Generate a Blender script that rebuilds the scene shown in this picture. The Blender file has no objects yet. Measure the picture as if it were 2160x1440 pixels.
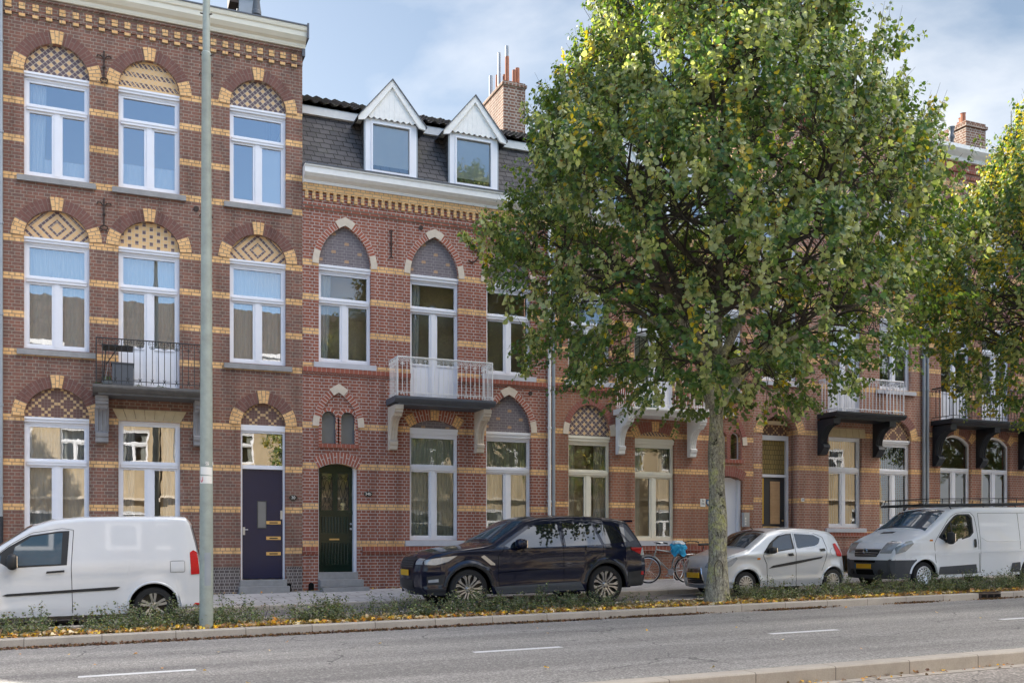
import bpy, bmesh, math, random
import numpy as np
from mathutils import Vector, Matrix, geometry
PI = math.pi
R = math.radians
random.seed(7)
rng = np.random.default_rng(11)
SC = bpy.context.scene
COL = SC.collection

# ------------------------------------------------------------------ helpers
def tag(o, label=None, cat=None, group=None, kind=None):
    if label: o['label'] = label
    if cat: o['category'] = cat
    if group: o['group'] = group
    if kind: o['kind'] = kind
    return o

def empty(name, loc, label=None, cat=None, group=None, rot=(0, 0, 0)):
    o = bpy.data.objects.new(name, None)
    COL.objects.link(o)
    o.location = loc
    o.rotation_euler = rot
    o.empty_display_size = .2
    return tag(o, label, cat, group)

def copy_tree(o, parent=None):
    c = o.copy()
    COL.objects.link(c)
    if parent: c.parent = parent
    for ch in [x for x in bpy.data.objects if x.parent == o]:
        copy_tree(ch, c)
    return c

def world_off(p):
    v = Vector((0, 0, 0))
    while p is not None:
        v += p.location
        p = p.parent
    return v

class MB:
    """collects faces of one mesh; several material slots and uvs possible"""
    def __init__(s):
        s.v = []; s.f = []; s.uv = []; s.mi = []; s.m = 0; s.has_uv = False
    def face(s, pts, uv=None):
        n = len(s.v)
        s.v += [tuple(p) for p in pts]
        s.f.append(tuple(range(n, n + len(pts))))
        if uv: s.has_uv = True
        s.uv.append(uv if uv else [(0, 0)] * len(pts))
        s.mi.append(s.m)
    def box(s, x0, x1, y0, y1, z0, z1):
        if x0 > x1: x0, x1 = x1, x0
        if y0 > y1: y0, y1 = y1, y0
        if z0 > z1: z0, z1 = z1, z0
        p = [(x0, y0, z0), (x1, y0, z0), (x1, y1, z0), (x0, y1, z0), (x0, y0, z1), (x1, y0, z1), (x1, y1, z1), (x0, y1, z1)]
        for q in ((0, 3, 2, 1), (4, 5, 6, 7), (0, 1, 5, 4), (1, 2, 6, 5), (2, 3, 7, 6), (3, 0, 4, 7)):
            s.face([p[i] for i in q])
        return s
    def prism(s, pts, y0, y1, back=True):
        """pts (x,z) polygon extruded along y; y0 is the street side"""
        n = len(pts)
        a = [(x, y0, z) for x, z in pts]; b = [(x, y1, z) for x, z in pts]
        s.face(a)
        if back: s.face(b[::-1])
        for i in range(n):
            j = (i + 1) % n
            s.face([a[i], b[i], b[j], a[j]])
        return s
    def prism_x(s, pts, x0, x1):
        """pts (y,z) polygon extruded along x"""
        a = [(x0, y, z) for y, z in pts]; b = [(x1, y, z) for y, z in pts]
        n = len(pts)
        s.face(a); s.face(b[::-1])
        for i in range(n):
            j = (i + 1) % n
            s.face([a[i], b[i], b[j], a[j]])
        return s
    def tube(s, pts, r, seg=8, closed=False, cap=True):
        pts = [Vector(p) for p in pts]
        n = len(pts)
        rs = r if isinstance(r, (list, tuple)) else [r] * n
        rings = []
        up = Vector((0, 0, 1)); prev = None
        for i, p in enumerate(pts):
            if closed: t = pts[(i + 1) % n] - pts[i - 1]
            else: t = pts[min(i + 1, n - 1)] - pts[max(i - 1, 0)]
            if t.length < 1e-9: t = Vector((0, 0, 1))
            t.normalize()
            if prev is None:
                a = t.cross(up)
                if a.length < 1e-3: a = t.cross(Vector((1, 0, 0)))
            else:
                a = prev - t * prev.dot(t)
                if a.length < 1e-6: a = t.cross(up)
            a.normalize(); prev = a
            b = t.cross(a)
            rings.append([p + (a * math.cos(2 * PI * k / seg) + b * math.sin(2 * PI * k / seg)) * rs[i] for k in range(seg)])
        base = len(s.v)
        for rg in rings: s.v += [tuple(q) for q in rg]
        m = n if closed else n - 1
        for i in range(m):
            j = (i + 1) % n
            for k in range(seg):
                l = (k + 1) % seg
                s.f.append((base + i * seg + k, base + i * seg + l, base + j * seg + l, base + j * seg + k))
                s.uv.append([(0, 0)] * 4); s.mi.append(s.m)
        if cap and not closed:
            s.f.append(tuple(base + k for k in range(seg))[::-1]); s.uv.append([(0, 0)] * seg); s.mi.append(s.m)
            s.f.append(tuple(base + (n - 1) * seg + k for k in range(seg))); s.uv.append([(0, 0)] * seg); s.mi.append(s.m)
        return s
    def lathe(s, prof, c, axis='z', seg=24):
        """prof (r, h) revolved round axis through c"""
        base = len(s.v)
        for r, h in prof:
            for k in range(seg):
                a = 2 * PI * k / seg
                u, w = r * math.cos(a), r * math.sin(a)
                if axis == 'z': p = (c[0] + u, c[1] + w, c[2] + h)
                elif axis == 'y': p = (c[0] + u, c[1] + h, c[2] + w)
                else: p = (c[0] + h, c[1] + u, c[2] + w)
                s.v.append(p)
        for i in range(len(prof) - 1):
            for k in range(seg):
                l = (k + 1) % seg
                s.f.append((base + i * seg + k, base + i * seg + l, base + (i + 1) * seg + l, base + (i + 1) * seg + k))
                s.uv.append([(0, 0)] * 4); s.mi.append(s.m)
        return s
    def grid(s, P, uv=None):
        """P[i][j] points"""
        base = len(s.v); n, m = len(P), len(P[0])
        for row in P: s.v += [tuple(q) for q in row]
        for i in range(n - 1):
            for j in range(m - 1):
                s.f.append((base + i * m + j, base + (i + 1) * m + j, base + (i + 1) * m + j + 1, base + i * m + j + 1))
                if uv:
                    s.has_uv = True
                    s.uv.append([uv[i][j], uv[i + 1][j], uv[i + 1][j + 1], uv[i][j + 1]])
                else: s.uv.append([(0, 0)] * 4)
                s.mi.append(s.m)
        return s
    def band(s, pts, t, y0, y1, t0=0.0):
        """ring of thickness t outside the open polyline pts (x,z), front y0, back y1; uv=(radial, along)"""
        n = len(pts)
        P = [Vector((x, z)) for x, z in pts]
        off = []
        for i in range(n):
            d = (P[min(i + 1, n - 1)] - P[max(i - 1, 0)]).normalized()
            nn = Vector((-d.y, d.x))
            if 0 < i < n - 1:
                d1 = (P[i] - P[i - 1]).normalized()
                c = max(.5, abs(Vector((-d1.y, d1.x)).dot(nn)))
            else: c = 1
            off.append(nn / c)
        L = 0
        for i in range(n - 1):
            L2 = L + (P[i + 1] - P[i]).length * (1 + t * .7)
            a0, a1 = P[i] + off[i] * t0, P[i + 1] + off[i + 1] * t0
            b0, b1 = P[i] + off[i] * t, P[i + 1] + off[i + 1] * t
            s.face([(a0.x, y0, a0.y), (a1.x, y0, a1.y), (b1.x, y0, b1.y), (b0.x, y0, b0.y)], [(0, L), (0, L2), (t, L2), (t, L)])
            s.face([(a1.x, y0, a1.y), (a0.x, y0, a0.y), (a0.x, y1, a0.y), (a1.x, y1, a1.y)], [(0, L2), (0, L), (.1, L), (.1, L2)])
            s.face([(b0.x, y0, b0.y), (b1.x, y0, b1.y), (b1.x, y1, b1.y), (b0.x, y1, b0.y)], [(t, L), (t, L2), (t + .1, L2), (t + .1, L)])
            if i == 0: s.face([(a0.x, y0, a0.y), (b0.x, y0, b0.y), (b0.x, y1, b0.y), (a0.x, y1, a0.y)], [(0, 0), (t, 0), (t, .05), (0, .05)])
            if i == n - 2: s.face([(b1.x, y0, b1.y), (a1.x, y0, a1.y), (a1.x, y1, a1.y), (b1.x, y1, b1.y)], [(0, 0), (t, 0), (t, .05), (0, .05)])
            L = L2
        return s
    def build(s, name, mats, parent=None, smooth=False, merge=0, local=False, fixn=True, angle=35):
        me = bpy.data.meshes.new(name)
        off = Vector((0, 0, 0)) if (local or parent is None) else world_off(parent)
        me.from_pydata([(x - off.x, y - off.y, z - off.z) for x, y, z in s.v], [], s.f)
        if not isinstance(mats, (list, tuple)): mats = [mats]
        for m in mats: me.materials.append(m)
        me.polygons.foreach_set('material_index', s.mi)
        if s.has_uv:
            ul = me.uv_layers.new(name='UVMap')
            flat = []
            for u in s.uv:
                for a in u: flat += [a[0], a[1]]
            ul.data.foreach_set('uv', flat)
        if merge or fixn:
            bm = bmesh.new(); bm.from_mesh(me)
            if merge: bmesh.ops.remove_doubles(bm, verts=bm.verts, dist=merge)
            if fixn: bmesh.ops.recalc_face_normals(bm, faces=bm.faces)
            bm.to_mesh(me); bm.free()
        if smooth:
            me.polygons.foreach_set('use_smooth', [True] * len(me.polygons))
            me.set_sharp_from_angle(angle=R(angle))
        me.update()
        o = bpy.data.objects.new(name, me)
        COL.objects.link(o)
        if parent is not None: o.parent = parent
        return o

def np_mesh(name, V, nper, faces, mats, mi=None, parent=None, col=None):
    """V (N*nper,3) instances of one small shape whose faces are given once"""
    N = len(V) // nper
    me = bpy.data.meshes.new(name)
    me.vertices.add(len(V)); me.vertices.foreach_set('co', np.asarray(V, dtype=np.float32).ravel())
    lens = [len(f) for f in faces]
    flat = np.concatenate([np.array(f) for f in faces])
    tot = len(flat)
    loops = (flat[None, :] + (np.arange(N) * nper)[:, None]).ravel()
    starts = np.concatenate([[0], np.cumsum(lens)[:-1]])
    ls = (starts[None, :] + (np.arange(N) * tot)[:, None]).ravel()
    me.loops.add(len(loops)); me.loops.foreach_set('vertex_index', loops.astype(np.int32))
    me.polygons.add(len(ls)); me.polygons.foreach_set('loop_start', ls.astype(np.int32))
    for m in mats: me.materials.append(m)
    if mi is not None:
        me.polygons.foreach_set('material_index', np.repeat(mi, len(faces)).astype(np.int32))
    if col is not None:
        at = me.color_attributes.new('tone', 'FLOAT_COLOR', 'POINT')
        at.data.foreach_set('color', np.repeat(col, nper, axis=0).astype(np.float32).ravel())
    me.update(calc_edges=True)
    me.validate()
    o = bpy.data.objects.new(name, me); COL.objects.link(o)
    if parent is not None: o.parent = parent
    return o

# ------------------------------------------------------------------ materials
class NT:
    def __init__(s, name):
        s.mat = bpy.data.materials.new(name); s.mat.use_nodes = True
        s.t = s.mat.node_tree; s.t.nodes.clear()
        s.out = s.n('ShaderNodeOutputMaterial')
    def n(s, typ, **kw):
        nd = s.t.nodes.new(typ)
        for k, v in kw.items():
            if k.startswith('i_'):
                key = k[2:].replace('_', ' ')
                nd.inputs[key].default_value = v
            else: setattr(nd, k, v)
        return nd
    def l(s, a, b): s.t.links.new(a, b)
    def val(s, a, sock):
        if isinstance(a, (int, float, tuple, list)):
            if isinstance(a, (tuple, list)) and len(a) == 3: a = (*a, 1)
            sock.default_value = a
        else: s.l(a, sock)
    def math(s, op, a, b=0.0, c=0.0, clamp=False):
        nd = s.n('ShaderNodeMath', operation=op, use_clamp=clamp)
        for v, k in ((a, 0), (b, 1), (c, 2)): s.val(v, nd.inputs[k])
        return nd.outputs[0]
    def mix(s, f, a, b, mode='MIX'):
        nd = s.n('ShaderNodeMix', data_type='RGBA', blend_type=mode)
        s.val(f, nd.inputs[0]); s.val(a, nd.inputs[6]); s.val(b, nd.inputs[7])
        return nd.outputs[2]
    def noise(s, vec, scale, detail=3, rough=.55, out=0):
        nd = s.n('ShaderNodeTexNoise', i_Scale=scale, i_Detail=detail, i_Roughness=rough)
        if vec is not None: s.l(vec, nd.inputs['Vector'])
        return nd.outputs[out]
    def ramp(s, f, stops):
        nd = s.n('ShaderNodeValToRGB')
        e = nd.color_ramp.elements
        while len(e) > 1: e.remove(e[0])
        for i, (p, c) in enumerate(stops):
            el = e[0] if i == 0 else e.new(p)
            el.position = p; el.color = (*c, 1) if len(c) == 3 else c
        s.l(f, nd.inputs[0]); return nd.outputs[0]
    def bsdf(s, col, rough=.8, spec=.5, metal=0, bump=None, bstr=.3, bdist=.01, coat=0, normal=None):
        p = s.n('ShaderNodeBsdfPrincipled')
        s.val(col, p.inputs['Base Color']); s.val(rough, p.inputs['Roughness'])
        s.val(metal, p.inputs['Metallic']); s.val(spec, p.inputs['Specular IOR Level'])
        p.inputs['Coat Weight'].default_value = coat; p.inputs['Coat Roughness'].default_value = .03
        if bump is not None:
            b = s.n('ShaderNodeBump', i_Strength=bstr, i_Distance=bdist)
            s.l(bump, b.inputs['Height']); s.l(b.outputs[0], p.inputs['Normal'])
        s.p = p
        s.l(p.outputs[0], s.out.inputs[0])
        return s.mat

def simple(name, col, rough=.6, spec=.5, metal=0, var=.12, nscale=6, coat=0, bump=0):
    n = NT(name)
    tc = n.n('ShaderNodeTexCoord').outputs['Object']
    f = n.noise(tc, nscale, 4)
    c = n.mix(f, tuple(x * (1 - var) for x in col), tuple(min(1, x * (1 + var)) for x in col))
    return n.bsdf(c, rough, spec, metal, coat=coat, bump=(n.noise(tc, nscale * 8, 2) if bump else None), bstr=bump)

def brick_mat(name, c1, c2, mortar, rh=.0735, speck=False, bw=.225, bands=(), yel=((.78, .48, .22), (.68, .39, .16)), uv=False, ms=.011,
              stain=.35, pale=.0, dark=.25, squash=.5, ystrip=None):
    n = NT(name)
    tcn = n.n('ShaderNodeTexCoord')
    if uv:
        vec = tcn.outputs['UV']; obj = tcn.outputs['Object']
    else:
        obj = tcn.outputs['Object']
        sp = n.n('ShaderNodeSeparateXYZ'); n.l(obj, sp.inputs[0])
        xy = n.math('ADD', sp.outputs[0], sp.outputs[1])
        cb = n.n('ShaderNodeCombineXYZ'); n.l(xy, cb.inputs[0]); n.l(sp.outputs[2], cb.inputs[1])
        vec = cb.outputs[0]
    def bt(a, b, m):
        t = n.n('ShaderNodeTexBrick', offset=.5, offset_frequency=2, squash=squash, squash_frequency=2)
        t.inputs['Scale'].default_value = 1
        t.inputs['Mortar Size'].default_value = ms
        t.inputs['Mortar Smooth'].default_value = .3
        t.inputs['Brick Width'].default_value = bw
        t.inputs['Row Height'].default_value = rh
        t.inputs['Bias'].default_value = -.15
        n.l(vec, t.inputs['Vector'])
        for k, v in (('Color1', a), ('Color2', b), ('Mortar', m)): n.val(v, t.inputs[k])
        return t
    t = bt(c1, c2, mortar)
    # second field: darker and lighter single bricks
    rb = bt((0, 0, 0), (1, 1, 1), (.5, .5, .5))
    base = n.mix(n.math('MULTIPLY', n.math('SUBTRACT', 1, rb.outputs[0]), dark), t.outputs[0], (c1[0] * .35, c1[1] * .4, c1[2] * .5), 'MIX')
    base = n.mix(t.outputs['Fac'], base, mortar)
    if bands:
        m = None
        for z0, z1 in bands:
            k = n.math('COMPARE', sp.outputs[2], (z0 + z1) / 2, (z1 - z0) / 2)
            m = k if m is None else n.math('MAXIMUM', m, k)
        ty = bt(yel[0], yel[1], (mortar[0] * .75, mortar[1] * .68, mortar[2] * .6))
        if ystrip:   # bands stop at these x
            pass
        base = n.mix(m, base, ty.outputs[0])
    if speck:
        fu = n.math('FLOOR', n.math('DIVIDE', n.math('ADD', sp.outputs[0], 40), .105)); fv = n.math('FLOOR', n.math('DIVIDE', n.math('ADD', sp.outputs[2], 40), rh))
        a_ = n.math('LESS_THAN', n.math('FLOORED_MODULO', n.math('ADD', fu, n.math('MULTIPLY', n.math('FLOOR', n.math('DIVIDE', fv, 3)), 3)), 6), .5)
        b_ = n.math('LESS_THAN', n.math('FLOORED_MODULO', fv, 3), .5)
        base = n.mix(n.math('MULTIPLY', a_, b_), base, (.44, .29, .18))
    big = n.noise(obj, .9, 5, .6)
    f = n.math('MULTIPLY', n.math('SUBTRACT', big, .42, clamp=True), stain * 3, clamp=True)
    base = n.mix(f, base, (.07, .05, .045), 'MIX') if stain else base
    vm = n.n('ShaderNodeMapping'); vm.inputs['Scale'].default_value = (2.2, 2.2, .3); n.l(obj, vm.inputs[0])
    vs = n.noise(vm.outputs[0], 1.5, 6, .65)
    base = n.mix(.75 if stain else .3, base, n.ramp(vs, [(.25, (.42, .39, .37)), (.5, (1, 1, 1)), (.75, (1.3, 1.26, 1.22))]), 'MULTIPLY')
    fine = n.noise(obj, 14, 3)
    base = n.mix(.35, base, n.mix(fine, (.55, .55, .55), (1.3, 1.3, 1.3)), 'MULTIPLY')
    if pale:
        pn = n.noise(obj, 2.3, 5, .7)
        base = n.mix(n.math('MULTIPLY', n.math('SUBTRACT', pn, .56, clamp=True), pale * 8, clamp=True), base, (.5, .42, .38))
    h = n.math('SUBTRACT', n.math('MULTIPLY', fine, .25), t.outputs['Fac'])
    return n.bsdf(base, .88, .25, bump=h, bstr=.6, bdist=.008)

def glass_mat(name, tint=(.93, .95, .93), ior=1.55, wav=.03, base=.06):
    n = NT(name)
    tc = n.n('ShaderNodeTexCoord').outputs['Object']
    b = n.n('ShaderNodeBump', i_Strength=wav, i_Distance=.02)
    n.l(n.noise(tc, 2.2, 2), b.inputs['Height'])
    g = n.n('ShaderNodeBsdfGlossy', i_Roughness=0.0); g.inputs[0].default_value = (.95, .97, 1, 1)
    n.l(b.outputs[0], g.inputs['Normal'])
    tr = n.n('ShaderNodeBsdfTransparent'); tr.inputs[0].default_value = (*tint, 1)
    fr = n.n('ShaderNodeFresnel', i_IOR=ior)
    mx = n.n('ShaderNodeMixShader')
    n.l(n.math('ADD', n.math('MULTIPLY', fr.outputs[0], 1.6), base, clamp=True), mx.inputs[0])
    n.l(tr.outputs[0], mx.inputs[1]); n.l(g.outputs[0], mx.inputs[2]); n.l(mx.outputs[0], n.out.inputs[0])
    return n.mat

def lozenge_mat(name, mode, a, b, mortar, cell=.075):
    """glazed brick patterns of the arch panels: checker / herring / diamond / columns / speck"""
    n = NT(name)
    tc = n.n('ShaderNodeTexCoord').outputs['Object']
    sp = n.n('ShaderNodeSeparateXYZ'); n.l(tc, sp.inputs[0])
    X, Z = sp.outputs[0], sp.outputs[2]
    fl = lambda v: n.math('FLOOR', v)
    md = lambda v, k: n.math('FLOORED_MODULO', v, k)
    if mode in ('lozenge', 'diamond', 'zigzag'):
        u = n.math('MULTIPLY', n.math('ADD', X, Z), .7071 / cell)
        v = n.math('MULTIPLY', n.math('SUBTRACT', Z, X), .7071 / cell)
    else:
        u = n.math('DIVIDE', X, cell); v = n.math('DIVIDE', Z, cell)
    fu, fv = n.math('FRACT', u), n.math('FRACT', v)
    if mode == 'lozenge':
        k = n.math('MULTIPLY', n.math('LESS_THAN', md(fl(u), 2), .5), n.math('LESS_THAN', md(fl(v), 2), .5))
    elif mode == 'diamond':
        # concentric diamonds in dark lines about the panel centre (object origin)
        s = n.math('ADD', n.math('ABSOLUTE', X), n.math('ABSOLUTE', Z))
        k = n.math('LESS_THAN', n.math('FRACT', n.math('DIVIDE', s, cell * 2.1)), .6)
    elif mode == 'zigzag':
        k = n.math('LESS_THAN', md(n.math('ADD', fl(n.math('MULTIPLY', v, .5)), fl(n.math('MULTIPLY', n.math('DIVIDE', Z, cell), 1.0))), 2), .5)
        k = n.math('SUBTRACT', 1, n.math('MULTIPLY', n.math('LESS_THAN', md(fl(n.math('DIVIDE', Z, cell * 1.2)), 2), .5), n.math('LESS_THAN', n.math('FRACT', n.math('DIVIDE', n.math('ADD', X, n.math('MULTIPLY', Z, .8)), cell * 1.1)), .62)))
    elif mode == 'columns':
        k = n.math('LESS_THAN', md(fl(u), 2), .5)
        sh = n.math('MULTIPLY', md(fl(n.math('MULTIPLY', u, .5)), 2), .5)
        k = n.math('SUBTRACT', 1, n.math('MULTIPLY', k, n.math('LESS_THAN', n.math('FRACT', n.math('ADD', n.math('MULTIPLY', v, .45), sh)), .5)))
    elif mode == 'speck':
        m1 = n.math('LESS_THAN', md(n.math('ADD', fl(u), n.math('MULTIPLY', fl(v), 2)), 5), .5)
        k = n.math('MULTIPLY', m1, n.math('LESS_THAN', md(fl(v), 3), .5))
    elif mode == 'cross':
        au = n.math('ABSOLUTE', X); 
        q = n.math('ADD', fl(n.math('DIVIDE', au, cell)), fl(v))
        q2 = n.math('SUBTRACT', fl(n.math('DIVIDE', au, cell)), fl(v))
        k = n.math('MAXIMUM', n.math('LESS_THAN', md(q, 6), .5), n.math('LESS_THAN', md(q2, 6), .5))
    g = .1
    mort = n.math('MAXIMUM', n.math('LESS_THAN', fu, g), n.math('LESS_THAN', fv, g * 1.0))
    nz = n.noise(tc, 30, 2)
    c = n.mix(k, b, a)
    c = n.mix(.3, c, n.mix(nz, (.6, .6, .6), (1.3, 1.3, 1.3)), 'MULTIPLY')
    if mode == 'speck' or mode == 'columns' or mode == 'cross':
        pass
    c = n.mix(mort, c, mortar)
    return n.bsdf(c, .6, .4)

M = {}
M['brickA'] = brick_mat('brown brick', (.275, .128, .09), (.15, .092, .076), (.3, .25, .2), rh=.0725, ms=.008, stain=.15, pale=.12,
    bands=[(round(a / .0725) * .0725, (round(a / .0725) + 2) * .0725) for a in (11.09, 10.43, 9.61, 8.82, 7.55, 6.75, 5.94, 5.14, 3.75, 2.81, 1.88, .97)])
M['brickB'] = brick_mat('red brick', (.36, .122, .074), (.22, .082, .058), (.42, .36, .32), rh=.0735, stain=.1, ms=.0095, dark=.3,
    bands=[(round(a / .0735) * .0735, (round(a / .0735) + 2) * .0735) for a in (7.72, 6.92, 6.12, 5.32, 3.93, 2.97, 2.02, 1.1)])
M['brickC'] = brick_mat('russet brick', (.38, .16, .096), (.27, .12, .082), (.32, .265, .21), rh=.0735, stain=.12, ms=.008,
    bands=[(round(a / .0735) * .0735, (round(a / .0735) + 2) * .0735) for a in (7.78, 6.98, 6.18, 5.38, 4.05, 3.06, 2.13, 1.2)])
M['brickD'] = brick_mat('faded russet brick', (.42, .195, .13), (.31, .15, .105), (.42, .35, .29), rh=.0735, stain=.08, pale=.22, ms=.009,
    bands=[(round(a / .0735) * .0735, (round(a / .0735) + 2) * .0735) for a in (12.6, 11.6, 10.7, 9.7, 8.1, 7.3, 6.5, 5.7, 4.34, 3.3, 2.36, 1.4)])
M['brickE'] = brick_mat('dark russet brick', (.39, .165, .108), (.28, .125, .088), (.36, .3, .24), rh=.0735, stain=.1, pale=.08, ms=.009,
    bands=[(round(a / .0735) * .0735, (round(a / .0735) + 2) * .0735) for a in (12.4, 11.4, 10.5, 9.6, 8.1, 7.3, 6.5, 5.7, 4.45, 3.4, 2.42, 1.4)])
M['ringA'] = brick_mat('brown arch brick', (.21, .1, .078), (.155, .08, .068), (.22, .165, .14), rh=.08, bw=.3, uv=True, ms=.006, stain=.1, squash=1)
M['ringB'] = brick_mat('red arch brick', (.4, .128, .08), (.29, .1, .068), (.52, .46, .41), rh=.078, bw=.3, uv=True, ms=.01, stain=0, squash=1)
M['ringY'] = brick_mat('yellow arch brick', (.78, .48, .22), (.68, .39, .16), (.3, .22, .15), rh=.078, bw=.15, uv=True, ms=.008, stain=0, dark=.05, squash=1)
M['yellow'] = brick_mat('yellow brick', (.78, .48, .22), (.68, .39, .16), (.36, .28, .18), ms=.009, stain=0, dark=.06)
M['redtrim'] = brick_mat('red moulded brick', (.36, .115, .075), (.28, .095, .065), (.4, .3, .25), bw=.11, rh=.2, ms=.007, stain=0, dark=.15, squash=1)
M['chimney'] = brick_mat('weathered chimney brick', (.23, .11, .068), (.16, .08, .055), (.36, .31, .26), rh=.085, ms=.018, stain=.2, pale=.2)
M['plinth'] = brick_mat('sooty plinth brick', (.13, .105, .095), (.1, .08, .075), (.3, .27, .25), rh=.0725, bw=.11, ms=.011, stain=.1)
M['greytymp'] = brick_mat('slate grey glazed brick', (.2, .175, .185), (.165, .145, .155), (.3, .275, .275), rh=.07, ms=.006, speck=True, stain=0, dark=.1)
M['t_loz'] = lozenge_mat('lozenge brickwork', 'lozenge', (.6, .4, .2), (.11, .075, .085), (.55, .47, .36), .082)
M['t_dia'] = lozenge_mat('diamond brickwork', 'diamond', (.66, .42, .2), (.12, .08, .09), (.55, .45, .33), .09)
M['t_zig'] = lozenge_mat('zigzag brickwork', 'zigzag', (.66, .43, .2), (.12, .08, .09), (.58, .46, .33), .09)
M['t_col'] = lozenge_mat('stepped brickwork', 'columns', (.66, .43, .2), (.12, .08, .09), (.58, .46, .33), .075)
M['t_cross'] = lozenge_mat('crossed brickwork', 'cross', (.55, .36, .17), (.14, .07, .055), (.2, .15, .12), .062)
M['stone'] = simple('pale limestone', (.6, .52, .42), .85, .2, var=.2, nscale=9, bump=.3)
M['sandstone'] = simple('yellow brown sandstone', (.5, .4, .25), .85, .2, var=.2, nscale=7, bump=.2)
M['bluestone'] = simple('grey bluestone', (.28, .275, .27), .8, .3, var=.3, nscale=7, bump=.2)
M['lightsill'] = simple('light grey stone sill', (.5, .5, .53), .8, .3, var=.15, nscale=5)
M['whitepaint'] = simple('white painted timber', (.74, .75, .79), .4, .4, var=.05, nscale=3)
M['creampaint'] = simple('cream painted timber', (.72, .69, .58), .45, .4, var=.08, nscale=3)
M['dullwhite'] = simple('weathered white paint', (.78, .775, .75), .7, .3, var=.12, nscale=9)
M['blackpaint'] = simple('blue black paint', (.018, .022, .028), .45, .5, var=.3, nscale=5)
M['iron'] = simple('black wrought iron', (.02, .022, .024), .5, .5, var=.3, nscale=20)
M['rustiron'] = simple('rusty iron', (.05, .035, .03), .8, .3, var=.4, nscale=20)
M['zinc'] = simple('zinc', (.3, .33, .36), .55, .4, metal=.3, var=.15, nscale=4)
M['lead'] = simple('lead flashing', (.1, .11, .13), .6, .4, var=.25, nscale=6)
M['render'] = simple('grey cement render', (.36, .36, .36), .9, .2, var=.25, nscale=5)
M['terracotta'] = simple('terracotta', (.36, .15, .09), .8, .2, var=.2, nscale=6)
M['pvc'] = simple('grey plastic', (.12, .13, .145), .5, .4, var=.1)
M['curtain'] = simple('white net curtain', (.68, .68, .66), .9, .1, var=.03)
M['greencurtain'] = simple('grey green curtain', (.5, .55, .51), .9, .1, var=.06)
M['blind'] = simple('grey vertical blind', (.5, .52, .52), .8, .1, var=.05)
M['room'] = simple('dim room plaster', (.72, .6, .42), .9, .1, var=.2, nscale=.7)
M['glass'] = glass_mat('window glass')
M['glassold'] = glass_mat('old wavy window glass', wav=.03, base=.18)
M['frost'] = simple('grey frosted glass', (.16, .165, .165), .25, .5, var=.15, nscale=3)
M['leaded'] = brick_mat('leaded amber glass', (.3, .22, .08), (.26, .2, .08), (.03, .03, .03), rh=.14, bw=.09, ms=.006, stain=0, squash=1, dark=0)
M['greendoor'] = simple('dark green gloss paint', (.006, .019, .013), .2, .3, var=.2, nscale=4, coat=.1)
M['bluedoor'] = simple('navy blue gloss paint', (.003, .009, .046), .16, .28, var=.15, nscale=4, coat=0)
M['brass'] = simple('brass', (.6, .42, .18), .35, .5, metal=.8)
M['brownpaint'] = simple('dark anthracite paint', (.03, .032, .038), .4, .5)
M['ochre'] = simple('yellow ochre paint', (.6, .36, .02), .5, .4)
M['pineply'] = brick_mat('pine board', (.55, .36, .2), (.5, .32, .17), (.46, .3, .16), rh=.05, bw=2, ms=.002, stain=0, dark=0)
M['darkvoid'] = simple('dark opening', (.008, .008, .008), .9, .1)
M['steel'] = simple('brushed steel', (.45, .46, .48), .35, .5, metal=.7)
M['signwhite'] = simple('white enamel', (.75, .74, .7), .4, .5, var=.05)
M['signblack'] = simple('black enamel', (.01, .01, .012), .3, .5)
M['red'] = simple('red ink', (.6, .02, .03), .5, .4)
M['blue'] = simple('blue enamel', (.02, .12, .25), .4, .4)

def slate_mat():
    n = NT('dark roof slate')
    tc = n.n('ShaderNodeTexCoord').outputs['Object']
    sp = n.n('ShaderNodeSeparateXYZ'); n.l(tc, sp.inputs[0])
    cb = n.n('ShaderNodeCombineXYZ'); n.l(n.math('ADD', sp.outputs[0], n.math('MULTIPLY', sp.outputs[1], .6)), cb.inputs[0]); n.l(sp.outputs[2], cb.inputs[1])
    wob = n.n('ShaderNodeVectorMath', operation='ADD')
    nz = n.n('ShaderNodeTexNoise', i_Scale=5); n.l(tc, nz.inputs[0])
    sc = n.n('ShaderNodeVectorMath', operation='SCALE'); n.l(nz.outputs[1], sc.inputs[0]); sc.inputs['Scale'].default_value = .05
    n.l(cb.outputs[0], wob.inputs[0]); n.l(sc.outputs[0], wob.inputs[1])
    t = n.n('ShaderNodeTexBrick', offset=.5, offset_frequency=2)
    for k, v in (('Scale', 1), ('Mortar Size', .009), ('Brick Width', .24), ('Row Height', .135), ('Mortar Smooth', .2), ('Color1', (.1, .094, .096, 1)), ('Color2', (.062, .06, .064, 1)), ('Mortar', (.012, .012, .012, 1))):
        t.inputs[k].default_value = v
    n.l(wob.outputs[0], t.inputs['Vector'])
    moss = n.noise(tc, 1.6, 5, .7)
    c = n.mix(n.math('MULTIPLY', n.math('SUBTRACT', moss, .55, clamp=True), 3, clamp=True), t.outputs[0], (.09, .095, .06))
    row = n.math('FRACT', n.math('DIVIDE', sp.outputs[2], .135))
    return n.bsdf(c, .75, .35, bump=n.math('SUBTRACT', n.math('MULTIPLY', row, -.6), t.outputs['Fac']), bstr=1, bdist=.02)
M['slate'] = slate_mat()

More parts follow.
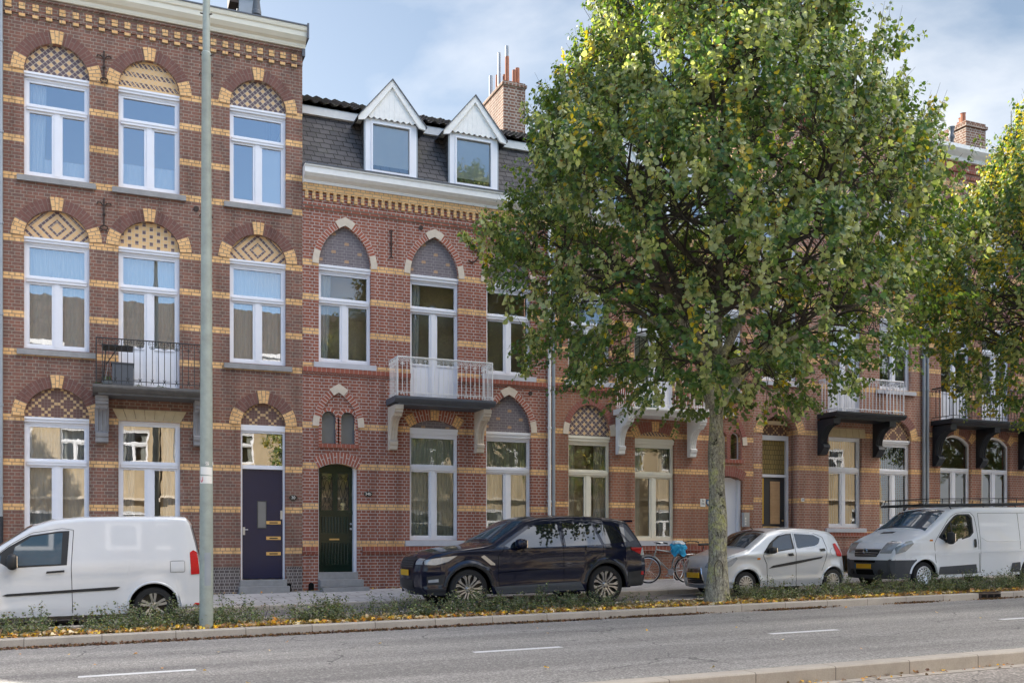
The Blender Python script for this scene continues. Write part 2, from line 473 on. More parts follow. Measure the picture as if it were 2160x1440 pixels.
def tile_mat(name, ca, cb_, moss=(.1, .1, .03)):
    n = NT(name)
    tc = n.n('ShaderNodeTexCoord').outputs['Object']
    nz = n.noise(tc, 3.5, 5, .7)
    c = n.mix(nz, ca, cb_)
    c = n.mix(n.math('MULTIPLY', n.math('SUBTRACT', n.noise(tc, 6, 5, .7), .5, clamp=True), 4, clamp=True), c, moss)
    return n.bsdf(c, .85, .25)
M['rooftile'] = tile_mat('mossy dark pantile', (.06, .052, .05), (.1, .085, .08))
M['redtile'] = brick_mat('red grey roof tiles', (.15, .105, .075), (.085, .08, .062), (.03, .028, .025), rh=.28, bw=.24, ms=.02, stain=.4, dark=.5, squash=1, pale=.1)
M['darkstone'] = simple('sooty bluestone', (.13, .125, .12), .8, .3, var=.4, nscale=6, bump=.3)
M['greystone'] = simple('grey corbel stone', (.27, .265, .27), .8, .3, var=.35, nscale=6, bump=.2)

def asphalt_mat(name, base, speck, sc=120, patch=.33):
    n = NT(name)
    tc = n.n('ShaderNodeTexCoord').outputs['Object']
    v = n.n('ShaderNodeTexVoronoi', i_Scale=sc); n.l(tc, v.inputs['Vector'])
    r = n.math('GREATER_THAN', n.n('ShaderNodeSeparateColor').outputs[0], .5)
    scn = n.n('ShaderNodeSeparateColor'); n.l(v.outputs['Color'], scn.inputs[0])
    f = n.math('MULTIPLY', n.math('SUBTRACT', scn.outputs[0], .45, clamp=True), 1.8, clamp=True)
    c = n.mix(f, base, speck)
    c = n.mix(n.math('MULTIPLY', n.noise(tc, sc * .6, 2), .5), c, tuple(x * .4 for x in base))
    sx = n.n('ShaderNodeMapping'); sx.inputs['Scale'].default_value = (.25, 1.2, 1); n.l(tc, sx.inputs[0])
    big = n.noise(sx.outputs[0], 1.1, 5, .6)
    c = n.mix(1, c, n.mix(big, (1 - patch,) * 3, (1 + patch,) * 3), 'MULTIPLY')
    ln = n.n('ShaderNodeMapping'); ln.inputs['Scale'].default_value = (.02, 1.0, 1); n.l(tc, ln.inputs[0])
    lane = n.noise(ln.outputs[0], 1.3, 3, .5)
    c = n.mix(1, c, n.ramp(lane, [(.3, (.78, .78, .79)), (.5, (1, 1, 1)), (.7, (1.16, 1.15, 1.13))]), 'MULTIPLY')
    wv = n.n('ShaderNodeVectorMath', operation='ADD'); nn = n.n('ShaderNodeTexNoise', i_Scale=1.2, i_Detail=4); n.l(tc, nn.inputs[0])
    n.l(tc, wv.inputs[0]); n.l(nn.outputs[1], wv.inputs[1])
    cr = n.n('ShaderNodeTexVoronoi', feature='DISTANCE_TO_EDGE', i_Scale=.28); n.l(wv.outputs[0], cr.inputs['Vector'])
    k = n.math('MULTIPLY', n.math('LESS_THAN', cr.outputs['Distance'], .0035), n.math('GREATER_THAN', big, .47))
    c = n.mix(n.math('MULTIPLY', k, .6), c, (.05, .05, .05))
    return n.bsdf(c, .85, .3, bump=v.outputs['Distance'], bstr=.35, bdist=.006)
M['asphalt'] = asphalt_mat('speckled asphalt', (.225, .212, .2), (.5, .475, .44), 62)
M['asphalt2'] = asphalt_mat('coarse pale asphalt', (.28, .25, .22), (.66, .59, .52), 48)

def paver_mat(name, a, b, mort, bw, rh, ms=.008, off=.5):
    n = NT(name)
    tc = n.n('ShaderNodeTexCoord').outputs['Object']
    t = n.n('ShaderNodeTexBrick', offset=off, offset_frequency=2)
    for k, v in (('Scale', 1), ('Mortar Size', ms), ('Brick Width', bw), ('Row Height', rh), ('Color1', (*a, 1)), ('Color2', (*b, 1)), ('Mortar', (*mort, 1))): t.inputs[k].default_value = v
    n.l(tc, t.inputs['Vector'])
    c = n.mix(.6, t.outputs[0], n.mix(n.noise(tc, 3, 6, .7), (.5, .5, .5), (1.5, 1.5, 1.5)), 'MULTIPLY')
    c = n.mix(.4, c, n.mix(n.noise(tc, 60, 2, .7), (.5, .5, .5), (1.5, 1.5, 1.5)), 'MULTIPLY')
    return n.bsdf(c, .85, .25, bump=n.math('SUBTRACT', 1, t.outputs['Fac']), bstr=.5, bdist=.006)
M['slab'] = paver_mat('concrete paving slabs', (.47, .45, .44), (.37, .355, .35), (.15, .14, .12), .6, .4, .012)
M['setts'] = paver_mat('dark clinker paving', (.2, .19, .19), (.15, .14, .14), (.1, .09, .085), .2, .1, .01)
M['kerb'] = paver_mat('concrete kerb stones', (.42, .375, .32), (.38, .34, .29), (.2, .175, .15), 1.0, 4, .007, 0)
M['kerb'].node_tree.nodes
M['soil'] = simple('dark planting soil', (.15, .12, .09), .95, .1, var=.5, nscale=12, bump=1)
M['linepaint'] = simple('worn white road paint', (.62, .62, .62), .7, .3, var=.25, nscale=18)
M['lamp'] = simple('weathered galvanised pole', (.31, .345, .31), .55, .4, metal=.1, var=.3, nscale=7)

def bark_mat():
    n = NT('mossy lime bark')
    tc = n.n('ShaderNodeTexCoord').outputs['Object']
    mp = n.n('ShaderNodeMapping'); mp.inputs['Scale'].default_value = (1, 1, .35); n.l(tc, mp.inputs[0])
    a = n.noise(mp.outputs[0], 22, 5, .7)
    c = n.ramp(a, [(.28, (.12, .11, .09)), (.5, (.3, .28, .22)), (.72, (.52, .5, .4))])
    l = n.math('MULTIPLY', n.math('SUBTRACT', n.noise(tc, 3.2, 6, .75), .5, clamp=True), 7, clamp=True)
    c = n.mix(l, c, (.5, .5, .2))
    d = n.math('MULTIPLY', n.math('SUBTRACT', n.noise(tc, 2.6, 6, .7), .57, clamp=True), 14, clamp=True)
    c = n.mix(d, c, (.018, .02, .01))
    fi = n.noise(mp.outputs[0], 60, 3, .8)
    c = n.mix(1, c, n.ramp(fi, [(.38, (.45, .43, .4)), (.52, (1, 1, 1)), (.7, (1.2, 1.2, 1.15))]), 'MULTIPLY')
    return n.bsdf(c, .95, .15, bump=a, bstr=1, bdist=.03)
M['bark'] = bark_mat()
M['limb'] = simple('dark shaded lime limb bark', (.1, .085, .065), .95, .15, var=.5, nscale=14, bump=.5)  # limb tone is partly real dark bark, partly crown shade in the colour
M['twig'] = simple('dark twig bark', (.05, .042, .035), .9, .2, var=.3)

def leaf_mat(name, under=(.2, .22, .1), trans=.35):
    n = NT(name)
    at = n.n('ShaderNodeAttribute', attribute_name='tone')
    geo = n.n('ShaderNodeNewGeometry')
    und = n.mix(.62, at.outputs[0], under)
    c = n.mix(geo.outputs['Backfacing'], at.outputs[0], und)
    d = n.n('ShaderNodeBsdfPrincipled'); n.l(c, d.inputs['Base Color']); d.inputs['Roughness'].default_value = .42
    d.inputs['Specular IOR Level'].default_value = .45
    t = n.n('ShaderNodeBsdfTranslucent')
    n.l(n.mix(1, at.outputs[0], (2.0, 2.1, .6), 'MULTIPLY'), t.inputs[0])
    mx = n.n('ShaderNodeMixShader'); mx.inputs[0].default_value = trans
    n.l(d.outputs[0], mx.inputs[1]); n.l(t.outputs[0], mx.inputs[2]); n.l(mx.outputs[0], n.out.inputs[0])
    return n.mat
M['leaf'] = leaf_mat('lime leaves')
M['shrubleaf'] = leaf_mat('ground cover leaves', (.1, .13, .07), .2)
M['fallen'] = leaf_mat('fallen leaves', (.3, .22, .1), .15)

def paint(name, col, rough=.35, flake=0, coat=1, metal=0, spec=.5):
    n = NT(name)
    tc = n.n('ShaderNodeTexCoord').outputs['Object']
    f = n.noise(tc, 1.7, 4)
    dirt = n.noise(tc, 5, 5, .7)
    c = n.mix(f, tuple(x * .95 for x in col), tuple(min(1, x * 1.05) for x in col))
    return n.bsdf(c, n.math('ADD', rough, n.math('MULTIPLY', dirt, .08)), spec, metal, coat=coat)
M['p_white'] = paint('white car paint', (.6, .61, .625), .3)
M['p_whitevan'] = paint('dulled white van paint', (.84, .86, .88), .4, coat=.6)
M['p_blue'] = paint('midnight blue car paint', (.0035, .006, .022), .25, metal=0, spec=.05, coat=.8)
M['p_silver'] = paint('silver car paint', (.5, .53, .57), .35, metal=.45)
M['plastic'] = simple('black car plastic', (.022, .023, .025), .5, .4, var=.1)
M['greyplastic'] = simple('grey bumper plastic', (.075, .08, .088), .6, .35, var=.12)
M['tyre'] = simple('tyre rubber', (.022, .022, .022), .8, .3, var=.2)
M['alloy'] = simple('silver alloy', (.55, .54, .53), .3, .5, metal=.75, var=.06)
M['alloydark'] = simple('dark alloy', (.04, .04, .042), .4, .5, metal=.4)
M['carglass'] = simple('tinted car glass', (.012, .015, .018), .02, 1.0, var=.1)
M['carglassblue'] = simple('green tinted car glass', (.05, .09, .125), .02, 1.0, var=.2, nscale=1.5)
M['seam'] = simple('panel gap', (.015, .015, .015), .9, .1)
M['redlamp'] = simple('red tail lamp', (.45, .008, .01), .25, .4, var=.25, nscale=30)
M['clearlamp'] = simple('clear headlamp', (.3, .33, .36), .1, .8, metal=.2, var=.35, nscale=14, coat=1)
M['amber'] = simple('amber lens', (.6, .2, .02), .2, .6)
M['chrome'] = simple('chrome', (.7, .7, .72), .1, .5, metal=1)
M['plate'] = simple('yellow number plate', (.75, .42, .01), .4, .5, var=.06)
M['bag'] = simple('bright blue carrier bag', (.02, .35, .62), .35, .5, var=.25, nscale=12, bump=.4)
M['bagwhite'] = simple('pale bag lining', (.5, .56, .6), .4, .5, var=.2)
M['p_grey'] = simple('metallic grey bicycle paint', (.28, .3, .3), .3, .5, metal=.5)
M['p_red'] = simple('dark red bicycle paint', (.2, .012, .02), .3, .5)
CLOUD_T = .6
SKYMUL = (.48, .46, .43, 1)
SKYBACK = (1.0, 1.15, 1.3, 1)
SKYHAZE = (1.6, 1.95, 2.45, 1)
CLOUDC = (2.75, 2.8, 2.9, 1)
CLOUDFILL = (28, 26, 24, 1)
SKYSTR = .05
SUNE = 1.6
EXPO = 3.12
# ------------------------------------------------------------------ arches
def arc_semi(x0, x1, zs, rise=None, n=28):
    r = (x1 - x0) / 2; c = (x0 + x1) / 2; rise = rise or r
    return [(c - r * math.cos(PI * i / n), zs + rise * math.sin(PI * i / n)) for i in range(n + 1)]
def arc_gothic(x0, x1, zs, za, n=12):
    w = x1 - x0; h = za - zs; Rr = (h * h + w * w / 4) / w
    a = math.asin(min(1, h / Rr))
    if Rr < w / 2 + 1e-6: a = PI - a
    L = [(x0 + Rr - Rr * math.cos(a * i / n), zs + Rr * math.sin(a * i / n)) for i in range(n + 1)]
    return L + [(x0 + x1 - x, z) for x, z in L[::-1][1:]]
def arc_seg(x0, x1, zs, rise, n=16):
    w = (x1 - x0) / 2; c = (x0 + x1) / 2
    Rr = (w * w + rise * rise) / (2 * rise); a = math.asin(w / Rr)
    return [(c + Rr * math.sin(-a + 2 * a * i / n), zs + rise - Rr + Rr * math.cos(-a + 2 * a * i / n)) for i in range(n + 1)]
def sub(pts, f0, f1, n=6):
    """part of a polyline between length fractions"""
    P = [Vector(p) for p in pts]
    L = [0]
    for i in range(len(P) - 1): L.append(L[-1] + (P[i + 1] - P[i]).length)
    def at(s):
        for i in range(len(P) - 1):
            if s <= L[i + 1] + 1e-9:
                t = (s - L[i]) / max(1e-9, L[i + 1] - L[i]); return P[i].lerp(P[i + 1], t)
        return P[-1]
    inner = [tuple(P[i]) for i in range(len(P)) if L[-1] * f0 + 1e-4 < L[i] < L[-1] * f1 - 1e-4]
    return [tuple(at(L[-1] * f0))] + inner + [tuple(at(L[-1] * f1))]
def plen(pts): return sum((Vector(pts[i + 1]) - Vector(pts[i])).length for i in range(len(pts) - 1))
def opening(x0, x1, z0, arc=None, z1=None):
    if arc: return [(x0, z0)] + ([] if abs(arc[0][1] - z0) < 1e-4 else []) + list(arc) + [(x1, z0)]
    return [(x0, z0), (x0, z1), (x1, z1), (x1, z0)]

def wall_mesh(name, outline, holes, mat, parent, y0=0.0, thick=.3):
    cu = bpy.data.curves.new('tmp', 'CURVE'); cu.dimensions = '2D'; cu.fill_mode = 'BOTH'; cu.extrude = thick / 2
    for poly in [outline] + holes:
        sp = cu.splines.new('POLY'); sp.points.add(len(poly) - 1)
        for i, (x, z) in enumerate(poly): sp.points[i].co = (x, z, 0, 1)
        sp.use_cyclic_u = True
    ob = bpy.data.objects.new('tmp', cu); COL.objects.link(ob)
    dg = bpy.context.evaluated_depsgraph_get()
    me = bpy.data.meshes.new_from_object(ob.evaluated_get(dg))
    bpy.data.objects.remove(ob); bpy.data.curves.remove(cu)
    off = world_off(parent)
    yc = y0 + thick / 2
    for v in me.vertices:
        x, z, t = v.co
        v.co = (x - off.x, yc - t - off.y, z - off.z)
    me.name = name
    bm = bmesh.new(); bm.from_mesh(me)
    bmesh.ops.remove_doubles(bm, verts=bm.verts, dist=1e-4)
    bmesh.ops.recalc_face_normals(bm, faces=bm.faces); bm.to_mesh(me); bm.free()
    me.materials.clear(); me.materials.append(mat)
    o = bpy.data.objects.new(name, me); COL.objects.link(o); o.parent = parent
    return o

def centred_panel(name, poly, y, mat, parent, label=None):
    cx = sum(p[0] for p in poly) / len(poly); zs = [p[1] for p in poly]; cz = min(zs) + (max(zs) - min(zs)) * .42
    me = bpy.data.meshes.new(name)
    v = [(x - cx, 0, z - cz) for x, z in poly] + [(x - cx, .03, z - cz) for x, z in poly]
    n = len(poly)
    me.from_pydata(v, [], [tuple(range(n)), tuple(range(2 * n - 1, n - 1, -1))] + [(i, i + n, (i + 1) % n + n, (i + 1) % n) for i in range(n)])
    me.materials.append(mat); me.update()
    o = bpy.data.objects.new(name, me); COL.objects.link(o); o.parent = parent
    off = world_off(parent); o.location = (cx - off.x, y - off.y, cz - off.z)
    if label: o['label'] = label
    return o

# ------------------------------------------------------------------ windows
def curtain_mesh(mb, x0, x1, z0, z1, y, folds=9, amp=.03, gather=0):
    n = max(8, int(folds * 6)); P = []
    for i in range(n + 1):
        t = i / n
        row = []
        for j in range(5):
            s = j / 4
            xx = x0 + (x1 - x0) * t
            if gather: xx = x0 + (x1 - x0) * t * (1 - gather * s * (.5 + .5 * s))
            row.append((xx, y + amp * math.sin(t * folds * 2 * PI + s) * (1 - .3 * s), z1 + (z0 - z1) * s))
        P.append(row)
    mb.grid(P)

def window(root, x0, x1, z0, z1, zt, frame='whitepaint', glass='glass', dep=.11, curtain=None, cm='curtain', door=False, lintel=.1,
           sill=None, thin=False, arc=None, divide=True, lab=None, single=False):
    """casement pair under a fixed transom light; returns the window part"""
    o_ = .025 if thin else .05     # outer frame
    c_ = .05                        # casement frame
    y = dep
    mb = MB()
    zt0 = z1 - lintel
    X0, X1 = x0 - .02, x1 + .02
    # outer frame
    mb.box(X0, x0 + o_, y, y + .1, z0, zt0); mb.box(x1 - o_, X1, y, y + .1, z0, zt0)
    mb.box(x0 + o_, x1 - o_, y, y + .1, z0, z0 + .07)
    if arc is None:
        mb.box(x0 + o_, x1 - o_, y, y + .1, zt0 - .05, zt0)
        if lintel:
            mb.box(X0, X1, y - .05, y + .1, zt0, z1)
            mb.box(X0, X1, y - .075, y - .05, z1 - lintel * .45, z1 + .0)
    else:
        mb.band([(x, z) for x, z in arc], -.07, y - .002, y + .1)
    if not single:
        mb.box(x0 + o_, x1 - o_, y - .03, y + .1, zt - .045, zt + .045)
        mb.box(x0 + o_, x1 - o_, y - .045, y - .03, zt + .01, zt + .045)
    xm = (x0 + x1) / 2
    a, b = x0 + o_, x1 - o_
    ya, yb = y + .015, y + .075
    if arc is None and not single:   # transom sash
        top = zt0 - .05; bt = zt + .045
        mb.box(a, a + c_, ya, yb, bt, top); mb.box(b - c_, b, ya, yb, bt, top)
        mb.box(a + c_, b - c_, ya, yb, top - c_, top); mb.box(a + c_, b - c_, ya, yb, bt, bt + c_)
    lo = z0 + .07; hi = zt - .045 if not single else zt0 - .05
    if divide:
        mb.box(xm - .055, xm + .055, y - .005, yb + .02, lo, hi)
        spans = [(a, xm - .055), (xm + .055, b)]
    else: spans = [(a, b)]
    pan = MB()
    kick = .0
    for s0, s1 in spans:
        mb.box(s0, s0 + c_, ya, yb, lo, hi); mb.box(s1 - c_, s1, ya, yb, lo, hi)
        mb.box(s0 + c_, s1 - c_, ya, yb, hi - c_, hi); mb.box(s0 + c_, s1 - c_, ya, yb, lo, lo + c_)
        if door:
            kick = (hi - lo) * .38
            mb.box(s0 + c_, s1 - c_, ya + .015, yb, lo + c_, lo + kick)
            mb.box(s0 + c_ + .05, s1 - c_ - .05, ya + .003, ya + .015, lo + c_ + .06, lo + kick - .1)
            mb.box(s0 + c_, s1 - c_, ya - .004, yb, lo + kick, lo + kick + .05)
    w = mb.build('window' if not door else 'balcony_door', M[frame], root)
    if lab: w['label'] = lab
    gy = y + .05
    g0 = lo + kick
    for s0, s1 in spans: pan.face([(s0, gy, g0), (s1, gy, g0), (s1, gy, hi), (s0, gy, hi)])
    if arc is not None:
        pan.face([(a, gy, zt), (b, gy, zt)] + [(x, gy, z) for x, z in arc[::-1]])
    elif not single: pan.face([(a, gy, zt), (b, gy, zt), (b, gy, zt0), (a, gy, zt0)])
    pan.build('pane', M[glass], w, fixn=False)
    if curtain:
        cb = MB(); yc = y + .22; zt_ = zt0
        if curtain == 'full': curtain_mesh(cb, x0 + .02, x1 - .02, z0 + .03, zt_, yc, 14, .02)
        if curtain == 'sides':
            curtain_mesh(cb, x0, x0 + .34, z0, zt_, yc, 5, .03); curtain_mesh(cb, x1 - .34, x1, z0, zt_, yc, 5, .03)
        if curtain == 'left': curtain_mesh(cb, x0 + .03, x0 + .36, z0, zt_, yc, 4, .03, gather=.25)
        if curtain == 'half': curtain_mesh(cb, x0, x1, z0, z0 + (zt_ - z0) * .3, yc, 12, .012)
        if curtain == 'lefthalf':
            curtain_mesh(cb, x0 + .1, x0 + .42, z0, zt_, yc, 4, .03, gather=.2); curtain_mesh(cb, x0, x1, z0, z0 + .5, yc + .04, 12, .012)
        if curtain == 'blind':
            k = int((x1 - x0) / .085)
            for i in range(k):
                xx = x0 + .04 + i * .085
                cb.face([(xx, yc, z0), (xx + .06, yc + .04, z0), (xx + .06, yc + .04, zt_), (xx, yc, zt_)])
        if curtain == 'screen': cb.box(x0 + .05, x1 - .05, yc, yc + .01, z0, zt_)
        if curtain == 'rightscreen': cb.box(xm + .05, x1 - .05, yc - .08, yc - .07, z0, zt)
        cb.build('curtain', M[cm], w, fixn=False, smooth=True, angle=60)
    if sill:
        e, h, mat = sill
        s = MB(); s.prism_x([(-.07, z0 - h), (-.07, z0 - .025), (.13, z0 - .001), (.13, z0 - h)], x0 - e, x1 + e)
        s.build('sill', M[mat], w)
    return w

def ring_set(root, arc, t, mat='ringA', y=-.012, spring=None, key=None, stones=None, mid=None):
    L = plen(arc)
    fs = (spring or 0) / L
    mb = MB(); mb.band(sub(arc, fs, 1 - fs), t, y, 0); mb.build('arch', M[mat], root)
    if spring:
        for a, b in ((0, fs), (1 - fs, 1)):
            m = MB(); m.band(sub(arc, a, b), t, y - .006, 0); m.build('springer', M['ringY'] if not stones else M['stone'], root)
    if key:
        m = MB(); m.band(sub(arc, .5 - key / 2 / L, .5 + key / 2 / L), t + .03, y - .02, 0, t0=-.0); m.build('keystone', M['ringY'] if not stones else M['stone'], root)

def tymp(root, arc, mat, y=.09, label=None):
    poly = [(arc[0][0] - .015, arc[0][1])] + [(x, z + .012) for x, z in arc[1:-1]] + [(arc[-1][0] + .015, arc[-1][1])]
    return centred_panel('arch_panel', poly, y, M[mat], root, label)

# ------------------------------------------------------------------ balcony
def scroll(mb, c, r, y, turns=1.35, start=0, sgn=1, th=.006, axis='x'):
    pts = []
    for i in range(15):
        t = i / 14; a = start + sgn * turns * 2 * PI * t; rr = r * (1 - .72 * t)
        u, w = rr * math.cos(a), rr * math.sin(a)
        pts.append((c[0] + u, y, c[1] + w) if axis == 'x' else (y, c[0] + u, c[1] + w))
    mb.tube(pts, th, 4)

def railing(mb, x0, x1, d, z0, h, step, th, style, yback=0.0):
    """three sided iron railing, front at y=-d"""
    zr = z0 + h; zb = z0 + .1
    path = [(x0, yback), (x0, -d), (x1, -d), (x1, yback)]
    for zz, t in ((zr, th * 1.9), (zb, th * 1.1)):
        mb.tube([(p[0], p[1], zz) for p in path], t, 6)
    if style == 'white': mb.tube([(p[0], p[1], zr - .02) for p in path], th, 4)
    for x, y in path[1:3]: mb.tube([(x, y, z0 - .02), (x, y, zr + .01)], th * 1.8, 6)
    def seg(p, q):
        L = math.dist(p, q); n = max(2, round(L / step)); ax = 'x' if abs(p[1] - q[1]) < 1e-6 else 'y'
        for i in range(n + 1):
            t = i / n; x = p[0] + (q[0] - p[0]) * t; y = p[1] + (q[1] - p[1]) * t
            short = i % 2
            if 0 < i < n:
                top = zr - (.10 if style == 'white' and short else 0)
                mb.tube([(x, y, zb - (.08 if not short else 0)), (x, y, top)], th, 5)
            if style == 'white':
                c = (x if ax == 'x' else y)
                if i < n:
                    m = c + (q[0] - p[0] + q[1] - p[1]) / n / 2 if ax == 'x' else c + (q[1] - p[1]) / n / 2
                    scroll(mb, (m, zr - .07), .055, y if ax == 'x' else x, start=PI / 2, sgn=1 if i % 2 else -1, axis=ax, th=th * .7)
                if short:
                    for sg in (-1, 1): scroll(mb, (c + sg * .03, zr - .16), .03, y if ax == 'x' else x, start=PI / 2, sgn=sg, axis=ax, th=th * .6)
                    for sg in (-1, 1): scroll(mb, (c + sg * .025, zb - .035), .025, y if ax == 'x' else x, start=-PI / 2, sgn=sg, axis=ax, th=th * .6)
            elif style == 'black' and short:
                c = (x if ax == 'x' else y)
                for sg in (-1, 1):
                    scroll(mb, (c + sg * .05, zr - .06), .04, y if ax == 'x' else x, start=PI / 2, sgn=-sg, axis=ax, th=th * .65)
                    scroll(mb, (c + sg * .035, zr - .14), .035, y if ax == 'x' else x, start=-PI / 2, sgn=-sg, axis=ax, th=th * .65)
                    q2 = [(c + sg * .03, zb + .07), (c + sg * .008, zb + .02), (c + sg * .03, zb - .05)]
                    mb.tube([((a, y, b) if ax == 'x' else (x, a, b)) for a, b in q2], th * .7, 4)
            elif style == 'gothic':
                c = (x if ax == 'x' else y)
                if i < n:
                    stp = ((q[0] - p[0]) if ax == 'x' else (q[1] - p[1])) / n
                    q2 = [(c, zr - .2), (c + stp * .12, zr - .1), (c + stp * .5, zr - .02), (c + stp * .88, zr - .1), (c + stp, zr - .2)]
                    mb.tube([((a, y, b) if ax == 'x' else (x, a, b)) for a, b in q2], th * .8, 4)
    for i in range(3): seg(path[i], path[i + 1])

def corbel(mb, x0, x1, d, zt, zb, style='scroll'):
    """bracket: profile in (y,z)"""
    H = zt - zb
    if style == 'scroll':
        p = [(0, zt), (-d, zt), (-d, zt - .1), (-d + .04, zt - .12), (-d + .04, zt - .17), (-d + .12, zt - .2), (-d + .14, zt - .24)]
        for i in range(9):
            t = i / 8; a = t * PI / 2
            p.append((-d + .16 + (d - .30) * math.sin(a) * 1.0, zt - .26 - (H - .5) * (1 - math.cos(a))))
        p += [(-.22, zb + .2), (-.2, zb + .13), (-.17, zb + .11), (-.16, zb + .02), (-.12, zb), (0, zb)]
    else:
        p = [(0, zt), (-d, zt), (-d, zt - .14)]
        for i in range(11):
            t = i / 10; a = t * PI / 2
            p.append((-d + .07 + (d - .22) * math.sin(a), zt - .16 - (H - .52) * (1 - math.cos(a))))
        p += [(-.25, zb + .3), (-.28, zb + .22), (-.13, zb + .02), (0, zb)]
    mb.prism_x(p, x0, x1)
    # raised fillets down the front of the scroll
    w = x1 - x0
    sl = p[6:-6] if style == 'scroll' else p[3:-4]
    for f in (.18, .5, .82):
        xs = x0 + w * f
        mb.tube([(xs, y - .008, z) for y, z in sl], .018, 5)
    for xx in (x0 - .0, x1 + .0):
        mb.tube([(xx, y + .05, z - .0) for y, z in sl], .012, 4)

def balcony(root, x0, x1, z, d, mslab, mrail, mcorb, corbs, zc, h=.98, step=.135, th=.009, style='white', cst='scroll', lab=None, cw=.2, cd=None):
    mb = MB()
    mb.prism_x([(.1, z - .14), (-d + .06, z - .14), (-d + .02, z - .11), (-d - .03, z - .08), (-d - .05, z - .05), (-d - .05, z), (.1, z)], x0 - .05, x1 + .05)
    mb.prism_x([(.1, z - .19), (-d + .1, z - .19), (-d + .1, z - .14), (.1, z - .14)], x0 + .05, x1 - .05)
    b = mb.build('balcony', M[mslab], root)
    if lab: b['label'] = lab
    r = MB(); railing(r, x0 + .02, x1 - .02, d - .02, z, h, step, th, style); r.build('railing', M[mrail], b, fixn=False)
    for cx in corbs:
        c = MB(); corbel(c, cx - cw / 2, cx + cw / 2, cd or d - .1, z - .19, zc, cst); c.build('corbel', M[mcorb], b)
    return b

def downpipe(root, x, z0, z1, mat='zinc', zcut=None, r=.045):
    mb = MB(); mb.tube([(x, -.07, z0), (x, -.07, z1)], r, 10)
    z = z0 + .4
    while z < z1:
        mb.tube([(x, -.07, z), (x, -.07, z + .05)], r + .012, 10); mb.box(x - .015, x + .015, -.06, 0, z, z + .04); z += 1.9
    p = mb.build('downpipe', M[mat], root, smooth=True)
    return p

def anchor(root, x, z0, z1, kind='fork'):
    mb = MB(); y = -.03
    if kind == 'fork':
        mb.tube([(x, y, z0 + .1), (x, y, z1)], .017, 6)
        for s in (-1, 1):
            mb.tube([(x, y, z1 - .18), (x + s * .06, y, z1 - .11), (x + s * .13, y, z1 - .1), (x + s * .14, y, z1 - .14)], .013, 5)
            mb.tube([(x + s * .02, y, z0 + .01), (x + s * .07, y, z0 - .02)], .012, 5)
        mb.tube([(x + .075 * math.cos(a), y, z0 + .06 + .05 * math.sin(a)) for a in [i * PI / 6 for i in range(12)]], .013, 5, closed=True)
        mb.box(x - .03, x + .03, y - .03, 0, (z0 + z1) / 2 - .02, (z0 + z1) / 2 + .02)
    elif kind == 'I':
        mb.tube([(x, y, z0), (x, y, z1)], .018, 6)
        for z in (z0, z1): mb.tube([(x - .05, y, z - .02), (x, y, z + .01), (x + .05, y, z - .02)], .015, 5)
        mb.tube([(x - .05, y, (z0 + z1) / 2), (x + .05, y, (z0 + z1) / 2)], .015, 5)
        mb.box(x - .02, x + .02, y, 0, z0 + .2, z0 + .24)
    elif kind == '9':
        cx, cz, r = x, z1 - .15, .14
        pts = [(cx + r * math.cos(a), y, cz + r * math.sin(a)) for a in [R(40) + i * R(310) / 16 for i in range(17)]]
        mb.tube(pts, .017, 6)
        mb.tube([(cx + r * .95, y, cz + .05), (cx + r, y, cz - .1), (cx + r * .9, y, cz - .28), (cx, y, cz - .42), (cx - .12, y, cz - .43), (cx - .15, y, cz - .38)], .018, 6)
        mb.box(cx - .02, cx + .02, y, 0, cz - .02, cz + .02)
    elif kind == '0':
        cz = (z0 + z1) / 2
        mb.tube([(x + .13 * math.cos(a), y, cz + .28 * math.sin(a)) for a in [i * PI / 10 for i in range(20)]], .018, 6, closed=True)
    a = mb.build('wall_anchor', M['rustiron'], root)
    return a

def text_mesh(txt, size, loc, mat, parent, name='lettering', rot=(PI / 2, 0, 0), align='CENTER', depth=.002):
    cu = bpy.data.curves.new('t', 'FONT'); cu.body = txt; cu.size = size; cu.align_x = align; cu.align_y = 'CENTER'; cu.extrude = depth
    ob = bpy.data.objects.new('t', cu); COL.objects.link(ob)
    dg = bpy.context.evaluated_depsgraph_get()
    me = bpy.data.meshes.new_from_object(ob.evaluated_get(dg))
    bpy.data.objects.remove(ob)
    me.materials.clear(); me.materials.append(mat)
    o = bpy.data.objects.new(name, me); COL.objects.link(o); o.parent = parent
    off = world_off(parent) if parent else Vector((0, 0, 0))
    o.location = Vector(loc) - off; o.rotation_euler = rot
    return o

def vent(root, x, z, r=.06):
    mb = MB(); mb.lathe([(0, 0), (r, 0), (r, .02), (r * .75, .02), (r * .75, .0)], (x, -.02, z), 'y', 14)
    mb.box(x - r * .7, x + r * .7, -.012, -.004, z - .008, z + .008); mb.box(x - r * .7, x + r * .7, -.012, -.004, z + .025, z + .037)
    mb.build('vent', M['rustiron'], root)

def pantiles(name, x0, x1, p0, p1, mat, parent, wave=.22, row=.3, dx=.045):
    """wavy tile sheet from eave (y,z) p0 to ridge p1"""
    L = math.dist(p0, p1); nr = max(1, round(L / row)); nx = int((x1 - x0) / dx)
    ty, tz = (p1[0] - p0[0]) / L, (p1[1] - p0[1]) / L
    ny, nz = -tz, ty
    P = []
    for i in range(nx + 1):
        x = x0 + (x1 - x0) * i / nx
        w = .03 * math.sin(2 * PI * x / wave)
        r = []
        for j in range(nr):
            for e, lift in ((0, .045), (1, .0)):
                s = (j + e) * L / nr
                h = w + lift + .006 * math.sin(x * 13 + j * 7)
                r.append((x, p0[0] + ty * s + ny * h, p0[1] + tz * s + nz * h))
        P.append(r)
    mb = MB(); mb.grid(P)
    return mb.build(name, M[mat], parent)

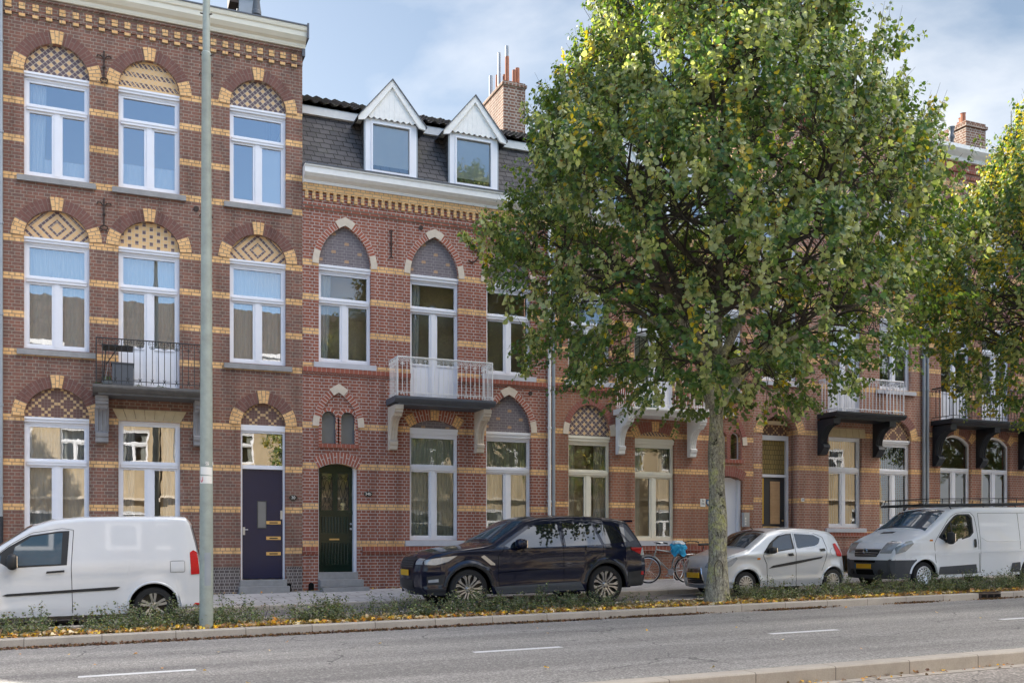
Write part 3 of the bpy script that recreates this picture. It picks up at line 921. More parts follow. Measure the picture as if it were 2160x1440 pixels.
def body(root, x0, x1, z1, depth=9, gable=None, wallmat='room', back='brickA', room=3.2):
    """side, rear walls, floors"""
    mb = MB()
    mb.box(x0 + .02, x0 + .3, .3, depth, -.6, z1 - .02); mb.box(x1 - .3, x1 - .02, .3, depth, -.6, z1 - .02); mb.box(x0 + .3, x1 - .3, depth - .3, depth, -.6, z1 - .02)
    if gable:
        for xa in (x0 + .02, x1 - .3):
            mb.prism_x([(.0, z1 - .02), (gable[0], gable[1]), (depth, z1 - .02)], xa, xa + .28)
    mb.build('side_walls', M[back], root)
    r = MB()
    r.box(x0 + .32, x1 - .32, room, room + .05, -.3, z1 - .1)
    for z in (.25, 4.65, 8.3):
        if z < z1 - 1: r.box(x0 + .32, x1 - .32, .32, room, z, z + .1)
    for f in (.36, .68): r.box(x0 + (x1 - x0) * f - .05, x0 + (x1 - x0) * f + .05, .4, room, -.3, z1 - .1)
    r.build('interior', M['room'], root)
# ------------------------------------------------------------------ house A : tall brown brick house
def cornice(root, x0, x1, prof, mat='creampaint', name='gutter_cornice'):
    mb = MB(); mb.prism_x(prof, x0, x1); return mb.build(name, M[mat], root)

def houseA(x0, x1, cols, label, full=True):
    rt = empty('townhouse', (x0, 0, 0), label, 'house', 'terraced houses along the street')
    dx = cols[0]
    wx = cols
    holes = []
    W = []   # (x0,x1,z0,zlintel,zt,crown,kind)
    for c in wx[:3]:
        W.append(('top', c - .635, c + .635, 8.97, 11.18, 10.44, 11.83))
        W.append(('mid', c - .635, c + .635, 5.31, 7.68, 6.79, 8.28))
    arcs = []
    for k, a, b, z0, zl, zt, cr in W:
        arc = arc_semi(a, b, zl, cr - zl); arcs.append(arc)
        zz = 4.58 if (k == 'mid' and abs((a + b) / 2 - wx[1]) < .1) else z0
        holes.append(opening(a, b, zz, arc))
    g1 = arc_semi(wx[0] - .63, wx[0] + .63, 3.87, .63)
    gd = arc_semi(wx[2] - .39 - .115, wx[2] + .62, 3.9, .52)
    dl, dr = wx[2] - .39 , wx[2] + .62
    gd = arc_semi(dl, dr, 3.9, .51)
    holes += [opening(wx[0] - .63, wx[0] + .63, 1.2, g1), opening(wx[1] - .635, wx[1] + .645, 1.2, z1=3.87), opening(dl, dr, .0, gd)]
    wall_mesh('wall', [(x0, -.6), (x0, 12.72), (x1, 12.72), (x1, -.6)], holes, M['brickA'], rt)
    body(rt, x0, x1, 12.7, 9, (4.5, 14.6), back='brickA')
    pm = {0: ('t_loz', 't_dia'), 1: ('t_zig', 't_col'), 2: ('t_loz', 't_dia')}
    cur = {('top', 0): 'lefthalf', ('top', 1): 'half', ('top', 2): 'rightscreen', ('mid', 0): 'full', ('mid', 1): 'full', ('mid', 2): 'full'}
    for i, (k, a, b, z0, zl, zt, cr) in enumerate(W):
        ci = i // 2
        isd = k == 'mid' and ci == 1
        window(rt, a, b, 4.62 if isd else z0, zl, zt, 'whitepaint', 'glassold', curtain=cur[(k, ci)], door=isd, sill=None if isd else (.13, .14, 'bluestone'))
        ring_set(rt, arcs[i], .25, 'ringA', spring=.27, key=.2)
        tymp(rt, arcs[i], pm[ci][0 if k == 'top' else 1])
    window(rt, wx[0] - .63, wx[0] + .63, 1.2, 3.87, 2.9, 'whitepaint', 'glassold', curtain='full', sill=(.1, .14, 'bluestone'))
    window(rt, wx[1] - .635, wx[1] + .645, 1.2, 3.87, 2.9, 'whitepaint', 'glassold', lintel=.0001, curtain='sides', sill=(.1, .14, 'bluestone'))
    ring_set(rt, g1, .24, 'ringA', spring=.27, key=.19); tymp(rt, g1, 't_cross')
    ring_set(rt, gd, .26, 'ringA', spring=.28, key=.2); tymp(rt, gd, 't_cross')
    # flat arch of cut stone above the second ground floor window
    mb = MB(); a, b = wx[1] - .77, wx[1] + .78
    for i in range(7):
        u0, u1 = i / 7, (i + 1) / 7
        la, lb = a + .13 + (b - a - .26) * u0, a + .13 + (b - a - .26) * u1
        ta, tb = a + (b - a) * u0 - .02 * (u0 - .5), a + (b - a) * u1
        mb.prism([(la + .004, 3.875), (ta + .004, 4.12), (tb - .004, 4.12), (lb - .004, 3.875)], -.03, 0)
    mb.build('stone_lintel', M['sandstone'], rt)
    # street door
    fr = MB(); fr.box(dl - .01, dl + .045, .1, .2, .35, 3.78); fr.box(dr - .045, dr + .01, .1, .2, .35, 3.78); fr.box(dl - .01, dr + .01, .06, .2, 3.78, 3.91); fr.box(dl + .045, dr - .045, .08, .2, 2.9, 2.99)
    fr.box(dl + .045, dr - .045, .1, .2, 3.73, 3.78)
    f = fr.build('door_frame', M['whitepaint'], rt)
    g = MB(); g.face([(dl, .15, 2.95), (dr, .15, 2.95), (dr, .15, 3.8), (dl, .15, 3.8)]); g.build('pane', M['glassold'], f, fixn=False)
    d = MB(); d.box(dl + .05, dr - .05, .13, .17, .37, 2.9); d = d.build('door', M['bluedoor'], rt, False); d['label'] = 'glossy navy blue flat door'
    q = MB(); q.box(dl + .38, dl + .40, .125, .13, 1.53, 2.17); q.box(dl + .58, dl + .6, .125, .13, 1.53, 2.17); q.box(dl + .4, dl + .58, .125, .13, 1.53, 1.55); q.box(dl + .4, dl + .58, .125, .13, 2.15, 2.17); q.build('window_frame', M['blackpaint'], d)
    q = MB(); q.face([(dl + .4, .127, 1.55), (dl + .58, .127, 1.55), (dl + .58, .127, 2.15), (dl + .4, .127, 2.15)]); q.build('window_pane', M['frost'], d, fixn=False)
    for z in (1.63, 1.27, .91):
        q = MB(); q.box(dr - .42, dr - .09, .118, .13, z, z + .075); q.m = 1; q.box(dr - .35, dr - .16, .114, .118, z + .02, z + .05); q.build('letter_slot', [M['brass'], M['signblack']], d)
    q = MB(); q.box(dl + .06, dl + .11, .12, .13, 1.38, 1.56); q.tube([(dl + .085, .13, 1.5), (dl + .085, .07, 1.5), (dl + .17, .07, 1.5)], .01, 6); q.build('handle', M['steel'], d)
    q = MB(); q.box(dr - .1, dr - .05, .1, .125, 1.75, 1.95); q.build('lock', M['steel'], d)
    s = MB(); s.box(dl - .02, dr + .02, -.08, .12, .2, .35); s.box(dl - .06, dr + .06, -.25, .1, -.1, .2); s.build('doorstep', M['bluestone'], rt)
    # sooty plinth courses
    pl = MB()
    for a, b in ((x0, dl - .02), (dr + .02, x1 - .005)):
        pl.box(a, b, -.025, 0, -.5, .62)
    pl.build('plinth', M['plinth'], rt)
    so = MB()
    for a, b in ((x0, dl - .02), (dr + .02, x1 - .005)): so.box(a, b, -.035, 0, .62, .64)
    so.build('plinth_ledge', M['plinth'], rt)
    q = MB(); q.prism(opening(x1 - .38, x1 - .26, 0.06, arc_semi(x1 - .38, x1 - .26, .2)), -.03, -.024); q.build('cellar_vent', M['darkvoid'], rt)
    # frieze: two rows of yellow header blocks between moulded courses
    fz = MB(); fz.m = 0
    fz.box(x0, x1, -.05, 0, 12.62, 12.72); fz.box(x0, x1, -.075, 0, 12.65, 12.69); fz.box(x0, x1, -.035, 0, 12.345, 12.405)
    fz.box(x0, x1, -.03, 0, 12.405, 12.62)
    fz.build('frieze', M['brickAplain'], rt)
    fy = MB(); n = int((x1 - x0) / .255)
    for i in range(n):
        xx = x0 + .1 + i * (x1 - x0 - .1) / n
        fy.box(xx, xx + .12, -.06, -.028, 12.495, 12.56); fy.box(xx, xx + .12, -.06, -.028, 12.42, 12.487)
        fy.box(xx, xx + .12, -.05, 0, 12.275, 12.34)
    fy.build('frieze_blocks', M['yellow'], rt)
    # gutter, roof
    cornice(rt, x0, x1 + .05, [(0, 12.72), (-.1, 12.72), (-.12, 12.76), (-.13, 12.8), (-.2, 12.84), (-.27, 12.92), (-.28, 13.02), (-.31, 13.04), (-.33, 13.1), (-.33, 13.13), (0, 13.13)])
    z = MB(); z.prism_x([(-.35, 13.13), (-.35, 13.16), (0, 13.16), (0, 13.13)], x0, x1 + .08); z.build('gutter_lining', M['lead'], rt)
    pantiles('roof', x0, x1 + .05, (-.12, 13.13), (4.5, 14.75), 'rooftile', rt, dx=.05)
    rr = MB(); rr.face([(x0, 4.5, 14.75), (x1, 4.5, 14.75), (x1, 9.2, 12.9), (x0, 9.2, 12.9)]); rr.build('rear_roof', M['rooftile'], rt)
    # side end of the cornice
    q = MB(); q.box(x1 + .05, x1 + .09, -.36, .1, 12.85, 13.2); q.box(x1 - .02, x1 + .05, -.1, .2, 12.55, 12.72); q.build('gutter_end', M['lead'], rt)
    for ax in ((wx[0] + wx[1]) / 2, (wx[1] + wx[2]) / 2 + .02):
        anchor(rt, ax, 11.17, 11.86); anchor(rt, ax, 7.97, 8.67)
    vent(rt, (wx[1] + wx[2]) / 2 - .19, 8.7)
    return rt

M['brickAplain'] = brick_mat('brown brick plain', (.275, .128, .09), (.15, .092, .076), (.27, .22, .17), rh=.0725, stain=.15, pale=.1)
GRP = 'terraced houses along the street'
A0, A1 = -1.97, 4.33
hA = houseA(A0, A1, [-.885, .97, 3.32], 'tall dark brown brick house with yellow bands, round arches and a navy blue street door')
balcony(hA, -.13, 2.12, 4.52, .78, 'darkstone', 'iron', 'greystone', (.0, 2.02), 3.36, style='black', step=.1235, th=.008, cw=.26, cd=.5, lab='grey stone balcony with black iron scroll railing')
# number plate 30
q = MB(); q.prism([(4.115 + .1 * math.cos(a), 2.25 + .062 * math.sin(a)) for a in [i * PI / 10 for i in range(20)]], -.02, 0); q = q.build('number_plate', M['signblack'], hA)
text_mesh('30', .095, (4.115, -.023, 2.25), M['signwhite'], q)
for x, zc in ((A0 + .0, 1.75),):
    downpipe(hA, x + .02, 1.75, 12.9, 'zinc'); downpipe(hA, x + .02, -.3, 1.75, 'blackpaint', r=.052)
# rooftop flues
q = MB(); q.box(3.0, 3.42, .9, 1.3, 12.9, 14.2); q.build('chimney', M['zinc'], hA)
q = MB(); q.box(2.86, 3.5, .82, 1.38, 14.2, 14.27); q.box(2.78, 2.98, .85, 1.3, 13.98, 14.22); q.box(3.05, 3.38, .95, 1.25, 14.27, 14.6); q.build('chimney_cap', M['rustiron'], hA)
q = MB(); q.lathe([(.085, 12.9), (.085, 13.6), (.11, 13.62), (.11, 13.7), (.095, 13.72), (.1, 13.74), (.06, 14.05), (.07, 14.07), (.07, 14.12), (0, 14.14)], (3.36, .55, 0), 'z', 16); q.build('flue_pipe', M['pvc'], hA, smooth=True)
q = MB(); q.tube([(2.98, .6, 13.1), (2.98, .6, 13.6)], .012, 5); q.lathe([(0, 0), (.04, 0), (.04, .12), (0, .12)], (2.98, .6, 13.38), 'z', 8); q.build('roof_bracket', M['rustiron'], hA)

# neighbour beyond the left edge
hZ = houseA(-8.3, -2.02, [-7.2, -5.35, -3.1], 'brown brick house at the far left, beyond the grey downpipe')

# ------------------------------------------------------------------ houses B and C : gothic pair under a mansard
def houseBC(x0, x1, mirror, label, brick, ring, door, tympmat, stonem, redm):
    rt = empty('townhouse', (x0, 0, 0), label, 'house', GRP)
    def X(a):  # feature x offset from the door side
        return x1 - a if mirror else x0 + a
    def span(a, b):
        p, q = X(a), X(b); return (min(p, q), max(p, q))
    w1, w2, w3 = (.38, 1.64), (2.62, 3.88), (4.62, 5.86)
    holes = []; up = []
    for s in (w1, w2, w3):
        a, b = span(*s); arc = arc_gothic(a, b, 7.78, 8.74); up.append((a, b, arc))
        holes.append(opening(a, b, 4.68 if s is w2 else 5.46, arc))
    g1 = span(2.61, 3.87); g2 = span(4.61, 5.86)
    ag1 = arc_seg(g1[0], g1[1], 4.02, .2)
    ag2 = arc_gothic(g2[0], g2[1], 4.02, 4.97) if not mirror else arc_semi(g2[0], g2[1], 4.04, .8)
    holes += [opening(g1[0], g1[1], 1.26, ag1), opening(g2[0], g2[1], 1.26, ag2)]
    tw = [span(.45, .79), span(.91, 1.25)]
    for a, b in tw: holes.append(opening(a, b, 3.55, arc_semi(a, b, 4.14)))
    d = span(.37, 1.31); ad = arc_seg(d[0], d[1], 2.95, .13)
    holes.append(opening(d[0], d[1], .0, ad))
    cel = span(4.0, 4.75)
    if mirror: ce = arc_seg(cel[0] - .2, cel[0] + .6, .62, .12); holes.append(opening(cel[0] - .2, cel[0] + .6, .28, ce))
    wall_mesh('wall', [(x0, -.6), (x0, 9.66), (x1, 9.66), (x1, -.6)], holes, M[brick], rt)
    body(rt, x0, x1, 9.7, 9, None, back=brick, room=.95)
    cols = {0: ('left', 'whitepaint'), 1: ('left', 'whitepaint'), 2: (None, 'whitepaint')}
    for i, (a, b, arc) in enumerate(up):
        dr = i == 1
        window(rt, a, b, 4.68 if dr else 5.46, 7.78, 6.93, 'whitepaint', 'glass', curtain=cols[i][0], cm='curtain', door=dr, lintel=.12, thin=True)
        ring_set(rt, arc, .15, ring, spring=.3, key=.34, stones=True)
        tymp(rt, arc, tympmat)
        if not dr:
            s = MB(); s.box(a - .12, b + .12, -.06, .1, 5.33, 5.455); s.build('window_ledge', M['lightsill'], rt)
    for j, ((a, b), ar) in enumerate(((g1, ag1), (g2, ag2))):
        window(rt, a, b, 1.26, 4.02, 3.04, 'creampaint' if mirror else 'whitepaint', 'glass', curtain='full' if not mirror else 'sides', cm='greencurtain' if not mirror else 'curtain', lintel=.14, thin=True)
        s = MB(); s.box(a - .12, b + .14, -.07, .1, 1.12, 1.255); s.build('window_ledge', M['lightsill'], rt)
    tymp(rt, ag2, tympmat if not mirror else 't_loz')
    ring_set(rt, ag2, .16, ring, spring=.28, key=.32 if not mirror else None, stones=True)
    tymp(rt, ag1, tympmat if not mirror else 't_zig')
    # segmental arch with yellow voussoirs over the middle ground floor window
    L = plen(ag1); k = .19 / L
    seg = [(0, k * 1.1, 1), (k * 1.1, .5 - k / 2, 0), (.5 - k / 2, .5 + k / 2, 1), (.5 + k / 2, 1 - k * 1.1, 0), (1 - k * 1.1, 1, 1)]
    for f0, f1, yy in seg:
        m = MB(); m.band(sub(ag1, f0, f1), .27, -.018 if yy else -.012, 0); m.build('arch', M['ringY' if yy else ring], rt)
    # twin lancets under one arch
    for a, b in tw:
        ar = arc_semi(a, b, 4.14)
        f = MB(); f.band([(a, 3.55), (a, 4.14)] + ar[1:-1] + [(b, 4.14), (b, 3.55)], -.02, .1, .14); f.box(a, b, .1, .14, 3.55, 3.57)
        f = f.build('small_window', M['whitepaint'] if mirror else M['lead'], rt)
        g = MB(); g.face([(x, .12, z) for x, z in opening(a, b, 3.55, ar)]); g.build('pane', M['frost' if not mirror else 'glass'], f, fixn=False)
        m = MB(); m.band([(a, 3.55), (a, 3.8), (a, 4.14)] + ar[1:-1] + [(b, 4.14), (b, 3.8), (b, 3.55)], .075 if not mirror else .06, -.012, 0); m.build('arch', M[ring], rt)
    o = span(.38, 1.32)
    m = MB(); m.box(o[0] - .02, o[1] + .02, -.03, 0, 3.45, 3.54); m.build('window_ledge', M['redtrim'], rt)
    ga = arc_gothic(o[0], o[1], 3.95, 4.76); ring_set(rt, ga, .15, ring, y=-.03, spring=.22, key=.28, stones=True)
    # door arch
    m = MB(); m.band(ad, .26, -.015, 0); m.build('arch', M[ring], rt)
    # front door, leaf between d[0] and d[1]
    a, b = d
    jm = MB(); jm.box(b - .07, b + .01, .1, .3, .5, 3.02); jm.box(a - .01, a + .03, .1, .3, .5, 3.02); jm.build('door_frame', M['whitepaint'], rt)
    y = .24
    if door == 'green':
        dm = MB(); A, B = a + .02, b - .06; w = B - A; mid = (A + B) / 2
        dm.box(A, B, y, y + .05, .5, 1.98); dm.box(A, A + .1, y, y + .05, 1.98, 3.06); dm.box(B - .1, B, y, y + .05, 1.98, 3.06); dm.box(mid - .06, mid + .06, y, y + .05, 1.98, 3.06)
        dm.box(A + .1, mid - .06, y, y + .05, 2.86, 3.06); dm.box(mid + .06, B - .1, y, y + .05, 2.86, 3.06)
        dm.box(A - .01, B, y - .03, y, 1.88, 1.96); dm.box(A, B, y - .015, y, 1.3, 1.36)
        for z0_, z1_ in ((1.43, 1.82), (.68, 1.2)):
            dm.box(A + .06, B - .06, y - .018, y, z1_, z1_ + .035); dm.box(A + .06, B - .06, y - .018, y, z0_ - .035, z0_)
            k = 9
            for i in range(k):
                xx = A + .09 + (w - .18) * (i + .5) / k
                dm.tube([(xx, y, z0_), (xx, y, z1_)], .024, 8)
        dd = dm.build('door', M['greendoor'], rt); dd['label'] = 'dark green panelled door with iron grilles'
        for s0, s1 in ((A + .1, mid - .06), (mid + .06, B - .1)):
            g = MB(); g.face([(s0, y + .03, 1.98), (s1, y + .03, 1.98), (s1, y + .03, 2.9), (s0, y + .03, 2.9)]); g.build('pane', M['glass'], dd, fixn=False)
            r = MB(); c = (s0 + s1) / 2; ww = (s1 - s0) / 2
            r.tube([(s0 + .01, y - .01, 1.99), (s1 - .01, y - .01, 1.99), (s1 - .01, y - .01, 2.85), (s0 + .01, y - .01, 2.85)], .007, 4, closed=True)
            for sg in (-1, 1):
                scroll(r, (c + sg * ww * .5, 2.76), ww * .42, y - .012, sgn=sg, start=0 if sg < 0 else PI, th=.006)
                scroll(r, (c + sg * ww * .72, 2.5), ww * .26, y - .012, sgn=sg, start=PI / 2, th=.005)
                scroll(r, (c + sg * ww * .4, 2.25), ww * .28, y - .012, sgn=-sg, start=0, th=.005)
                scroll(r, (c + sg * ww * .5, 2.05), ww * .38, y - .012, sgn=-sg, start=-PI / 2, th=.006)
                r.tube([(c + sg * ww * .1, y - .012, 2.7), (c + sg * ww * .75, y - .012, 2.4), (c + sg * ww * .15, y - .012, 2.15)], .006, 4)
                r.tube([(c + sg * ww * .85, y - .012, 2.75), (c + sg * ww * .05, y - .012, 2.3), (c + sg * ww * .8, y - .012, 2.05)], .006, 4)
            r.build('door_grille', M['iron'], dd, fixn=False)
        q = MB(); q.box(mid - .14, mid + .1, y - .012, y, 1.265, 1.3); q.build('letter_slot', M['brass'], dd)
        q = MB(); q.lathe([(0, -.05), (.025, -.045), (.025, 0)], (B - .05, y, 1.53), 'y', 10); q.lathe([(0, -.05), (.022, -.04), (.022, 0)], (B - .05, y, 1.65), 'y', 10); q.build('handle', M['steel'], dd)
    else:
        dm = MB(); dm.box(a + .03, b - .07, y, y + .05, .5, 3.05)
        for z0_, z1_ in ((.7, 1.5), (1.65, 2.8)): dm.box(a + .15, b - .2, y - .015, y, z0_, z1_)
        dd = dm.build('door', M['whitepaint'], rt)
        q = MB(); q.lathe([(0, -.05), (.025, -.045), (.025, 0)], (a + .1, y, 1.5), 'y', 10); q.build('handle', M['steel'], dd)
    st = MB(); st.box(a - .01, b + .01, -.02, .3, .3, .5); st.box(a - .01, b + .08, -.3, 0, .17, .33); st.box(a - .01, b + .14, -.6, 0, -.2, .16); st.build('doorstep', M['bluestone'], rt)
    # moulded red courses
    for p, q_ in ((x0, d[0] - .02), (d[1] + .12, x1)):
        if q_ - p > .05: t = MB(); t.box(p, q_, -.06, 0, .99, 1.11); t.box(p, q_, -.03, 0, .93, .99); t.build('moulded_course', M['redtrim'], rt)
    bal = span(2.62, 3.88)
    for p, q_ in ((x0, bal[0]), (bal[1], x1)):
        t = MB(); t.box(p, q_, -.055, 0, 5.22, 5.33); t.box(p, q_, -.028, 0, 5.17, 5.22); t.build('moulded_course', M['redtrim'], rt)
    # frieze
    f = MB(); f.box(x0, x1, -.03, 0, 9.05, 9.12); f.box(x0, x1, -.05, 0, 9.12, 9.2); f.box(x0, x1, -.02, 0, 9.2, 9.42); f.build('frieze', M[brick + 'plain'], rt)
    f = MB(); f.box(x0, x1, -.075, 0, 9.45, 9.62)
    n = int((x1 - x0) / .167)
    for i in range(n):
        xx = x0 + .05 + i * (x1 - x0 - .05) / n
        f.box(xx, xx + .075, -.07, 0, 9.27, 9.45)
    f.build('frieze_blocks', M['yellow'], rt)
    cornice(rt, x0, x1, [(0, 9.62), (-.1, 9.62), (-.12, 9.68), (-.22, 9.74), (-.28, 9.8), (-.28, 9.93), (-.31, 9.95), (-.31, 9.985), (0, 9.985)], 'dullwhite')
    z = MB(); z.prism_x([(-.33, 9.985), (-.33, 10.015), (.05, 10.06), (.05, 9.985)], x0, x1); z.build('gutter_lining', M['lead'], rt)
    # mansard
    m = MB(); m.prism_x([(.04, 10.0), (.7, 11.55), (1.1, 11.55), (1.1, 10.0)], x0 + .02, x1 - .02); mans = m.build('mansard_roof', M['slate'], rt)
    m = MB(); m.prism_x([(.6, 11.53), (.58, 11.7), (.64, 11.75), (1.0, 11.75), (1.0, 11.53)], x0 + .02, x1 - .02); m.build('eaves_board', M['dullwhite'], rt)
    pantiles('upper_roof', x0 + .02, x1 - .02, (.5, 11.76), (2.4, 12.75), 'rooftile', rt, wave=.24, row=.26, dx=.035)
    m = MB(); m.prism_x([(2.4, 12.74), (.7, 11.7), (7, 11.0)], x0 + .05, x1 - .05); m.build('rear_roof', M['rooftile'], rt)
    for s in ((1.53, 2.81), (3.68, 4.96)):
        a, b = span(*s); c = (a + b) / 2; w = (b - a) / 2
        y = .1
        m = MB()
        m.box(a, a + .18, y, y + .1, 10.07, 11.46); m.box(b - .18, b, y, y + .1, 10.07, 11.46); m.box(a + .18, b - .18, y, y + .1, 11.34, 11.46); m.box(a - .03, b + .03, y - .04, y + .1, 10.02, 10.15)
        m.box(a + .18, b - .18, y, y + .1, 10.15, 10.22)
        for p, q_ in ((a + .14, a + .18), (b - .18, b - .14)): m.box(p, q_, y - .02, y, 10.15, 11.38)
        m.box(a + .18, b - .18, y - .02, y, 11.34, 11.38); m.box(a + .18, b - .18, y - .02, y, 10.18, 10.22)
        dm = m.build('dormer', M['whitepaint'], rt)
        # gable board with saw-tooth lower edge
        g = MB(); nt = 8; pts = []
        for i in range(nt * 2 + 1):
            pts.append((a + .05 + (b - a - .1) * i / (nt * 2), 11.43 + (.0 if i % 2 else .05)))
        g.prism(pts + [(c, 12.3)], y - .07, y - .03)
        for i in range(1, 9):
            xx = a + .08 + (b - a - .16) * i / 9; hh = 12.2 - abs(xx - c) / w * .78
            if hh > 11.55: g.box(xx - .004, xx + .004, y - .074, y - .07, 11.5, hh)
        g.build('gable_board', M['dullwhite'], dm)
        # barge boards
        bb = MB(); e = .2
        for sg in (-1, 1):
            xo = c + sg * (w + e)
            bb.prism([(xo, 11.33), (xo, 11.42), (c, 12.42), (c, 12.25), (c + sg * (w + .04), 11.36)][::sg], y - .12, y - .06)
        bb.build('barge_board', M['dullwhite'], dm)
        rf = MB()
        for sg in (-1, 1):
            xo = c + sg * (w + e + .03)
            rf.face([(xo, y - .15, 11.41), (c, y - .15, 12.45), (c, 1.9, 12.45), (xo, 1.9, 11.41)]); rf.face([(xo, y - .15, 11.38), (c, y - .15, 12.42), (c, 1.9, 12.42), (xo, 1.9, 11.38)])
            rf.face([(xo, y - .15, 11.41), (c, y - .15, 12.45), (c, y - .15, 12.42), (xo, y - .15, 11.38)]); rf.face([(xo, y - .15, 11.41), (xo, 1.9, 11.41), (xo, 1.9, 11.38), (xo, y - .15, 11.38)])
        rf.build('dormer_roof', M['lead'], dm)
        for p, q_ in ((a + .005, a + .06), (b - .06, b - .005)):
            ck = MB(); ck.box(p, q_, y + .1, 1.2, 10.1, 11.5); ck.build('dormer_cheek', M['slate'], dm)
        for p, q_ in ((a - .035, a - .002), (b + .002, b + .035)):
            ck = MB(); ck.box(p, q_, y + .01, y + .05, 10.15, 11.42); ck.build('flashing', M['zinc'], dm)
        p = MB(); p.face([(a + .18, y + .05, 10.2), (b - .18, y + .05, 10.2), (b - .18, y + .05, 11.36), (a + .18, y + .05, 11.36)]); p.build('pane', M['glass'], dm, fixn=False)
        cu = MB(); cu.box(a + .1, b - .1, y + .1, y + .11, 10.1, 11.45); cu.build('curtain', M['curtain'], dm)
    return rt

def plain(k, **kw):
    pass
M['brickBplain'] = brick_mat('red brick plain', (.4, .128, .078), (.25, .088, .062), (.43, .37, .32), rh=.0735, stain=.1, ms=.011, dark=.3)
M['brickCplain'] = brick_mat('russet brick plain', (.38, .16, .096), (.27, .12, .082), (.32, .265, .21), rh=.0735, stain=.12, ms=.008)
M['ringC'] = brick_mat('russet arch brick', (.32, .115, .085), (.25, .1, .075), (.27, .2, .17), rh=.08, bw=.3, uv=True, ms=.006, stain=0, squash=1)
hB = houseBC(4.335, 10.73, False, 'red brick house with two white gabled dormers, pointed arches and a green door', 'brickB', 'ringB', 'green', 'greytymp', 'stone', 'redtrim')
balcony(hB, 6.4, 8.84, 4.66, .78, 'lead', 'dullwhite', 'stone', (6.49, 8.73), 3.44, h=.93, step=.115, th=.008, style='white', lab='balcony with white scrolled iron railing on limestone brackets')
hC = houseBC(10.735, 17.12, True, 'russet brick house behind the big tree, with a white door and white bracketed balcony', 'brickC', 'ringC', 'white', 't_loz', 'stone', 'redtrim')
balcony(hC, 12.64, 15.1, 4.74, .78, 'dullwhite', 'dullwhite', 'dullwhite', (12.76, 15.0), 3.55, h=.95, step=.115, th=.008, style='white', lab='weathered white balcony partly behind the tree')
anchor(hB, 6.47, 8.12, 8.76, 'I'); anchor(hB, 8.62, 8.24, 8.81, '9'); anchor(hC, 12.85, 8.24, 8.81, '0')
vent(hB, 7.23, 9.05 - .12, .055); vent(hB, 10.17, 5.12 - .08, .055)
q = MB(); q.prism([(5.9 + .105 * math.cos(a), 2.37 + .065 * math.sin(a)) for a in [i * PI / 10 for i in range(20)]], -.02, 0); q = q.build('number_plate', M['signblack'], hB)
text_mesh('34b', .1, (5.9, -.023, 2.37), M['signwhite'], q)
q = MB(); q.box(15.33, 15.49, -.02, 0, 2.2, 2.42); q = q.build('number_plate', M['signwhite'], hC)
text_mesh('32\n32c', .085, (15.41, -.023, 2.325), M['signblack'], q)
q = MB(); q.prism([(15.53, 2.4), (15.63, 2.4), (15.63, 2.3), (15.58, 2.22), (15.53, 2.3)][::-1], -.02, 0); q.m = 1; q.box(15.56, 15.6, -.022, -.02, 2.28, 2.36); q.build('monument_shield', [M['blue'], M['signwhite']], hC)
q = MB(); q.box(16.72, 16.9, -.12, 0, 1.65, 2.05); q.m = 1
for z in (1.7, 1.78, 1.86): q.box(16.74, 16.79, -.124, -.12, z, z + .05)
q.build('intercom', [M['steel'], M['signwhite']], hC)
for x in (10.68, 10.8): downpipe(hB, x, 1.85, 9.7, 'dullwhite' if x < 10.7 else 'zinc', r=.043); downpipe(hB, x, -.3, 1.85, 'rustiron', r=.035)
q = MB(); q.prism(opening(4.47, 4.6, .08, arc_semi(4.47, 4.6, .2)), -.012, -.004); q.build('cellar_vent', M['darkvoid'], hB)

# chimney on the party wall of B and C
q = MB(); q.box(10.44, 11.12, 2.5, 4.1, 12.0, 14.25); q.box(10.4, 11.16, 2.46, 4.14, 14.12, 14.2)
ch = q.build('chimney', M['chimney'], hB)
for x, y, z1, r, m in ((10.62, 3.9, 15.0, .055, 'zinc'), (10.66, 2.75, 15.05, .06, 'terracotta'), (10.78, 3.2, 14.75, .07, 'terracotta'), (10.86, 2.7, 14.68, .06, 'terracotta'), (10.98, 2.75, 14.78, .065, 'terracotta'), (10.52, 3.0, 15.25, .045, 'zinc'), (10.6, 3.3, 14.75, .07, 'terracotta')):
    q = MB(); q.lathe([(r, 14.2), (r * .95, z1), (r * .75, z1), (r * .75, 14.4)], (x, y, 0), 'z', 12); q.build('chimney_pot', M[m], ch, smooth=True)
q = MB(); q.tube([(10.66, 2.75, 14.2), (10.66, 2.75, 15.35)], .05, 10); q.build('flue_pipe', M['zinc'], ch, smooth=True)
q = MB(); q.box(10.36, 11.2, 2.4, 4.2, 12.6, 12.78); q.build('flashing', M['zinc'], ch)
for x in (8.9, 9.2, 9.45):
    q = MB(); q.lathe([(.09, 12.6), (.085, 13.62), (.06, 13.62)], (x + .9, 4.6, 0), 'z', 12); q.build('chimney_pot', M['terracotta'], hB, smooth=True)

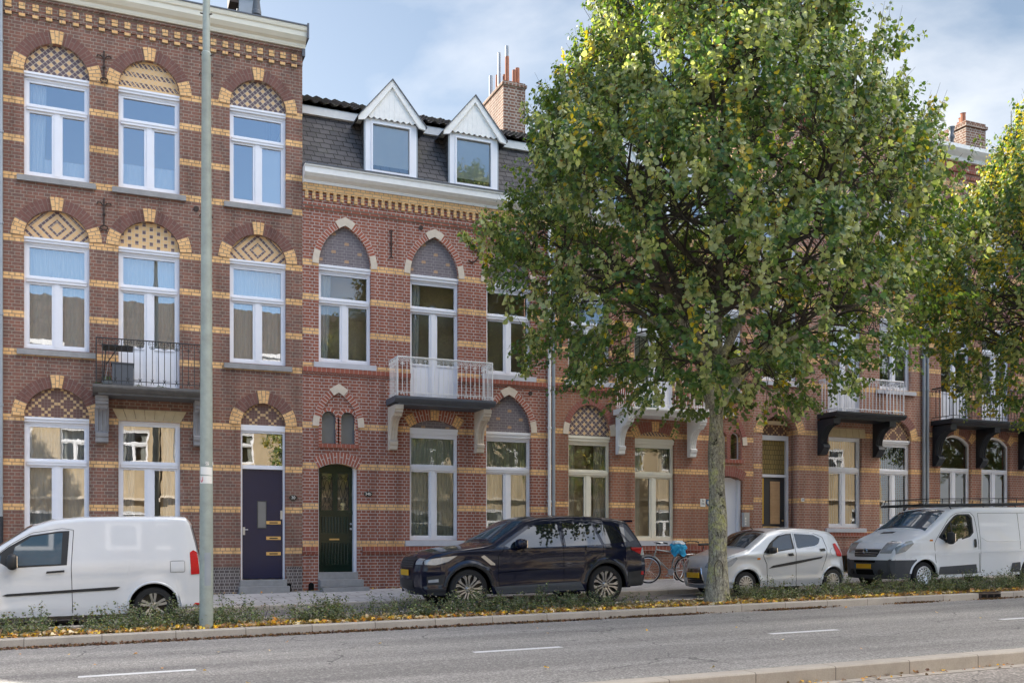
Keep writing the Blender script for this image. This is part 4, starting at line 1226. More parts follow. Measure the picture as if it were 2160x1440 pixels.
# ------------------------------------------------------------------ house D
def big_house(x0, x1, label, brick, ztop, wins, grounds):
    rt = empty('townhouse', (x0, 0, 0), label, 'house', GRP)
    holes = []; todo = []
    for (c, z0, zl, isd) in wins:
        arc = arc_semi(c - .63, c + .63, zl, .62); holes.append(opening(c - .63, c + .63, z0, arc)); todo.append((c, z0, zl, isd, arc))
    return rt, holes, todo
def finish_big(rt, x0, x1, brick, ztop, holes, todo, frame='whitepaint'):
    wall_mesh('wall', [(x0, -.6), (x0, ztop), (x1, ztop), (x1, -.6)], holes, M[brick], rt)
    body(rt, x0, x1, ztop - .02, 9, (4.5, ztop + 1.8), back=brick)
    for k, (c, z0, zl, isd, arc) in enumerate(todo):
        window(rt, c - .63, c + .63, z0 + (.03 if isd else 0), zl, z0 + (zl - z0) * (.64 if not isd else .76), frame, 'glassold', door=isd, sill=None if isd else (.14, .14, 'lightsill'), curtain=[None, 'full', 'sides', 'half'][k % 4])
        ring_set(rt, arc, .28, 'ringD', spring=.3, key=.22); tymp(rt, arc, 't_cross' if k % 2 else 't_dia')
    cornice(rt, x0, x1, [(0, ztop), (-.14, ztop), (-.18, ztop + .1), (-.3, ztop + .2), (-.38, ztop + .28), (-.38, ztop + .4), (0, ztop + .4)], 'dullwhite')
    f = MB(); f.box(x0, x1, -.05, 0, ztop - .3, ztop); f.box(x0, x1, -.03, 0, ztop - .5, ztop - .42)
    f.build('frieze', M['redtrim'], rt)
    pantiles('roof', x0, x1, (-.1, ztop + .4), (4.5, ztop + 2.0), 'rooftile', rt, dx=.08)
    rr = MB(); rr.face([(x0, 4.5, ztop + 2), (x1, 4.5, ztop + 2), (x1, 9.2, ztop), (x0, 9.2, ztop)]); rr.build('rear_roof', M['rooftile'], rt)
M['ringD'] = brick_mat('faded arch brick', (.28, .125, .1), (.22, .105, .085), (.28, .22, .19), rh=.08, bw=.3, uv=True, ms=.006, stain=0, squash=1)
D0, D1 = 17.125, 23.5
hD, holes, todo = big_house(D0, D1, 'faded russet brick house with deep arched porch, white railing and black brackets', 'brickD', 13.75,
    [(18.05, 5.86, 8.0, 0), (20.44, 4.95, 8.02, 1), (22.38, 5.86, 8.02, 0), (18.05, 9.4, 11.6, 0), (20.44, 9.4, 11.6, 0), (22.38, 9.4, 11.6, 0)], None)
pa = arc_semi(17.43, 18.68, 4.34, .53)
ga = arc_semi(21.75, 23.0, 4.33, .63)
holes += [opening(17.43, 18.68, .2, pa), opening(19.81, 21.07, 1.65, z1=4.33), opening(21.75, 23.0, 1.65, ga)]
cea = arc_seg(20.0, 20.9, .62, .22); holes.append(opening(20.0, 20.9, .3, cea))
finish_big(hD, D0, D1, 'brickD', 13.75, holes, todo)
window(hD, 19.81, 21.07, 1.65, 4.33, 3.36, 'whitepaint', 'glass', curtain='blind', cm='blind', lintel=.0001, sill=(.12, .14, 'lightsill'))
window(hD, 21.75, 23.0, 1.65, 4.33, 3.36, 'whitepaint', 'glass', curtain='blind', cm='blind', lintel=.1, sill=(.12, .14, 'lightsill'))
ring_set(hD, ga, .26, 'ringD', spring=.3, key=.2); tymp(hD, ga, 't_cross')
ring_set(hD, pa, .26, 'ringD', spring=.3, key=.2)
mb = MB()
for i in range(6):
    a = 19.72 + i * 1.46 / 6; mb.prism([(a + .02, 4.335), (a - .02 + .0, 4.6), (a + .2433 - .028, 4.6), (a + .2433 + .01, 4.335)], -.03, 0)
mb.build('stone_lintel', M['sandstone'], hD)
# porch: brick reveals, tiled panel and the half black, half boarded door
pr = MB(); pr.box(17.2, 17.43, .3, .62, .0, 5.0); pr.box(18.68, 18.9, .3, .62, .0, 5.0); pr.box(17.43, 18.68, .3, .62, 4.9, 5.0); pr.build('porch_walls', M['brickD'], hD)
pt = MB(); pt.face([(17.43, .5, 4.34), (18.68, .5, 4.34), (18.68, .5, 4.9), (17.43, .5, 4.9)]); pt.build('arch_panel', M['t_cross'], hD, fixn=False)
fr = MB(); fr.box(17.43, 17.68, .45, .6, .45, 4.34); fr.box(18.6, 18.68, .42, .6, .45, 4.34); fr.box(17.68, 18.6, .42, .6, 4.2, 4.34); fr.box(17.68, 18.6, .44, .6, 3.12, 3.2); fr = fr.build('door_frame', M['whitepaint'], hD)
g = MB(); g.face([(17.68, .5, 3.2), (18.6, .5, 3.2), (18.6, .5, 4.2), (17.68, .5, 4.2)]); g.build('pane', M['leaded'], fr, fixn=False)
d = MB(); d.box(17.68, 18.6, .5, .55, .45, 3.12); dd = d.build('door', M['brownpaint'], hD); dd['label'] = 'dark door with ochre strip and pine board in the glazing'
q = MB(); q.box(17.7, 17.84, .48, .5, 1.75, 3.08); q.build('door_strip', M['ochre'], dd)
q = MB(); q.box(18.08, 18.42, .485, .5, 1.75, 3.0); q.build('door_board', M['pineply'], dd)
q = MB(); q.box(17.82, 18.4, .485, .5, 1.5, 1.68); q.build('letter_slot', M['brass'], dd)
q = MB(); q.lathe([(0, -.06), (.03, -.05), (.03, -.02), (.012, 0)], (18.5, .49, 1.85), 'y', 10); q.build('handle', M['brass'], dd)
s = MB(); s.box(17.43, 18.68, .0, .5, .0, .45); s.box(17.4, 18.72, -.3, 0, -.1, .38); s.build('doorstep', M['bluestone'], hD)
balcony(hD, 19.44, 21.95, 4.97, .8, 'blackpaint', 'whitepaint', 'blackpaint', (19.52, 21.6), 3.77, h=.99, step=.13, th=.011, style='white', cst='arch', lab='balcony with white railing on curved black brackets', cw=.24)
q = MB(); q.box(18.8, 18.9, -.02, 0, 2.4, 2.5); q = q.build('number_plate', M['signwhite'], hD); text_mesh('28', .07, (18.85, -.023, 2.45), M['blue'], q)
q = MB()
for i in range(7): q.tube([(20.05 + i * .133, .05, .25), (20.05 + i * .133, .05, .82)], .009, 5)
q.build('cellar_bars', M['iron'], hD)
mb = MB(); mb.band(cea, .2, -.012, 0); mb.build('arch', M['ringD'], hD)
t = MB(); t.box(18.72, D1, -.05, 0, 1.38, 1.5); t.build('moulded_course', M['redtrim'], hD)
anchor(hD, 21.35, 8.3, 9.0)
# ------------------------------------------------------------------ house E
E0, E1 = 23.505, 31.6
hE, holes, todo = big_house(E0, E1, 'dark russet brick house at the right end with long black balcony and three brackets', 'brickE', 13.2,
    [(24.86, 4.97, 8.05, 1), (26.6, 4.97, 8.05, 1), (29.2, 5.9, 8.05, 0), (24.86, 9.4, 11.5, 0), (26.6, 9.4, 11.5, 0), (29.2, 9.4, 11.5, 0)], None)
ge = []
for a, b in ((24.2, 25.52), (25.95, 27.22)):
    ar = arc_seg(a, b, 4.32, .28); ge.append((a, b, ar)); holes.append(opening(a, b, 1.7, ar))
finish_big(hE, E0, E1, 'brickE', 13.2, holes, todo)
for a, b, ar in ge:
    window(hE, a, b, 1.7, 4.42, 3.5, 'whitepaint', 'glass', curtain=None, lintel=.1, arc=ar, sill=(.1, .14, 'lightsill'))
    L = plen(ar); k = .2 / L
    for f0, f1, yy in [(0, k, 1), (k, .5 - k / 2, 0), (.5 - k / 2, .5 + k / 2, 1), (.5 + k / 2, 1 - k, 0), (1 - k, 1, 1)]:
        m = MB(); m.band(sub(ar, f0, f1), .27, -.018 if yy else -.012, 0); m.build('arch', M['ringY' if yy else 'ringD'], hE)
balcony(hE, 23.86, 29.3, 4.98, .82, 'blackpaint', 'iron', 'blackpaint', (23.99, 25.83, 27.7, 29.2), 3.57, h=1.0, step=.13, th=.011, style='gothic', cst='arch', lab='long black iron balcony on arched black brackets', cw=.24)
for x in (23.45, 23.6): downpipe(hE, x, -.2, 13.3, 'zinc', r=.05)
q = MB(); q.box(26.6, 27.5, 1.2, 2.6, 13.3, 15.3); q.box(26.55, 27.55, 1.15, 2.65, 15.1, 15.2); ch = q.build('chimney', M['chimney'], hE)
for i, x in enumerate((26.8, 27.05, 27.3)):
    q = MB(); q.lathe([(.09, 15.3), (.08, 15.65), (.1, 15.67), (.06, 15.67)], (x, 1.5 + .3 * i, 0), 'z', 10); q.build('chimney_pot', M['terracotta'], ch, smooth=True)
q = MB(); q.lathe([(.07, 13.4), (.07, 14.1), (.1, 14.15), (.1, 14.2), (.06, 14.3), (.11, 14.5), (0, 14.52)], (25.1, .4, 0), 'z', 12); q.build('flue_pipe', M['pvc'], hE, smooth=True)
# ------------------------------------------------------------------ ground
SL = .015
def gz(x): return SL * x
def strip(name, y0, z0, y1, z1, mat, x0=-45, x1=75, under=False, seg=1):
    mb = MB()
    mb.face([(x0, y0, gz(x0) + z0), (x1, y0, gz(x1) + z0), (x1, y1, gz(x1) + z1), (x0, y1, gz(x0) + z1)][::-1])
    o = mb.build(name, M[mat], None, fixn=False); tag(o, kind='structure'); return o
def kerb(name, y0, y1, zt, zb0, zb1, x0=-45, x1=75, ch=.015):
    """stone kerb; y0 nearer the street, y1 nearer the house"""
    mb = MB()
    prof = [(y0, zb0), (y0, zt - ch), (y0 + ch, zt), (y1 - ch, zt), (y1, zt - ch), (y1, zb1)]
    for (a, za), (b, zb) in zip(prof[:-1], prof[1:]):
        mb.face([(x0, a, gz(x0) + za), (x1, a, gz(x1) + za), (x1, b, gz(x1) + zb), (x0, b, gz(x0) + zb)])
    o = mb.build(name, M['kerb'], None); tag(o, kind='structure'); return o
strip('sidewalk', .3, 0.004, -3.55, -.06, 'slab')
kerb('sidewalk_kerb', -3.69, -3.55, -.058, -.3, -.3)
strip('parking_lane', -3.69, -.165, -6.05, -.165, 'setts')
kerb('parking_kerb', -6.17, -6.05, -.1, -.3, -.3)
# planting bed, slightly uneven
P = []
for i in range(600):
    x = -45 + i * .2
    P.append([(x, -6.17 - j * 1.49 / 8, gz(x) - .15 + .035 * math.sin(j * .8) + .02 * math.sin(x * 3 + j) * math.sin(x * 1.3)) for j in range(9)])
mb = MB(); mb.grid(P); tag(mb.build('planting_bed', M['soil'], None, smooth=True), kind='structure')
kerb('road_kerb', -7.87, -7.66, -.115, -.4, -.35)
strip('road', -7.87, -.25, -14.72, -.25, 'asphalt')
kerb('median_kerb', -14.98, -14.74, -.18, -.4, -.4)
strip('gutter_strip', -14.98, -.325, -15.12, -.328, 'kerb')
strip('near_road', -15.12, -.332, -22.0, -.332, 'asphalt2')
kerb('near_kerb', -22.1, -22.0, -.2, -.4, -.4)
strip('near_sidewalk', -22.1, -.21, -34.2, -.1, 'slab')
mb = MB(); mb.face([(-160, -160, gz(-160) - .62), (200, -160, gz(200) - .62), (200, 160, gz(200) - .62), (-160, 160, gz(-160) - .62)])
tag(mb.build('ground', M['soil'], None, fixn=False), kind='structure')
# lane markings
for k in range(-6, 12):
    x = 4.33 + 4.57 * k; mb = MB()
    mb.face([(x, -11.51, gz(x) - .246), (x + 1.22, -11.51, gz(x + 1.22) - .246), (x + 1.22, -11.37, gz(x + 1.22) - .246), (x, -11.37, gz(x) - .246)])
    tag(mb.build('lane_marking', M['linepaint'], None, fixn=False), kind='structure')
# gully in the kerb
g = empty('street_gully', (17.3, -7.87, gz(17.3) - .12), 'iron inlet grate in the road kerb in front of the white panel van', 'drain')
mb = MB(); X0 = 17.0; z = gz(17.3)
mb.box(X0, X0 + .62, -7.885, -7.87, z - .235, z - .13); mb.box(X0, X0 + .62, -7.885, -7.68, z - .112, z - .1)
mb.build('frame', M['rustiron'], g)
for i in range(3):
    q = MB(); q.box(X0 + .06 + i * .19, X0 + .2 + i * .19, -7.89, -7.884, z - .215, z - .15); q.build('slot', M['darkvoid'], g)

# ------------------------------------------------------------------ lamp post
LX, LY = 1.47, -7.45
lp = empty('street_lamp', (LX, LY, gz(LX) - .12), 'tall weathered grey green lamp post standing in the planting strip behind the white delivery van', 'lamp post')
z0 = gz(LX) - .2
mb = MB(); mb.lathe([(.103, z0), (.1, 1.2), (.094, 2.5), (.083, 5.0), (.068, 8.55), (.072, 8.56), (.072, 8.66), (.056, 8.68), (.05, 11.0), (0, 11.0)], (LX, LY, 0), 'z', 24); mb.build('pole', M['lamp'], lp, smooth=True)
mb = MB()
for z in (8.62, 9.25):
    for a in (-.6, 1.5, 3.3): mb.tube([(LX + .05 * math.cos(a), LY + .05 * math.sin(a), z), (LX + .095 * math.cos(a), LY + .095 * math.sin(a), z)], .01, 6)
mb.build('bolts', M['rustiron'], lp)
mb = MB(); mb.lathe([(0, 11.5), (.2, 11.45), (.36, 11.3), (.38, 11.2), (.1, 11.18), (.06, 11.0)], (LX, LY, 0), 'z', 20); mb.build('lamp_head', M['zinc'], lp, smooth=True)
def wrap(name, z0, z1, a0, a1, mat, r=.0975, skew=0, parent=lp):
    n = 10; P = []
    for i in range(n + 1):
        t = i / n; a = R(-95.5 + a0 + (a1 - a0) * t)
        P.append([(LX + r * math.cos(a), LY + r * math.sin(a), z0 + skew * t), (LX + r * math.cos(a), LY + r * math.sin(a), z1 + skew * t * .6)])
    mb = MB(); mb.grid(P); return mb.build(name, M[mat], parent, smooth=True)
wrap('hatch', .55, 1.05, -15, 40, 'zinc', .1022)
wrap('number_tag', 2.375, 2.43, -8, 22, 'signwhite', .0985)
text_mesh('27', .05, (LX - .001, LY - .0995, 2.402), M['signblack'], lp, depth=.001)
wrap('number_tag', 2.375, 2.43, 60, 90, 'signwhite', .1)
wrap('reflective_patch', 2.24, 2.355, -60, 62, 'signwhite', .0975, skew=-.02)
st = wrap('sticker', 2.1, 2.215, -68, 62, 'signwhite', .0975)
n = 12; P = []
def cyl(u, z, r): # u metres along the surface from the axis facing the camera
    a = R(-95.5) + u / .0975
    return (LX + r * math.cos(a), LY + r * math.sin(a), z)
mb = MB(); mb.face([cyl(u, z, .0985) for u, z in [(-.097, 2.205), (-.05, 2.205), (-.05, 2.15), (-.057, 2.125), (-.073, 2.112), (-.09, 2.125), (-.097, 2.15)]])
mb.build('shield_emblem', M['red'], st, fixn=False)
mb = MB(); c = (-.0735, 2.162); pts = []
for i in range(10):
    a = PI / 2 + i * PI / 5; r = .019 if i % 2 == 0 else .008
    pts.append(cyl(c[0] + r * math.cos(a), c[1] + r * math.sin(a), .0992))
for i in range(10): mb.face([cyl(c[0], c[1], .0992), pts[i], pts[(i + 1) % 10]])
mb.build('star_emblem', M['signwhite'], st, fixn=False)
mb = MB()
for z in (2.148, 2.13): mb.face([cyl(u, zz, .0985) for u, zz in ((-.035, z - .004), (.06, z - .004), (.06, z + .003), (-.035, z + .003))])
mb.build('print_lines', M['red'], st, fixn=False)

# ------------------------------------------------------------------ leaves and trees
# lime leaf: heart outline folded on the midrib (unit length along +y, normal +z)
LEAF = np.array([(0, 0, 0), (-.28, -.08, .05), (-.5, .2, .1), (-.42, .6, .07), (0, 1.0, -.06), (.42, .6, .07), (.5, .2, .1), (.28, -.08, .05), (0, .45, 0)])
LEAF_F = [(0, 8, 3, 2, 1), (8, 4, 3), (0, 7, 6, 5, 8), (8, 5, 4)]
LEAFS = np.array([(0, 0, 0), (-.32, .45, .06), (0, 1, 0), (.32, .45, .06)])
LEAFS_F = [(0, 2, 1), (0, 3, 2)]

def norm(a): return a / np.maximum(1e-9, np.linalg.norm(a, axis=-1, keepdims=True))
def place_leaves(pos, axis, nrm, size, tmpl, width=None):
    a = norm(axis); x = norm(np.cross(a, nrm)); n = np.cross(x, a)
    s = size[:, None, None]
    w = (width if width is not None else np.ones(len(size)))[:, None, None]
    T = tmpl[None]
    V = pos[:, None] + s * (T[..., 0:1] * w * x[:, None] + T[..., 1:2] * a[:, None] + T[..., 2:3] * n[:, None])
    return V.reshape(-1, 3)

def bez(a, b, c, n):
    return [tuple(np.array(a) * (1 - t) ** 2 + 2 * np.array(b) * t * (1 - t) + np.array(c) * t * t) for t in np.linspace(0, 1, n)]

def make_tree(loc, label, seed, prof, limbs, nshoot, yellow=.025, pale=.38, trunk_r=.17, fork=4.0, cat='tree', group=None, top=11.5, lean=(0, 0)):
    rg = np.random.default_rng(seed)
    rt = empty('linden_tree', loc, label, cat, group)
    zs = np.array([p[0] for p in prof]); rs = np.array([p[1] for p in prof])
    Rz = lambda z: np.interp(z, zs, rs)
    nodes = []
    tm = MB()
    tr = []
    for i in range(22):
        t = i / 21; z = -.15 + t * (fork + .3)
        r = trunk_r * (1.18 - .42 * t) + .07 * math.exp(-z * 4) + .012 * math.sin(z * 5)
        tr.append(((lean[0] * z + .02 * math.sin(z * 1.5), lean[1] * z, z), r))
    tm.tube([p for p, r in tr], [r for p, r in tr], 20)
    # leader
    trunk = tm.build('trunk', M['bark'], rt, local=True, smooth=True, angle=60, fixn=False)
    tm = MB()
    def limb(a, b, c, r0, r1, n=14):
        pts = bez(a, b, c, n); pts = [(p[0] + rg.normal(0, .02) * i / n, p[1] + rg.normal(0, .02) * i / n, p[2]) for i, p in enumerate(pts)]
        tm.tube(pts, list(np.linspace(r0, r1, n)), 9)
        nodes.extend([(p, r0 + (r1 - r0) * i / n) for i, p in enumerate(pts) if i > 3])
        return pts
    fz = fork
    base = (lean[0] * fz, lean[1] * fz, fz - .1)
    main = []
    main.append(limb(base, (.1, .1, fz + 3.2), (.15, -.1, top), trunk_r * .66, .025, 22))
    for s, m, e, r in limbs:
        main.append(limb(s, m, e, r, .02, 18))
    # procedural scaffold limbs off the leader
    for k in range(12):
        t = .12 + .75 * k / 12
        lead = main[0]; p = lead[int(t * 21)]
        a = k * 2.4 + rg.uniform(-.3, .3); z1 = p[2] + 1.3 + rg.uniform(0, 1.2)
        rr = Rz(min(z1, top)) * .78
        main.append(limb(p, (p[0] + .4 * rr * math.cos(a), p[1] + .4 * rr * math.sin(a), p[2] + .4), (rr * math.cos(a), rr * math.sin(a), z1), .085 * (1 - t * .6), .015, 10))
    lo_ = tm.build('limbs', [M['limb'], M['bark']], trunk, local=True, smooth=True, angle=60, fixn=False)
    for p in lo_.data.polygons:
        if p.center.z < fork + 1.5: p.material_index = 1
    # secondary branches
    bm_ = MB()
    for pts in main[:]:
        n = len(pts)
        for k in range(15):
            i = int(n * (.28 + .7 * k / 15)); p = np.array(pts[min(i, n - 1)])
            a = rg.uniform(0, 2 * PI); z1 = p[2] + rg.uniform(-.5, 1.3)
            d = np.array([math.cos(a), math.sin(a), 0]) * rg.uniform(.8, 1.9)
            q = p + d; q[2] = z1
            rad = math.hypot(q[0], q[1]); lim = Rz(z1) * .9
            if rad > lim: q[:2] *= lim / rad
            mid = (p + q) / 2 + np.array([0, 0, .25])
            pp = bez(p, mid, q, 7)
            bm_.tube(pp, list(np.linspace(.028, .008, 7)), 5, cap=False)
            nodes.extend([(x, .01) for x in pp[2:]])
            for _ in range(2):
                a = rg.uniform(0, 2 * PI); m0 = np.array(pp[rg.integers(2, 6)]); e0 = m0 + np.array([math.cos(a) * .6, math.sin(a) * .6, rg.uniform(-.1, .7)])
                p3 = bez(m0, (m0 + e0) / 2 + np.array([0, 0, .1]), e0, 5)
                bm_.tube(p3, list(np.linspace(.012, .005, 5)), 4, cap=False); nodes.extend([(x, .01) for x in p3[1:]])
    N = nshoot
    # shoots
    zc = rg.uniform(zs[0], zs[-1], N * 4); w = Rz(zc) * np.interp(zc, [zs[0], zs[0] + 1.2, zs[0] + 2.4, zs[0] + 3.8], [.42, .4, .55, 1]); keep = rg.random(N * 4) < w / w.max(); zc = zc[keep][:N]
    n = len(zc)
    ang = rg.uniform(0, 2 * PI, n)
    u = rg.random(n)
    f = np.where(rg.random(n) < .72, .86 + .14 * rg.random(n), np.sqrt(u) * .88)
    lump = 1 + .09 * np.sin(ang * 5 + zc * 2.1 + seed) + .07 * np.sin(ang * 9 - zc * 3.3)
    rad = Rz(zc) * f * lump
    rad = rad * (1 - np.clip(np.cos(ang), 0, 1) * np.interp(zc, [8.2, 9.5, 10.5, 12], [.02, .1, .2, .28]) - np.clip(-np.cos(ang), 0, 1) * np.interp(zc, [7.8, 8.8, 9.8, 11], [0, .07, .09, .02]))
    c = np.stack([rad * np.cos(ang), rad * np.sin(ang), zc], 1)
    out = np.stack([np.cos(ang), np.sin(ang), 0 * ang], 1)
    tz = (zc - zs[0]) / (zs[-1] - zs[0])
    isp = (rg.random(n) < pale * np.interp(tz, [0, .3, 1], [.15, .9, 1.25]))
    up = np.interp(tz, [0, .18, .4, 1], [-.55, .0, .6, 1.5]) + rg.normal(0, .25, n)
    up = np.where(isp, np.maximum(up, .8) + .35, up)
    d = norm(out * rg.uniform(.3, .8, n)[:, None] + np.stack([0 * up, 0 * up, up], 1) + rg.normal(0, .22, (n, 3)))
    ln = rg.uniform(.45, .85, n)
    start = c - d * ln[:, None] * .6
    ND = np.array([p for p, r in nodes])
    for i in range(n):
        dd = np.linalg.norm(ND - start[i], axis=1); j = int(np.argpartition(dd, 5)[rg.integers(0, 5)])
        e = start[i] + d[i] * ln[i]
        mid = (ND[j] + start[i]) / 2 + np.array([0, 0, -.05 * dd[j]])
        if dd[j] < 1.1: bm_.tube([ND[j], mid, start[i], e], [.006, .006, .005, .002], 4, cap=False)
        else: bm_.tube([start[i], e], [.006, .002], 4, cap=False)
    bm_.build('branches', M['twig'], trunk, local=True, fixn=False)
    K = 30
    t = (np.arange(K) / K)[None, :] + rg.uniform(0, .03, (n, K))
    side = np.where(np.arange(K) % 2 == 0, 1, -1)[None, :, None]
    lat = norm(np.cross(d, rg.normal(0, 1, (n, 3))))[:, None, :]
    lat = np.where(isp[:, None, None], norm(np.cross(np.repeat(d[:, None], K, 1), rg.normal(0, 1, (n, K, 3)))), np.repeat(lat, K, 1))
    ln = np.where(isp, ln * .72, ln)
    pos = start[:, None] + d[:, None] * (ln[:, None] * t)[..., None]
    bend = np.zeros((n, K, 3)); bend[..., 2] = -.12 * t ** 2 * (1 - np.clip(up, 0, 1))[:, None]
    pos = pos + bend + lat * side * .035 + rg.normal(0, .022, (n, K, 3))
    down = np.zeros((n, K, 3)); down[..., 2] = -1
    ax = norm(lat * side * .8 + d[:, None] * .25 + down * rg.uniform(.35, 1.1, (n, K, 1)) + rg.normal(0, .28, (n, K, 3)))
    outn = out[:, None] * .7
    upv = np.zeros((n, K, 3)); upv[..., 2] = .75
    nr = norm(outn + upv + rg.normal(0, .45, (n, K, 3)))
    nr = np.where(isp[:, None, None], norm(-outn * 1.3 + upv * .1 + rg.normal(0, .4, (n, K, 3))), nr)
    size = rg.uniform(.078, .115, (n, K)) * (1 - .35 * t) * np.where(isp, 1.1, 1)[:, None]
    wid = rg.uniform(.75, 1.15, (n, K))
    greens = np.array([(.05, .105, .026), (.08, .15, .036), (.125, .19, .045), (.17, .215, .055), (.06, .12, .045)])
    col = greens[rg.integers(0, 5, (n, K))] * rg.uniform(.75, 1.25, (n, K, 1))
    pl = np.array([(.42, .46, .26), (.56, .58, .38), (.33, .39, .2), (.5, .5, .33)])[rg.integers(0, 4, (n, K))] * rg.uniform(.8, 1.15, (n, K, 1))
    col = np.where(isp[:, None, None] & (rg.random((n, K, 1)) < .8), pl, col)
    shoot_y = rg.random(n) < yellow * (1 + 2.2 * np.clip(tz * 2 - 1.2, 0, 1))
    isy = (rg.random((n, K)) < yellow * .6) | (shoot_y[:, None] & (rg.random((n, K)) < .6))
    col = np.where(isy[..., None], np.array((.5, .38, .03)) * rg.uniform(.7, 1.2, (n, K, 1)), col)
    # brown bracts on pale shoots
    br = isp[:, None] & (rg.random((n, K)) < .1)
    col = np.where(br[..., None], np.array((.3, .15, .06)), col); size = np.where(br, size * .55, size)
    V = place_leaves(pos.reshape(-1, 3), ax.reshape(-1, 3), nr.reshape(-1, 3), size.ravel(), LEAF, wid.ravel())
    c4 = np.concatenate([col.reshape(-1, 3), np.ones((n * K, 1))], 1)
    np_mesh('crown', V, len(LEAF), LEAF_F, [M['leaf']], parent=rt, col=c4)
    return rt

PROF1 = [(3.75, 1.6), (4.2, 3.0), (4.9, 3.85), (5.8, 4.1), (7.3, 4.35), (8.5, 3.95), (9.2, 3.65), (9.8, 3.35), (10.6, 3.0), (11.6, 2.55), (12.6, 1.9), (13.6, .7)]
T1 = (10.9, -7.22, gz(10.86) - .13)
tree1 = make_tree(T1, 'big silver leaved lime tree with mossy forked trunk in the middle of the planting strip', 5, PROF1,
    [((-.1, 0, 3.75), (-.35, -.1, 4.9), (-2.6, -.6, 7.4), .14), ((.1, 0, 3.85), (.6, .1, 4.7), (3.4, .2, 6.4), .12), ((-.1, .1, 4.6), (-1.0, .3, 6.2), (-1.6, .4, 9.4), .1),
     ((-.75, -.15, 5.6), (-1.4, -.2, 6.0), (-3.0, -.4, 5.9), .06), ((0, -.1, 4.6), (.2, -1.0, 6), (.6, -2.6, 7.8), .09), ((1.0, .1, 4.9), (1.7, 0, 5.6), (2.3, -.4, 8.0), .07), ((-.05, .1, 4.3), (.1, 1.2, 5.4), (-.2, 3.0, 6.8), .09)],
    3100)
PROF2 = [(3.9, 1.2), (4.4, 2.6), (5.2, 3.5), (6.5, 4.0), (8.0, 4.0), (9.0, 3.5), (10.0, 2.7), (11.0, 1.8), (12.0, .7)]
LB2 = [((-.1, 0, 3.75), (-.4, -.1, 4.9), (-3.0, -.3, 6.6), .12), ((.1, 0, 3.85), (.6, .1, 4.7), (3.0, .2, 6.8), .12), ((0, .1, 4.1), (-.6, .6, 5.8), (-1.4, 1.2, 8.4), .1), ((0, -.1, 4.1), (-.6, -.9, 5.5), (-1.8, -2.2, 7.2), .1)]
tree2 = make_tree((21.3, -7.22, gz(21.3) - .13), 'yellowing lime tree at the right edge, reaching in above the van with roof rack', 9, PROF2, LB2, 1900, yellow=.16, pale=.3, top=10.5)

# knots and the old wound on the trunk facing the street
trk = [o for o in tree1.children if o.name.startswith('trunk')][0]
for u, z, rx, rz_, rr in ((.0, 3.72, .075, .1, .012), (-.02, .62, .085, .22, .009), (-.03, 4.25, .08, .025, .012)):
    mb = MB(); P = []; r0 = .17 * (1.18 - .42 * z / 4.3) + .07 * math.exp(-z * 4) + .012 * math.sin(z * 5)
    for i in range(20):
        a = 2 * PI * i / 20; uu = u + rx * math.cos(a) * (1 + .1 * math.sin(3 * a)); an = -PI / 2 - .33 + uu / r0
        P.append((r0 * math.cos(an), r0 * math.sin(an), z + rz_ * math.sin(a)))
    mb.tube(P, rr, 6, closed=True); mb.build('bark_knot', M['limb'], trk, smooth=True, local=True, fixn=False)

# ------------------------------------------------------------------ ground cover and fallen leaves
def shrubs():
    rg = np.random.default_rng(21)
    N = 3800
    x = rg.uniform(-5, 26, N)
    dens = .35 + .5 * np.sin(x * 1.7) * np.sin(x * .6 + 1) + .25 * np.sin(x * 4.1)
    bare = (np.abs(x - 10.4) < 1.5) | (np.abs(x - 3.9) < .0)
    keep = (rg.random(N) < dens + .35) & (~bare | (rg.random(N) < .12))
    x = x[keep]; n = len(x)
    y = -6.3 - 1.2 * rg.random(n) ** 1.3
    lenn = rg.uniform(.15, .46, n) * (1.1 - .5 * (-y - 6.3)) * (.75 + .35 * np.sin(x * 2.3) ** 2)
    a = rg.uniform(0, 2 * PI, n); tilt = rg.uniform(.3, 1.0, n)
    K = 34
    t = np.linspace(.05, 1, K)[None]
    px_ = x[:, None] + np.cos(a)[:, None] * lenn[:, None] * t * tilt[:, None]
    py = y[:, None] + np.sin(a)[:, None] * lenn[:, None] * t * tilt[:, None] * .6
    pz = SL * x[:, None] - .13 + lenn[:, None] * (t * 1.25 - .55 * t ** 2 * tilt[:, None])
    pos = np.stack([px_, np.clip(py, -7.6, -6.2), pz], -1) + rg.normal(0, .022, (n, K, 3))
    ax = rg.normal(0, 1, (n, K, 3)); ax[..., 2] *= .6
    nr = rg.normal(0, .6, (n, K, 3)); nr[..., 2] += 1
    size = rg.uniform(.025, .052, (n, K))
    g = np.array([(.085, .12, .06), (.12, .16, .07), (.19, .2, .11), (.21, .18, .15), (.28, .33, .12), (.28, .18, .12)])
    col = g[rg.choice(6, (n, K), p=[.28, .28, .2, .14, .05, .05])] * rg.uniform(.7, 1.3, (n, K, 1))
    V = place_leaves(pos.reshape(-1, 3), ax.reshape(-1, 3), nr.reshape(-1, 3), size.ravel(), LEAFS)
    o = np_mesh('ground_cover_plants', V, 4, LEAFS_F, [M['shrubleaf']], col=np.concatenate([col.reshape(-1, 3), np.ones((n * K, 1))], 1))
    tag(o, 'low tangled green ground cover filling the planting strip', 'ground cover', kind='stuff')
    sm = MB()
    for i in range(0, n, 2):
        sm.tube([(x[i], y[i], SL * x[i] - .16), tuple(pos[i, K // 2]), tuple(pos[i, K - 1])], [.004, .003, .001], 3, cap=False)
    s = sm.build('ground_cover_twigs', M['twig'], o, fixn=False)
shrubs()

